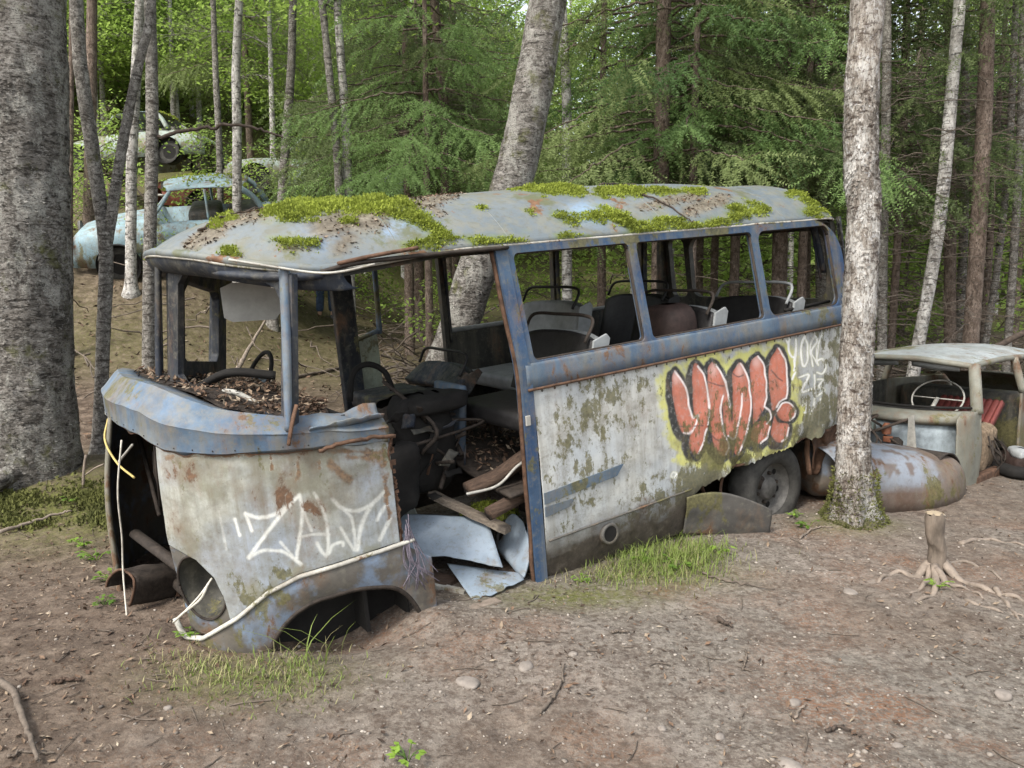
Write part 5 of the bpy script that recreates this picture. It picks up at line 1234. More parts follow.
stick([(236, 378), (250, 362), (268, 338)], .035, 'pale barkless branch propped behind the bus windscreen', M['stick_pale'], .05, .01, zs=(0, .25))
stick([(800, 540), (815, 530), (833, 528)], .007, 'arched pale twig left of the foot of the pale flaky tree', M['stick_pale'])
stick([(283, 384), (300, 378), (330, 372), (352, 365)], .03, 'dead branch on the slope behind the bus cab', M['twig'])
stick([(388, 340), (406, 330), (420, 300)], .03, 'grey broken branch leaning behind the bus door gap', M['stick_pale'], .05, zs=(0, .3))

# ------------------------------------------------------------------ person far behind the cab
pp_ = on_ground(327, 319)
per = thing('person', 'person in blue jeans and dark jacket standing on the slope behind the bus', 'person', tuple(pp_))
def skin(verts, edges, radii, name, mat, parent, sub=2):
    me = bpy.data.meshes.new(name); me.from_pydata(verts, edges, []); o = bpy.data.objects.new(name, me); COL.objects.link(o)
    md = o.modifiers.new('skin', 'SKIN'); me.update()
    for v, r in zip(me.skin_vertices[0].data, radii): v.radius = (r, r) if np.isscalar(r) else r
    me.skin_vertices[0].data[0].use_root = True
    s = o.modifiers.new('sub', 'SUBSURF'); s.levels = s.render_levels = sub
    bpy.context.view_layer.update(); dg = bpy.context.evaluated_depsgraph_get()
    me2 = bpy.data.meshes.new_from_object(o.evaluated_get(dg)); bpy.data.objects.remove(o)
    me2.name = name; me2.materials.clear(); me2.materials.append(mat); me2.polygons.foreach_set('use_smooth', np.ones(len(me2.polygons), bool))
    o = bpy.data.objects.new(name, me2); COL.objects.link(o); o.parent = parent; return o
bv = [(0, 0, .95), (0, 0, 1.18), (0, .0, 1.38), (0, -.01, 1.50), (0, -.02, 1.62), (0, -.02, 1.72), (-.18, 0, 1.42), (-.24, .01, 1.16), (-.23, -.06, .92), (-.22, -.09, .84), (.18, 0, 1.42), (.24, .01, 1.16), (.23, -.06, .92), (.22, -.09, .84), (-.09, 0, .88), (-.10, -.01, .50), (-.10, .02, .10), (-.10, -.10, .04), (.09, 0, .88), (.11, -.01, .50), (.13, .02, .10), (.14, -.10, .04)]
be = [(0, 1), (1, 2), (2, 3), (3, 4), (4, 5), (2, 6), (6, 7), (7, 8), (8, 9), (2, 10), (10, 11), (11, 12), (12, 13), (0, 14), (14, 15), (15, 16), (16, 17), (0, 18), (18, 19), (19, 20), (20, 21)]
skin(bv, be, [.13, .125, .13, .05, .085, .07, .06, .045, .032, .03, .06, .045, .032, .03, .08, .055, .04, .03, .08, .055, .04, .03], 'body', M['skin'], per)
jv = [bv[0], (0, 0, 1.02), bv[14], bv[15], (-.10, .02, .12), bv[18], bv[19], (.13, .02, .12)]
skin(jv, [(0, 1), (0, 2), (2, 3), (3, 4), (0, 5), (5, 6), (6, 7)], [.155, .145, .105, .082, .075, .105, .082, .075], 'jeans', M['denim'], per)
kv = [(0, 0, 1.0), bv[1], bv[2], (0, -.01, 1.47), bv[6], bv[7], bv[8], bv[10], bv[11], bv[12]]
skin(kv, [(0, 1), (1, 2), (2, 3), (2, 4), (4, 5), (5, 6), (2, 7), (7, 8), (8, 9)], [.165, .16, .165, .08, .085, .066, .05, .085, .066, .05], 'jacket', M['jacket'], per)
for s in (-1, 1):
    x = -.10 if s < 0 else .135
    skin([(x, .04, .05), (x + .01 * s, -.06, .045), (x + .015 * s, -.16, .035)], [(0, 1), (1, 2)], [(.05, .05), (.05, .042), (.045, .03)], 'shoe', M['shoe'], per, 1)
m = MB(); A = []
for t in np.linspace(.02, .62 * math.pi, 10): A.append([(.098 * math.sin(t) * math.cos(a), -.015 + .108 * math.sin(t) * math.sin(a), 1.655 + .125 * math.cos(t)) for a in np.linspace(0, 2 * math.pi, 20, endpoint=False) ])
A = np.array(A); A[6:, :, 1] = np.where(A[6:, :, 1] < -.04, -.04, A[6:, :, 1]); m.grid(A, cv=True); m.build('hair', M['hair'], per)
m = MB(); m.grid(np.array([[(.02 * math.cos(a) * r, -.118 - .022 * (1 - r), 1.645 - .02 * (1 - r)) for a in np.linspace(0, 6.28, 10, endpoint=False)] for r in (1, .5, .05)]), cv=True)
for x in (-.033, .033): m.grid(lump((x, -.105, 1.675), (.022, .012, .012), 3, 0, 10), cv=True)
m.build('face', M['skin'], per)
per.rotation_euler = (0, 0, rad(200))

# ------------------------------------------------------------------ wrecks piled on the slope at left
def old_saloon(name, label, paint, origin, ang, tilt, roll, scale=1., roofmat=None, moss_n=900, bonnet=True):
    c = thing(name, label, 'car', group='car wrecks on the slope')
    L = 4.0
    def prof(x):
        w = .76 * (1 - .30 * abs((x - 2.0) / 2.0) ** 5); zb = np.interp(x, [0, .15, .6, 1.25, 1.5, 2.9, 3.3, 3.85, 4.0], [.55, .72, .82, .90, .92, .92, .88, .74, .55])
        return w, zb
    A = []
    for x in np.linspace(0, L, 44):
        w, zb = prof(x); row = []
        for t in np.linspace(-1, 1, 26):
            a = t * math.pi / 2; y = w * math.copysign(abs(math.sin(a)) ** .45, t); z = .22 + (zb - .22) * abs(math.cos(a)) ** .38 + .03 * (1 - t * t)
            row.append((x, y, z))
        A.append(row)
    A = np.array(A)
    A += (.012 * fbm(A * 3 + ang, 3, 7))[..., None]
    cab = (np.abs(A[..., 1]) < .60) & (A[..., 0] > 1.40) & (A[..., 0] < 3.0)
    A[cab, 2] = .60                                             # the cabin is an open well
    MB().grid(A).build('body', paint, c, solid=.01)
    R = []
    for s in np.linspace(0, 1, 22):
        R.append([(1.62 + 1.12 * s - .10 * (1 - abs(v) ** 2.4) * (1 - 2 * s), .60 * v, 1.36 + .09 * (1 - abs(v) ** 2.6) * math.sin(math.pi * (.15 + .7 * s)) + .03 * math.sin(math.pi * s)) for v in np.linspace(-1, 1, 20)])
    R = np.array(R); R[..., 2] += .012 * fbm(R * 4, 3, 3)
    roof_ = MB().grid(R).build('roof', roofmat or paint, c, solid=.012)
    if moss_n:
        p = R.reshape(-1, 3); p = p[fbm(p * 2.2 + ang, 3, 9) > -.05]; p = p[rng.integers(0, len(p), moss_n)] + rng.normal(size=(moss_n, 3)) * np.array([.03, .03, .004])
        tufts(p, np.tile([0, 0, 1.], (moss_n, 1)), 2, .045, 'moss', M['moss'], roof_, .02, .8)['kind'] = 'stuff'
    for sgn in (-1, 1):
        for nm, pts, r in (('windscreen_pillar', [(1.28, .66 * sgn, .90), (1.50, .63 * sgn, 1.15), (1.66, .60 * sgn, 1.36)], .035), ('door_pillar', [(2.18, .68 * sgn, .90), (2.18, .62 * sgn, 1.37)], .03), ('rear_pillar', [(3.10, .64 * sgn, .90), (2.92, .62 * sgn, 1.2), (2.72, .59 * sgn, 1.36)], .07)):
            MB().tube(smooth_path(pts, 10), r, 8, flat=.7).build(nm, paint, c)
        for x in (.75, 3.2):
            m = MB(); m.lathe([(.0001, 0), (.20, 0), (.31, -.01), (.33, -.06), (.33, -.14)], (x, .0, .0), axis=1, n=28)
            o = m.build('arch_shade_disc', M['black'], c); o.location = (0, sgn * .765, .30); o.rotation_euler = (0, 0, 0)  # black disc painted as the shade within the wheel arch
            if sgn < 0: o.scale = (1, 1, 1)
            else: o.scale = (1, -1, 1)
            t_ = MB(); t_.lathe([(.0001, -.02), (.16, -.02), (.18, -.03), (.27, -.035), (.29, -.0), (.29, .1)], (x, 0, 0), axis=1, n=28); o2 = t_.build('wheel', M['rubber'], c); o2.location = (0, sgn * .74, .28); o2.scale = (1, 1 if sgn < 0 else -1, 1)
    m = MB(); m.tube(smooth_path([(-.02, -.72, .42), (-.10, -.4, .42), (-.12, 0, .42), (-.10, .4, .42), (-.02, .72, .42)], 20), .05, 8, flat=.6); m.build('bumper', M['chrome'], c)
    for y in (-.52, .52):
        m = MB(); m.lathe([(.12, .02), (.115, -.02), (.09, .02), (.0001, .06)], (.02, y, .64), axis=0, n=20); m.build('headlight', M['steel'], c)
    m = MB(); m.box((2.1, 0, .75), (.5, 1.0, .5), bev=.08); m.box((2.75, 0, .72), (.4, 1.1, .5), bev=.08); m.build('seat', M['inner'], c)
    axes_thing(c, origin, ang, tilt, roll); c.scale = (scale,) * 3
    return c
def slope_spot(px, d, dz=0.):
    p = at_depth(px, 300, d); return (p[0], p[1], gz(p[0], p[1]) + dz)
# ------------------------------------------------------------------ trees
def spruce_crown(seed, h0=2.2, h1=9.5, nb=92, L0=1.9, dens=1.0):
    """whorled drooping boughs; every twig a comb of needles"""
    r = np.random.default_rng(seed); V = []; F = []; k = 0; B = MB()
    for b in range(nb):
        t = (b + r.random()) / nb; h = h0 + (h1 - h0) * t ** 1.15
        L = (L0 * (1 - .82 * t) + .25) * (.7 + .5 * r.random()); az = r.random() * 2 * math.pi
        n = max(8, int(15 * L / 1.2)); s = np.linspace(0, 1, n)
        droop = .35 + .25 * r.random()
        rr = .05 + L * s; zz_ = h + .08 * L * s - droop * L * s ** 1.7 + .16 * L * s ** 4
        azs = az + .18 * r.normal() * s
        P = np.stack([rr * np.cos(azs), rr * np.sin(azs), zz_], 1); P[1:] += r.normal(size=(n - 1, 3)) * .012
        B.tube(P, np.linspace(.017, .004, n), 4, cap=False)
        side = np.array([-math.sin(az), math.cos(az), 0])
        for i in range(1, n):
            if s[i] < .12 + .25 * r.random() * (1 - t): continue
            for sg in (-1, 1):
                if r.random() > (.92 if h < 6.0 else .35) * dens: continue
                fwd_ = P[i] - P[i - 1]; fwd_ /= np.linalg.norm(fwd_)
                tl = (.20 + .30 * (1 - abs(s[i] - .45))) * L / 1.5 * (.6 + .7 * r.random())
                d = fwd_ * (.55 + .3 * r.random()) + side * sg * (.55 + .4 * r.random()) + np.array([0, 0, -.25 - .75 * r.random()]) + .18 * r.normal(size=3); d /= np.linalg.norm(d)
                subs = [(P[i], d, tl)]
                for f_ in (.35, .6):
                    if tl > .22: 
                        d2 = d + fwd_ * (.6) * (1 if r.random() > .3 else -1) + r.normal(size=3) * .25 + np.array([0, 0, -.3]); d2 /= np.linalg.norm(d2); subs.append((P[i] + d * tl * f_, d2, tl * .5))
                for p0, dd, l_ in subs:
                    m_ = max(4, int(l_ / .030)); nrm_ = np.cross(dd, r.normal(size=3)); nrm_ /= np.linalg.norm(nrm_); w_ = np.cross(dd, nrm_); w0_ = w_
                    for q in range(m_):
                        c = p0 + dd * l_ * (q + .3) / m_ + np.array([0, 0, -.10 * l_ * (q / m_) ** 2]); nl = .029 * (1.1 - .5 * q / m_) * (.8 + .4 * r.random())
                        th_ = r.random() * 3.14; w_ = w0_ * math.cos(th_) + nrm_ * math.sin(th_)
                        for s2 in (-1, 1):
                            tip = c + w_ * s2 * nl + dd * nl * .75 + nrm_ * nl * .25 * r.normal()
                            V += [c - dd * .008, c + dd * .012, tip]; F.append((k, k + 1, k + 2)); k += 3
    me_ = MB().add(V, F)
    return me_, B
def mesh_only(mb, name, mat, smooth=False):
    o = mb.build(name, mat, smooth=smooth, recalc=False); me = o.data; bpy.data.objects.remove(o); return me

def leaf_cloud(r, centers, n_per, spread, size, V, F, k, flat=.6, droop=.3):
    for c in centers:
        for _ in range(n_per):
            p = c + r.normal(size=3) * spread * np.array([1, 1, flat])
            n_ = np.array([r.normal() * .55, r.normal() * .55, 1.]); n_ /= np.linalg.norm(n_)
            t = np.cross(n_, r.normal(size=3)); t /= np.linalg.norm(t); b = np.cross(n_, t); s = size * (.6 + .8 * r.random()); t = t + np.array([0, 0, -droop * r.random()])
            V += [p - t * s * .5, p + b * s * .30 + n_ * s * .05, p + t * s * .55, p - b * s * .30 + n_ * s * .05]
            F += [(k, k + 1, k + 2), (k, k + 2, k + 3)]; k += 4
    return k
def broad_crown(seed, h0, h1, rad_, limbs=16, per=30, size=.085, sub=5, spread=.22, gap=.0, twig_r=.012):
    r = np.random.default_rng(seed); V = []; F = []; k = 0; B = MB()
    for b in range(limbs):
        t = (b + r.random()) / limbs; z = h0 + (h1 - h0) * t; az = r.random() * 6.283; L = rad_ * (math.sin(math.pi * (.18 + .78 * t)) ** .8) * (.6 + .6 * r.random())
        n = 9; s = np.linspace(0, 1, n); P = np.stack([L * s * np.cos(az + .4 * s * r.normal()), L * s * np.sin(az + .4 * s * r.normal()), z + L * (.55 * s - .35 * s ** 2)], 1); P[1:] += r.normal(size=(n - 1, 3)) * .05
        B.tube(P, np.linspace(twig_r * 1.6, twig_r * .4, n), 5, cap=False)
        cs = []
        for i in range(3, n):
            for _ in range(sub):
                e = P[i] + r.normal(size=3) * np.array([.3, .3, .22]) * (rad_ / 1.6); cs.append(e)
                if r.random() < .5: B.tube(np.array([P[i], (P[i] + e) / 2 + r.normal(size=3) * .03, e]), np.array([.006, .005, .002]) * twig_r / .012, 4, cap=False)
        k = leaf_cloud(r, cs, per // 6 + 1, spread, size, V, F, k)
    return MB().add(V, F), B

CR = {}
for i, (sd, h0, nb, L0) in enumerate(((1, 3.2, 80, 1.7), (2, 2.9, 88, 1.9), (3, 3.7, 70, 1.6))):
    f, b = spruce_crown(sd, h0, 9.5, nb, L0)
    CR['spruce', i] = mesh_only(f, 'spruce_needles', M['needles'])
    CR['limb', i] = mesh_only(b, 'spruce_boughs', M['bark_spruce'], True)
f, b = spruce_crown(8, 3.1, 8.5, 54, 1.8, 1.0); CR['fresh', 0] = mesh_only(f, 'spruce_needles', M['needles_fresh']); CR['freshlimb', 0] = mesh_only(b, 'spruce_boughs', M['bark_spruce'], True)
for i in range(4):
    f, b = broad_crown(20 + i, (2.0 + .6 * i) if i < 3 else 3.6, 8.0, 2.3, 22, 56, .105, 7, .27)
    CR['broad', i] = mesh_only(f, 'leaves', M['leaves']); CR['broadlimb', i] = mesh_only(b, 'limbs', M['bark_grey'], True)
f, b = broad_crown(31, 4.6, 10.0, 1.5, 14, 24, .085, 4, .20); CR['thin', 0] = mesh_only(f, 'leaves', M['leaves']); CR['thinlimb', 0] = mesh_only(b, 'limbs', M['bark_grey'], True)
f, b = broad_crown(35, .15, 1.7, .95, 16, 24, .075, 3, .13, twig_r=.007); CR['shrub', 0] = mesh_only(f, 'leaves', M['leaves']); CR['shrublimb', 0] = mesh_only(b, 'stems', M['twig'], True)
f, b = broad_crown(36, .2, 2.6, 1.2, 18, 24, .085, 3, .16, twig_r=.008); CR['shrub', 1] = mesh_only(f, 'leaves', M['leaves']); CR['shrublimb', 1] = mesh_only(b, 'stems', M['twig'], True)
# bare lower twigs of the forest spruces
def dead_twigs(seed, n=38, z0=.5, z1=4.2):
    r = np.random.default_rng(seed); B = MB()
    for _ in range(n):
        z = z0 + (z1 - z0) * r.random(); az = r.random() * 6.283; L = .5 + 1.0 * r.random(); m_ = 8; s = np.linspace(0, 1, m_)
        P = np.stack([L * s * np.cos(az + .35 * s * r.normal()), L * s * np.sin(az + .35 * s * r.normal()), z - .22 * L * s ** 1.5 + .1 * L * s ** 3], 1); P[1:] += r.normal(size=(m_ - 1, 3)) * .03
        B.tube(P, np.linspace(.007, .002, m_), 4, cap=False)
        for i in range(2, m_):
            for _ in range(2):
                d = r.normal(size=3) * np.array([1, 1, .4]); d /= np.linalg.norm(d); l_ = .10 + .25 * r.random(); B.tube(np.array([P[i], P[i] + d * l_ * .5 + np.array([0, 0, -.01]), P[i] + d * l_ + np.array([0, 0, -.05 * l_])]), np.array([.003, .0022, .0012]), 3, cap=False)
    return mesh_only(B, 'dead_branches', M['twig'], True)
for i in range(2): CR['dead', i] = dead_twigs(50 + i)

def child_mesh(name, me, parent, **kw):
    o = bpy.data.objects.new(name, me); COL.objects.link(o); o.parent = parent
    for k, v in kw.items(): setattr(o, k, v)
    return o
def bark_jit(amp, fr, flare=None, ridg=None):
    def f(A, a, P):
        d = A - P[:, None, :]; n_ = d / (np.linalg.norm(d, axis=2)[..., None] + 1e-9)
        disp = amp * fbm(A * np.array([fr, fr, fr * .45]), 4, 3)
        if flare is not None:
            zrel = (P[:, 2] - flare[0])[:, None]
            disp = disp + flare[1] * np.exp(-np.clip(zrel, 0, 9) / flare[2]) * (.65 + .55 * np.cos(a * flare[3] + 1.)[None] + .3 * np.cos(a * 3 + 2.)[None])
        return A + n_ * disp[..., None]
    return f
def trunk_tree(name, label, cat, d, px, w, mat, group=None, top=10., crown=None, nseg=60, n=16, flare=None, amp=.010, fr=14., base_w=None, dead=None, base_d=None, crown_rot=0., crown_scale=1., extra=None, flakes=None):
    """a trunk through these sight lines at depth d; rooted in the ground, carried on above the frame"""
    pts = [at_depth(x, y, d) for x, y in px]
    pts = sorted(pts, key=lambda p: p[2])
    lo = pts[0]; dirn = (pts[1] - pts[0]) / max(1e-6, (pts[1][2] - pts[0][2]))
    g = gz(lo[0], lo[1])
    if lo[2] > g: 
        base = lo - dirn * (lo[2] - g); g = gz(base[0], base[1]); base = np.array([base[0], base[1], g - .12]); pts = [base] + pts
    else: base = lo
    hi = pts[-1]; dh = (pts[-1] - pts[-2]) / max(1e-6, pts[-1][2] - pts[-2][2]); dh = np.array([np.clip(dh[0], -.35, .35), np.clip(dh[1], -.3, .3), 1])
    gz0 = gz(pts[0][0], pts[0][1])
    if top + gz0 > hi[2]: pts.append(hi + dh * (top + gz0 - hi[2]) * .5); pts.append(hi + dh * (top + gz0 - hi[2]))
    root = np.array([pts[0][0], pts[0][1], gz0])
    P = smooth_path([p - root for p in pts], nseg)
    r0 = w / 2 * d / FPX * (.86 if w < 20 else 1.)
    zfr = np.clip((P[:, 2]) / top, 0, 1)
    if np.isscalar(w): R = r0 * (1.08 - .72 * np.clip((P[:, 2] - 2.5) / (top - 2.5), 0, 1) ** 1.2)
    R = R * (1 + .8 * np.exp(-np.clip(P[:, 2], 0, 9) / .13) * (0 if flare is not None else 1))
    t = thing(name, label, cat, tuple(root), 0, group)
    fl = (0., flare[0], flare[1], flare[2]) if flare is not None else None
    m = MB(); m.tube(P, R, n, jitter=bark_jit(amp, fr, fl)); m.build('trunk', mat, t, recalc=False)
    if flakes:
        A_ = m.V[0].reshape(nseg, n, 3); V = []; F = []; k = 0
        for _ in range(flakes[0]):
            i, j = int(rng.integers(2, nseg * .62)), int(rng.integers(0, n)); c = A_[i, j] + (A_[i + 1, j] - A_[i, j]) * rng.random() + (A_[i, (j + 1) % n] - A_[i, j]) * rng.random()
            nn = c - P[i]; nn[2] *= .2; nn /= np.linalg.norm(nn); tz = np.cross(nn, [0, 0, 1.]); tz /= np.linalg.norm(tz) + 1e-9; s_ = flakes[1] * (.4 + rng.random()); lift = s_ * (.05 + .35 * rng.random()); hh = s_ * flakes[2] * (.6 + .8 * rng.random())
            a0 = c - tz * s_ * .5 + nn * .001; a1 = c + tz * s_ * .5 + nn * .001; up_ = np.array([0, 0, 1.]) * hh * (1 if rng.random() < .6 else -1)
            V += [a0, a1, a1 * .75 + a0 * .25 + up_ + nn * lift, a0 * .75 + a1 * .25 + up_ * (.7 + .5 * rng.random()) + nn * lift]; F.append((k, k + 1, k + 2, k + 3)); k += 4
        fo = MB().add(V, F).build('bark_flakes', mat, t, smooth=False, recalc=False); fo['kind'] = 'stuff'
    if crown:
        kind_, i = crown
        nm = {'spruce': 'limb', 'fresh': 'freshlimb', 'broad': 'broadlimb', 'thin': 'thinlimb', 'shrub': 'shrublimb'}[kind_]
        off = P[-1] * np.array([.55, .55, 0]); 
        c = child_mesh('crown', CR[kind_, i], t, rotation_euler=(0, 0, crown_rot), scale=(crown_scale,) * 3, location=tuple(off))
        child_mesh('boughs', CR[nm, i], c)
    if dead is not None: child_mesh('dead_branches', CR['dead', dead], t, rotation_euler=(0, 0, crown_rot))
    if extra: extra(t, root)
    return t

# the four trunks that frame the bus
def big_extra(t, root):
    # buttress roots, moss and a dead twig at the foot
    for pts, r in (([(.05, -.25, .05), (-.05, -.55, -.03), (-.35, -.85, -.06)], .075),):
        m = MB(); m.tube(smooth_path(pts, 16), np.linspace(r, r * .45, 16), 12, jitter=bark_jit(.012, 14)); m.build('root', M['bark_big'], t)
trunk_tree('rough_barked_tree', 'thick grey rough barked tree cut by the left edge, mossy at its foot', 'tree', 5.65, [(33, 480), (27, 380), (24, 250), (21, 120), (19, 0)], 76, M['bark_big'], top=11., nseg=220, n=72, amp=.022, fr=13., flare=(.06, .40, 2), crown=('thin', 0), crown_scale=1.05, extra=big_extra, flakes=(9000, .020, .25))
trunk_tree('leaning_tree', 'thick grey tree leaning to the right up behind the bus roof', 'tree', 7.1, [(425, 440), (438, 385), (460, 325), (481, 259), (511, 187), (531, 100), (548, 0)], 36, M['bark_big'], top=11., nseg=200, n=56, amp=.012, fr=16., flare=(.10, .25, 5), crown=('thin', 0), crown_rot=1., flakes=(4500, .018, .3))
trunk_tree('flaky_barked_tree', 'pale flaky barked tree standing in front of the tail of the bus', 'tree', 5.16, [(853, 522), (853, 450), (857, 350), (864, 220), (861, 165), (862, 83), (868, 0)], 29, M['bark_pale'], top=11., nseg=220, n=56, amp=.010, fr=20., flare=(.075, .16, 5), crown=('thin', 0), crown_rot=2., flakes=(4500, .020, .9))
def fork_extra(t, root):
    pts = [at_depth(x, y, 6.3) - root for x, y in ((104, 262), (110, 225), (120, 160), (131, 100), (140, 60), (152, 0))]; pts.append(pts[-1] + np.array([.25, .1, 1.6])); pts.append(pts[-1] + np.array([.3, .1, 2.2]))
    m = MB(); P = smooth_path(pts, 70); m.tube(P, np.linspace(.046, .026, 70), 14, jitter=bark_jit(.007, 22)); m.build('forked_stem', M['bark_grey'], t)
trunk_tree('forked_alder', 'slender grey tree forked into two stems right of the big tree', 'tree', 6.3, [(100, 450), (101, 400), (104, 320), (106, 250), (98, 190), (88, 120), (80, 60), (76, 0)], 14, M['bark_grey'], top=9.5, nseg=110, n=16, amp=.006, fr=22., crown=('thin', 0), crown_rot=3., extra=fork_extra)

# slender stems of the left slope
def bough_extra(t, root):
    pts = [at_depth(x, y, 7.6) - root for x, y in ((151, 139), (180, 132), (210, 127), (240, 125), (262, 130), (284, 138))]
    m = MB(); m.tube(smooth_path(pts, 40) + .006 * rng.normal(size=(40, 3)), np.linspace(.020, .010, 40), 8); m.build('bare_bough', M['twig_dark'], t)
G1 = 'slender stems on the slope left of the bus'
for d, px, w, mt, lab, ex in (
    (7.6, [(149, 300), (150, 240), (152, 150), (152, 90), (150, 0)], 13, 'bark_grey', 'straight grey stem by the front corner of the bus roof with a bare bough', bough_extra),
    (11.5, [(131, 275), (131, 220), (132, 150), (137, 60), (140, 0)], 11, 'bark_birch', 'pale straight stem between the forked tree and the roof corner stem', None),
    (13.5, [(88, 265), (89, 200), (91, 100), (92, 0)], 11, 'bark_spruce', 'red brown straight trunk just right of the big tree', None),
    (10.0, [(70, 260), (70, 180), (71, 100), (72, 0)], 6, 'bark_spruce', 'thin dark stem close by the big tree edge', None),
    (13.5, [(221, 215), (219, 140), (216, 80), (213, 0)], 6.5, 'bark_grey', 'thinnest stem left of centre above the wreck roof', None),
    (12.0, [(237, 215), (237, 130), (236, 70), (239, 0)], 9.5, 'bark_birch', 'spotted pale stem rising over the front of the bus roof', None),
    (12.2, [(282, 195), (286, 140), (291, 70), (293, 0)], 9.5, 'bark_grey', 'grey stem at the end of the bare bough', None),
    (10.5, [(340, 200), (336, 140), (329, 70), (322, 0)], 9, 'bark_grey', 'dark left hand stem of the close pair above the bus roof', None),
    (10.6, [(348, 200), (346, 130), (341, 60), (337, 0)], 10, 'bark_birch', 'pale right hand stem of the close pair above the bus roof', None),
    (10.0, [(567, 185), (567, 120), (565, 60), (562, 0)], 11, 'bark_birch', 'pale spotted stem close right of the leaning tree', None)):
    trunk_tree('slender_tree', lab, 'tree', d, px, w, M[mt], G1, top=9., nseg=60, n=14, amp=.005, fr=22., crown=('thin', 0) if mt != 'bark_spruce' else ('thin', 0), crown_rot=rnd.random() * 6, dead=None, extra=ex)

# forest behind and right of the bus, trunks that can be told apart
G2 = 'tree trunks of the forest behind the bus'
for d, px, w, mt, cr, lab in (
    (11.5, [(446, 200), (445, 120), (437, 30)], 11, 'bark_spruce', ('spruce', 0), 'dark spruce trunk left of the leaning tree over the bus roof'),
    (9.6, [(659, 300), (660, 230), (662, 120), (664, 0)], 17, 'bark_spruce', ('spruce', 1), 'broad dark spruce trunk seen through the middle bus window'),
    (12.5, [(714, 290), (716, 200), (717, 100)], 8, 'bark_spruce', ('thin', 0), 'thin brown trunk left of the red brown trunk behind the bus'),
    (11.0, [(734, 290), (737, 180), (739, 80), (740, 0)], 10, 'bark_spruce', ('spruce', 0), 'straight red brown trunk rising above the middle of the bus'),
    (10.8, [(779, 290), (781, 200), (783, 100)], 16, 'bark_spruce', ('spruce', 1), 'stout brown trunk seen through the last bus window'),
    (12.5, [(806, 290), (807, 190), (808, 60)], 9, 'bark_spruce', ('thin', 0), 'thin trunk right of the stout one in the last bus window'),
    (11.2, [(822, 300), (821, 200), (820, 100)], 13, 'bark_grey', ('spruce', 0), 'grey trunk next to the rear corner of the bus'),
    (9.5, [(882, 350), (883, 240), (886, 120), (887, 0)], 10, 'bark_grey', ('thin', 0), 'grey trunk close right of the pale flaky tree'),
    (10.5, [(891, 350), (897, 250), (904, 120), (907, 0)], 8, 'bark_spruce', ('spruce', 0), 'red brown leaning trunk right of the pale flaky tree'),
    (9.0, [(917, 352), (932, 270), (942, 200), (951, 100), (960, 0)], 13, 'bark_birch', ('thin', 0), 'white birch leaning right above the saloon roof'),
    (10.5, [(950, 350), (950, 250), (950, 120)], 12, 'bark_spruce', ('thin', 0), 'dark straight trunk close right of the leaning birch'),
    (11.0, [(958, 352), (963, 250), (965, 120), (966, 0)], 9, 'bark_grey', ('thin', 0), 'slim grey trunk above the middle of the saloon roof'),
    (9.2, [(970, 352), (977, 250), (984, 120), (988, 0)], 16, 'bark_spruce', ('thin', 0), 'broad brown trunk above the saloon windscreen pillar'),
    (10.5, [(985, 345), (998, 260), (1009, 150), (1016, 0)], 7, 'bark_grey', ('thin', 0), 'thin trunk leaning right near the right edge'),
    (9.8, [(1007, 352), (1014, 250), (1021, 120), (1024, 0)], 8, 'bark_grey', ('thin', 0), 'last thin grey trunk at the right edge')):
    trunk_tree('forest_tree', lab, 'tree', d, px, w, M[mt], G2, top=11., nseg=50, n=14, amp=.006, fr=20., crown=cr, crown_rot=rnd.random() * 6, dead=rnd.randrange(2))
# fresh green spruce boughs hang nearest over the bus
for (px, d, sc, lab) in ((690, 9.4, .95, 'bright green young spruce with spreading boughs behind the bus roof'), (800, 10.4, 1.05, 'bright green young spruce behind the tail of the bus'), (428, 10.4, .92, 'fresh green young spruce left of the leaning tree'), (985, 11.8, 1.0, 'fresh green young spruce behind the saloon wreck'), (600, 11.4, 1.1, 'fresh green young spruce right of the leaning tree')):
    p = at_depth(px, 300, d); g = gz(p[0], p[1])
    t = thing('young_spruce', lab, 'spruce', (p[0], p[1], g), 0, 'young spruces behind the bus')
    m = MB(); m.tube(np.array([(0, 0, -.1), (.02, 0, 1.), (.0, .02, 3.), (.01, 0, 8.2)]), np.array([.075, .06, .05, .012]), 10); m.build('trunk', M['bark_spruce'], t)
    c = child_mesh('crown', CR['fresh', 0], t, rotation_euler=(0, 0, rnd.random() * 6)); child_mesh('boughs', CR['freshlimb', 0], c); t.scale = (sc,) * 3

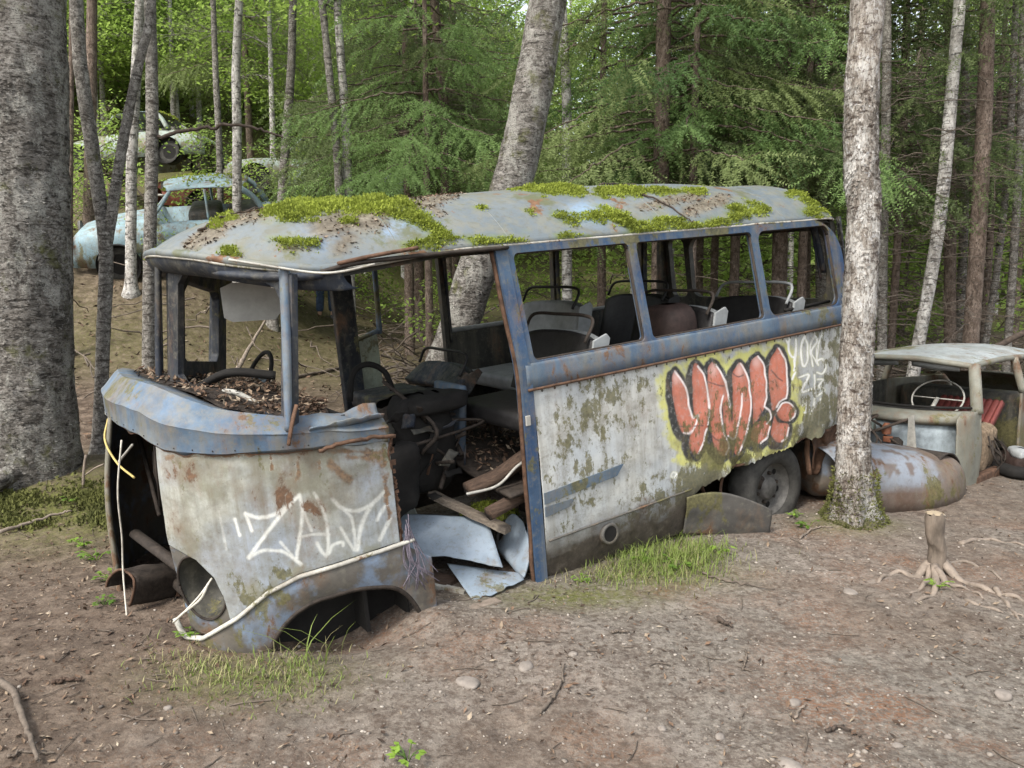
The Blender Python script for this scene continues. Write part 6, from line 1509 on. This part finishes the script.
# spruces deeper in, all alike
trunk_proto = MB(); trunk_proto.tube(np.stack([.03 * np.sin(np.linspace(0, 3, 24)), .03 * np.cos(np.linspace(0, 4, 24)), np.linspace(-.2, 11.2, 24)], 1), np.linspace(.10, .015, 24), 10, jitter=bark_jit(.008, 12)); TRM = mesh_only(trunk_proto, 'spruce_trunk', M['bark_spruce'], True)
trunk_proto = MB(); trunk_proto.tube(np.stack([.06 * np.sin(np.linspace(0, 3, 24)), .05 * np.cos(np.linspace(0, 4, 24)), np.linspace(-.2, 10.2, 24)], 1), np.linspace(.10, .02, 24), 10, jitter=bark_jit(.008, 12)); TRB = mesh_only(trunk_proto, 'broadleaf_trunk', M['bark_birch'], True)
taken = []
def fill(n, pxr, dr, kind_, name, label, cat, group, gap, sc=(.85, 1.2)):
    k = 0; tries = 0
    while k < n and tries < 3000:
        tries += 1
        px = rnd.uniform(*pxr); d = rnd.uniform(*dr); p = at_depth(px, 300, d)
        if any((p[0] - q[0]) ** 2 + (p[1] - q[1]) ** 2 < gap ** 2 for q in taken): continue
        taken.append((p[0], p[1])); k += 1
        t = thing(name, label, cat, (p[0], p[1], gz(p[0], p[1])), rnd.random() * 6, group); i = rnd.randrange(3); s = rnd.uniform(*sc)
        if kind_ == 'broad' and pxr[0] > 0: i = 3
        if kind_ == 'spruce':
            child_mesh('trunk', TRM, t); c = child_mesh('crown', CR['spruce', i], t); child_mesh('boughs', CR['limb', i], c)
        else:
            child_mesh('trunk', TRB, t); c = child_mesh('crown', CR['broad', i], t); child_mesh('limbs', CR['broadlimb', i], c)
        t.scale = (s, s, s)
fill(9, (345, 1090), (12, 17.5), 'spruce', 'spruce', 'dark spruce with bare lower twigs standing deep among others behind the bus', 'spruce', 'spruces deep behind the bus', 1.25)
fill(4, (-120, 330), (22, 27), 'spruce', 'spruce', 'dark spruce standing far up the slope among green leaves', 'spruce', 'spruces far up the left slope', 2.0)
fill(16, (-80, 430), (19, 30), 'broad', 'broadleaf_tree', 'light green broadleaf tree far up the slope behind the wrecks', 'tree', 'broadleaf trees up the left slope', 1.9)
fill(16, (420, 1150), (18, 28), 'broad', 'broadleaf_tree', 'light green broadleaf tree glimpsed beyond the spruces', 'tree', 'broadleaf trees beyond the spruces', 1.9)
# shrubs
for px, d, i, sc, lab in ((300, 17.0, 1, .95, 'leafy green shrub on the slope right of the mossy wreck'), (285, 13.2, 1, .6, 'small leafy bush in front of the mossy wreck'), (205, 16.5, 1, .8, 'green bush between the two wrecks on the slope'), (372, 16., 0, .9, 'low leafy shrub behind the close pair of stems'), (905, 11.5, 1, 1.0, 'light green shrub behind the saloon roof'), (560, 12.5, 1, .9, 'green bush seen through the first bus window'), (455, 10.5, 0, .8, 'low green bush seen through the gap in the far side of the bus'), (690, 13.5, 1, 1.1, 'green bush seen through the middle bus window'), (845, 13., 1, 1.2, 'green bush beyond the last bus window'), (160, 12.2, 0, .5, 'low green shoots at the foot of the sky blue wreck'), (108, 15.0, 1, .8, 'green bush below the topmost pale roofed wreck'), (75, 13.5, 0, .9, 'dark leafy shrub beside the big tree edge on the slope'), (262, 14.6, 1, .7, 'bush growing against the mossy grey green wreck'), (330, 16, 1, 1.0, 'tall leafy bush far up the slope behind the close pair of stems'), (1000, 12.5, 1, 1.1, 'light green shrub at the right edge of the forest'), (740, 14.5, 0, 1.5, 'broad leafy shrub between the trunks behind the bus'), (610, 15.5, 1, 1.3, 'tall light green shrub far behind the bus seats'), (945, 14.5, 0, 1.6, 'leafy light green shrub among the trunks above the saloon')):
    p = at_depth(px, 300, d); t = thing('shrub', lab, 'shrub', (p[0], p[1], gz(p[0], p[1])), rnd.random() * 6, 'shrubs of the forest')
    c = child_mesh('foliage', CR['shrub', i], t); child_mesh('stems', CR['shrublimb', i], t); t.scale = (sc,) * 3
# distant wood that closes the view
V = []; F = []; k = 0; r = np.random.default_rng(77)
for _ in range(1500):
    a = r.uniform(-.95, .95); d = r.uniform(30, 41); x, y = d * math.sin(a), d * math.cos(a); g = float(terrain(x, y))
    k = leaf_cloud(r, [np.array([x, y, g + .2 + 7.5 * r.random() ** 1.5])], 100, .95, .28, V, F, k, .9)
wood = MB().add(V, F).build('distant_wood', M['leaves_far'], smooth=False, recalc=False)
stuff(wood, 'light green wood closing the view far behind the trees', 'wood')

# brush of dead branches on the slope behind the bus
B = MB(); r = np.random.default_rng(5)
for q_ in range(490):
    px = r.uniform(380, 1040) if q_ < 420 else r.uniform(60, 400); d = r.uniform(8.2, 14) if q_ < 420 else r.uniform(8.5, 17); p = at_depth(px, 300, d); g = gz(p[0], p[1]); az = r.random() * 6.28; L = .5 + 1.4 * r.random(); z = .05 + .5 * r.random() ** 2; m_ = 7; s = np.linspace(-.5, .5, m_)
    P = np.stack([p[0] + L * s * math.cos(az), p[1] + L * s * math.sin(az), g + z + .35 * L * s * r.normal() + 0 * s], 1) + r.normal(size=(m_, 3)) * .03
    B.tube(P, np.linspace(.012, .004, m_) * (.6 + r.random()), 4, cap=False)
o = B.build('brushwood_debris', M['twig'], recalc=False); stuff(o, 'tangle of dead grey branches on the forest floor behind the bus', 'brushwood')
lg = thing('fallen_log', 'long dark fallen pole sloping up to the right behind the saloon roof', 'log', slope_spot(985, 8.6, 0))
P = np.array([at_depth(x, y, 8.6) for x, y in ((975, 356), (998, 346), (1015, 337), (1040, 325))]) - np.array(lg.location)
MB().tube(smooth_path(P, 20), .035, 9, jitter=bark_jit(.006, 14)).build('trunk', M['twig_dark'], lg)

# wrecks on the slope
old_saloon('wrecked_car', 'sky blue saloon wreck with litter on its roof at the foot of the left slope', M['aqua'], slope_spot(84, 12.4, -.22), rad(16), rad(-5), rad(17), .95, M['aqua'], 200)
old_saloon('wrecked_car', 'mossy grey green wreck on the slope behind the sky blue one', M['greenish'], slope_spot(228, 16.6, .75), rad(12), rad(4), rad(-8), .95, M['greenish'], 1500)
old_saloon('wrecked_car', 'pale roofed wreck topmost on the slope behind the forked tree', M['greenish'], slope_spot(82, 17.5, .35), rad(-8), rad(-3), rad(-5), .85, M['aqua'], 900)
old_saloon('wrecked_car', 'rust red wreck half hidden between the two stacked wrecks on the slope', simple('rusty red car', (.24, .085, .06), .7, .6, 9), slope_spot(160, 17.5, -.1), rad(40), rad(2), rad(6), .95, None, 500)
# ------------------------------------------------------------------ ground: one sheet, fine near by and coarse far away
def warp(n, fine, lo, hi, c):
    t = np.linspace(-1, 1, n)
    return t
gx = np.unique(np.r_[np.linspace(-120, -14, 22), np.linspace(-14, -5, 46), np.linspace(-5, 5, 330), np.linspace(5, 14, 46), np.linspace(14, 120, 22)])
gy = np.unique(np.r_[np.linspace(-60, -1, 10), np.linspace(-1, 1.6, 20), np.linspace(1.6, 7.5, 260), np.linspace(7.5, 18, 110), np.linspace(18, 46, 50), np.linspace(46, 160, 16)])
X, Y = np.meshgrid(gx, gy, indexing='ij'); Z = ground_z(X, Y)
def green_mask(x, y):
    m = .9 * np.exp(-(((x + .18) / .0001) ** 2)) * 0
    def bl(cx, cy, rx, ry, a=1.): return a * np.exp(-(((x - cx) / rx) ** 2 + ((y - cy) / ry) ** 2))
    c1 = PG(575, 598, 0); c2 = PG(250, 672, 0); c3 = PG(655, 575, 0); c4 = PG(120, 520, 0); c5 = PG(60, 500, .2); c6 = PG(330, 655, 0)
    m = bl(c1[0], c1[1], .40, .14, .9) + bl(c2[0], c2[1], .38, .20, .7) + bl(c3[0], c3[1], .4, .2, .9) + bl(c4[0], c4[1], .35, .5, .5) + bl(-3.4, 5.2, .9, .6, .8) + bl(2.3, 5.1, .28, .2, .9)
    far = sstep(8, 11, y) * (.35 + .5 * fbm(np.stack([x * .5, y * .5, x * 0], -1), 3, 4)) + .3 * sstep(-2.5, -3.6, x) * sstep(4, 5, y) * sstep(7.5, 6, y)
    far = far + sstep(17, 22, y) * .7
    return np.clip(np.maximum(m, far), 0, 1)
G = green_mask(X, Y).ravel(); LF = np.clip(sstep(.2, -1.9, X + .25 * fbm(np.stack([X * 1.4, Y * 1.4, X * 0], -1), 3, 8)) * .85 + .9 * sstep(5.6, 7.5, Y) + .5 * sstep(.1, .5, fbm(np.stack([X * 1.1, Y * 1.1, X * 0 + 5], -1), 3, 18)), 0, 1).ravel()
G4 = np.stack([G, LF, G, np.ones_like(G)], 1)
gr = MB().grid(np.stack([X, Y, Z], -1)).build('ground', M['ground'], recalc=False, attr={'green': G4}); gr['kind'] = 'structure'

# scattered litter: leaves, gravel, twigs
V = []; F = []; k = 0
n_l = 42000
yy = 1.7 + 6.5 * rng.random(n_l) ** 1.5; xx = (rng.random(n_l) * 2 - 1) * (yy * .72 + .3)
dn = fbm(np.stack([xx * .9, yy * .9, xx * 0], -1), 3, 6); left = sstep(.6, -2.2, xx)
keep = rng.random(n_l) < np.clip(.34 + .60 * left + .9 * dn, .06, 1)
xx, yy = xx[keep], yy[keep]; zz = ground_z(xx, yy)
for x, y, z in zip(xx, yy, zz):
    n_ = np.array([0, 0, 1.]) + rng.normal(size=3) * .40; n_ /= np.linalg.norm(n_); k = leaf_quad(np.array([x, y, z + .004 + .006 * rng.random()]), n_, .004 + .014 * rng.random() ** 2.6, V, F, k, .6)
# slope behind
n2 = 5000; yy = 7 + 9 * rng.random(n2); xx = (rng.random(n2) * 2 - 1) * yy * .75; zz = ground_z(xx, yy)
for x, y, z in zip(xx, yy, zz):
    n_ = np.array([0, 0, 1.]) + rng.normal(size=3) * .5; n_ /= np.linalg.norm(n_); k = leaf_quad(np.array([x, y, z + .015]), n_, .035, V, F, k, .5)
o = MB().add(V, F).build('leaf_litter', M['litter'], smooth=False, recalc=False); stuff(o, 'dry brown leaf litter scattered on the forest soil', 'leaf litter')

def pebble_mat():
    t = NT('mixed gravel'); g = t.n('ShaderNodeNewGeometry'); r_ = g.outputs['Random Per Island']
    c = t.ramp(r_, (0., (.085, .070, .058)), (.35, (.19, .165, .14)), (.8, (.27, .235, .20)), (1., (.42, .38, .33)))
    t.col(t.mix(t.math('MULTIPLY', t.noise(60, 4), .4), c, (.12, .10, .08))).rough(.9); t.bump(t.noise(120, 4), .4, .003); return t.m
bm = bmesh.new(); bmesh.ops.create_icosphere(bm, subdivisions=1, radius=1); IV = np.array([v.co[:] for v in bm.verts]); IF = np.array([[v.index for v in f.verts] for f in bm.faces]); bm.free()
n_p = 7500; yy = 1.7 + 4.6 * rng.random(n_p) ** 1.4; xx = (rng.random(n_p) * 2 - 1) * (yy * .72 + .2)
dn = fbm(np.stack([xx * 1.1, yy * 1.1, xx * 0 + 4], -1), 3, 16); keep = rng.random(n_p) < np.clip(.45 + .35 * sstep(-1.6, .4, xx) + .9 * dn, .05, 1); xx, yy = xx[keep], yy[keep]; zz = ground_z(xx, yy)
s = .0022 + .0070 * rng.random(len(xx)) ** 5 + .002 * rng.random(len(xx))
sc3 = np.stack([s * (.8 + .6 * rng.random(len(s))), s * (.7 + .5 * rng.random(len(s))), s * (.45 + .3 * rng.random(len(s)))], 1); an = rng.random(len(s)) * 6.28
Vp = IV[None] * (1 + .25 * rng.normal(size=(len(s), len(IV), 1)) * .6) * sc3[:, None, :]
ca, sa = np.cos(an)[:, None], np.sin(an)[:, None]; Vp = np.stack([Vp[..., 0] * ca - Vp[..., 1] * sa, Vp[..., 0] * sa + Vp[..., 1] * ca, Vp[..., 2]], -1) + np.stack([xx, yy, zz + s * .2], 1)[:, None, :]
Fp = (IF[None] + (np.arange(len(s)) * len(IV))[:, None, None]).reshape(-1, 3)
mb = MB(); mb.V = [Vp.reshape(-1, 3)]; mb.n = len(mb.V[0]); mb.F = [tuple(f) for f in Fp.tolist()]
o = mb.build('gravel', pebble_mat(), recalc=False); stuff(o, 'small pale gravel trodden into the soil', 'gravel')
B = MB()
for _ in range(900):
    y = 1.8 + 7 * rng.random() ** 1.4; x = (rng.random() * 2 - 1) * (y * .72 + .2)
    if rng.random() > .35 + .65 * float(sstep(1.2, -1.6, x)): continue
    a = rng.random() * 6.28; L = .03 + .14 * rng.random() ** 2; q = []
    bend = rng.normal() * .35
    for t in np.linspace(-.5, .5, 5):
        px_, py_ = x + L * t * math.cos(a + bend * t), y + L * t * math.sin(a + bend * t); q.append((px_, py_, gz(px_, py_) + .004 + .004 * rng.random()))
    B.tube(np.array(q), (.0012 + .0022 * rng.random()), 4, cap=False)
o = B.build('twig_litter', M['twig'], recalc=False); stuff(o, 'thin dry twigs and needles strewn over the soil', 'twig litter')

# grass
def blades(spots, name, label, mat, h=(.04, .135), w=.0024, lean_=.9):
    V = []; F = []; k = 0
    for x, y, s in spots:
        z = gz(x, y) - .004; a = rng.random() * 6.28; H_ = (h[0] + (h[1] - h[0]) * rng.random() ** 1.3) * s; d = np.array([math.cos(a), math.sin(a), 0]); sd = np.array([-d[1], d[0], 0]); l_ = lean_ * H_ * (.2 + rng.random())
        ww = w * (.7 + .6 * rng.random()); prev = None
        for i, t in enumerate((0, .35, .7, 1)):
            c = np.array([x, y, z]) + d * l_ * t ** 1.8 + np.array([0, 0, H_ * (t - .22 * t ** 3)]); wv = ww * (1 - t) ** .7 + .0002
            V += [c - sd * wv, c + sd * wv]
            if i: F.append((k - 2, k - 1, k + 1, k))
            k += 2
    o = MB().add(V, F).build(name, mat, smooth=True, recalc=False); return stuff(o, label, 'grass')
def spots_px(lst, n):
    out = []
    for px, py, sx, sy, wgt, s in lst:
        for _ in range(int(n * wgt)):
            p = PG(px + rng.normal() * sx, py + rng.normal() * sy, 0); out.append((p[0], p[1], s * (.7 + .5 * rng.random())))
    return out
sp = spots_px([(645, 560, 26, 9, .8, 1.0), (685, 560, 22, 9, .7, .95), (665, 572, 36, 8, .45, .7), (620, 580, 26, 6, .22, .55), (715, 555, 14, 8, .2, .7)], 800)
blades(sp, 'grass', 'bright green grass tuft along the foot of the bus side', M['grass'])
sp = spots_px([(262, 675, 36, 13, .40, .38), (300, 668, 26, 11, .30, .5), (205, 665, 34, 13, .35, .36), (250, 690, 50, 11, .3, .3)], 560)
blades(sp, 'grass', 'short green grass tuft under the front fender of the bus', M['grass'])
sp = spots_px([(200, 662, 30, 10, .6, .5), (275, 675, 40, 14, .5, .5), (640, 572, 50, 10, .8, .7), (690, 562, 30, 12, .5, .7), (305, 660, 18, 7, .07, 1.5)], 420)
blades(sp, 'dry_grass', 'straw coloured grass blades mixed in the two green tufts', M['grass_dry'], h=(.04, .13))
sp = spots_px([(316, 656, 14, 5, .02, 1.7)], 480); blades(sp, 'grass', 'few long arching blades under the wheel arch of the bus nose', M['grass'], h=(.10, .17), w=.004, lean_=1.3)
# moss bed over the roots by the big tree and at the foot of the flaky tree
V0 = []
for cx, cy, rx, ry, n in ((-3.45, 5.2, .22, .12, 500), (-2.95, 5.35, .22, .15, 700), (-3.75, 5.05, .35, .12, 600), (-2.72, 5.1, .16, .12, 500), (-3.25, 4.95, .2, .08, 300)):
    for _ in range(n):
        x, y = cx + rng.normal() * rx * .55, cy + rng.normal() * ry * .55; V0.append((x, y, gz(x, y) + .02 * rng.random()))
V0 = np.array(V0); o = tufts(V0, np.tile([0, 0, 1.], (len(V0), 1)), 3, .022, 'ground_moss', M['moss_dark'], None, .012, .7); stuff(o, 'olive moss cover over the roots at the foot of the big tree', 'moss')
V0 = []; N0 = []
for _ in range(1700):
    a = rng.random() * 6.28; h_ = rng.random() ** 2.2 * .36; r_ = .135 + .09 * math.exp(-h_ / .12) + .004 * rng.normal()
    c = PG(853, 524, 0); V0.append((c[0] + r_ * math.cos(a), c[1] + r_ * math.sin(a), gz(c[0], c[1]) - .02 + h_)); N0.append((math.cos(a), math.sin(a), .4))
o = tufts(np.array(V0), np.array(N0), 3, .012, 'trunk_moss', M['moss_dark'], None, .006, .6); stuff(o, 'green moss growing round the foot of the pale flaky tree', 'moss')

# little herbs one can count
def herb(px, py, s, label, seed):
    p = PG(px, py, 0.); r = np.random.default_rng(seed); t = thing('seedling', label, 'plant', (p[0], p[1], gz(p[0], p[1])), 0, 'small green plants on the soil')
    V = []; F = []; k = 0; B = MB()
    for i in range(9):
        a = r.random() * 6.28; L = s * (.5 + .6 * r.random()); e = np.array([L * math.cos(a), L * math.sin(a), L * (.5 + .5 * r.random())]); B.tube(np.array([(0, 0, -.01), e * .5 + np.array([0, 0, L * .15]), e]), .0016, 4)
        for _ in range(3):
            d = np.array([math.cos(a + r.normal() * .8), math.sin(a + r.normal() * .8), -.15 + .2 * r.normal()]); d /= np.linalg.norm(d); sd = np.cross(d, [0, 0, 1.]); sd /= np.linalg.norm(sd); l_ = s * (.45 + .3 * r.random())
            V += [e, e + d * l_ * .5 + sd * l_ * .30, e + d * l_, e + d * l_ * .5 - sd * l_ * .30]; F += [(k, k + 1, k + 2), (k, k + 2, k + 3)]; k += 4
    MB().add(V, F).build('leaves', M['herb'], t, smooth=False, recalc=False); B.build('stems', M['herb'], t)
for a in ((808, 530, .06, 'small green seedling left of the foot of the pale flaky tree', 1), (797, 521, .05, 'tiny seedling under the tail of the bus', 2), (642, 565, .06, 'round leaved plant in the middle of the grass tuft', 3), (676, 572, .06, 'yellow green plant at the right of the grass tuft', 4), (720, 556, .055, 'low leafy plant by the bent skirt flap', 5), (581, 583, .04, 'lone small plant at the left end of the grass tuft', 6),
          (97, 562, .07, 'small leafy plant on the litter left of the bus nose', 7), (112, 585, .06, 'pale green seedling near the rusty box', 8), (84, 548, .06, 'green seedling between the big tree and the bus nose', 9), (105, 610, .05, 'tiny seedling in front of the rusty box', 10), (66, 500, .08, 'green sprout on the mossy root of the big tree', 11), (70, 520, .05, 'low sprout beside the pale grey stick', 12), (408, 756, .05, 'little green moss sprig at the bottom of the soil', 13), (938, 590, .05, 'green sprig growing at the stump', 14), (190, 636, .05, 'green sprig under the lamp surround of the bus', 15)):
    herb(*a)
tw = thing('dead_sapling', 'small bare forked twig standing between the big tree and the bus nose', 'twig', (*PG(83, 492, .15)[:2], gz(*PG(83, 492, .15)[:2])))
o_ = np.array(tw.location); d_ = PG(83, 492, .15)[1]
m = MB(); m.tube(smooth_path([(0, 0, -.03), at_depth(84, 470, d_) - o_, at_depth(86, 455, d_) - o_], 8), .010, 6); m.tube(smooth_path([at_depth(85, 475, d_) - o_, at_depth(95, 468, d_) - o_, at_depth(104, 464, d_) - o_], 8), .006, 5); m.build('stem', M['stick_pale'], tw)

# ------------------------------------------------------------------ light, sky, camera
w = bpy.data.worlds.new('World'); SC.world = w; w.use_nodes = True
nt = w.node_tree; bg = nt.nodes['Background']; sky = nt.nodes.new('ShaderNodeTexSky'); sky.sky_type = 'NISHITA'; sky.sun_disc = False
SUN_EL, SUN_AZ = rad(50), rad(218)                     # azimuth clockwise from straight ahead
sky.sun_elevation = SUN_EL; sky.sun_rotation = SUN_AZ; sky.air_density = 1.3; sky.dust_density = 3.0; sky.ozone_density = .8
hs = nt.nodes.new('ShaderNodeHueSaturation'); hs.inputs['Saturation'].default_value = .42; hs.inputs['Value'].default_value = 1.08
nt.links.new(sky.outputs[0], hs.inputs['Color']); nt.links.new(hs.outputs[0], bg.inputs['Color']); bg.inputs['Strength'].default_value = .15
sd = bpy.data.lights.new('sun', 'SUN'); sd.energy = 1.6; sd.angle = rad(12); sd.color = (1., .955, .88)
so = bpy.data.objects.new('sun', sd); COL.objects.link(so); so.location = (-6, -8, 18)
sv = Vector((math.cos(SUN_EL) * math.sin(SUN_AZ), math.cos(SUN_EL) * math.cos(SUN_AZ), math.sin(SUN_EL)))
so.rotation_euler = sv.to_track_quat('Z', 'Y').to_euler()
cd = bpy.data.cameras.new('camera'); co = bpy.data.objects.new('camera', cd); COL.objects.link(co)
co.location = (0, 0, CAM_H); co.rotation_euler = (rad(90) - PITCH, 0, 0); cd.sensor_width = 36; cd.lens = 36 * FPX / 1024; cd.clip_start = .05; cd.clip_end = 500
SC.camera = co
SC.view_settings.view_transform = 'Standard'; SC.view_settings.look = 'None'; SC.view_settings.gamma = 1; SC.view_settings.use_curve_mapping = False
SC.view_settings.exposure = EXPOSURE
SC.render.engine = 'CYCLES'
SC.cycles.max_bounces = 8; SC.cycles.diffuse_bounces = 4; SC.cycles.transmission_bounces = 4; SC.cycles.transparent_max_bounces = 4; SC.cycles.use_denoising = True
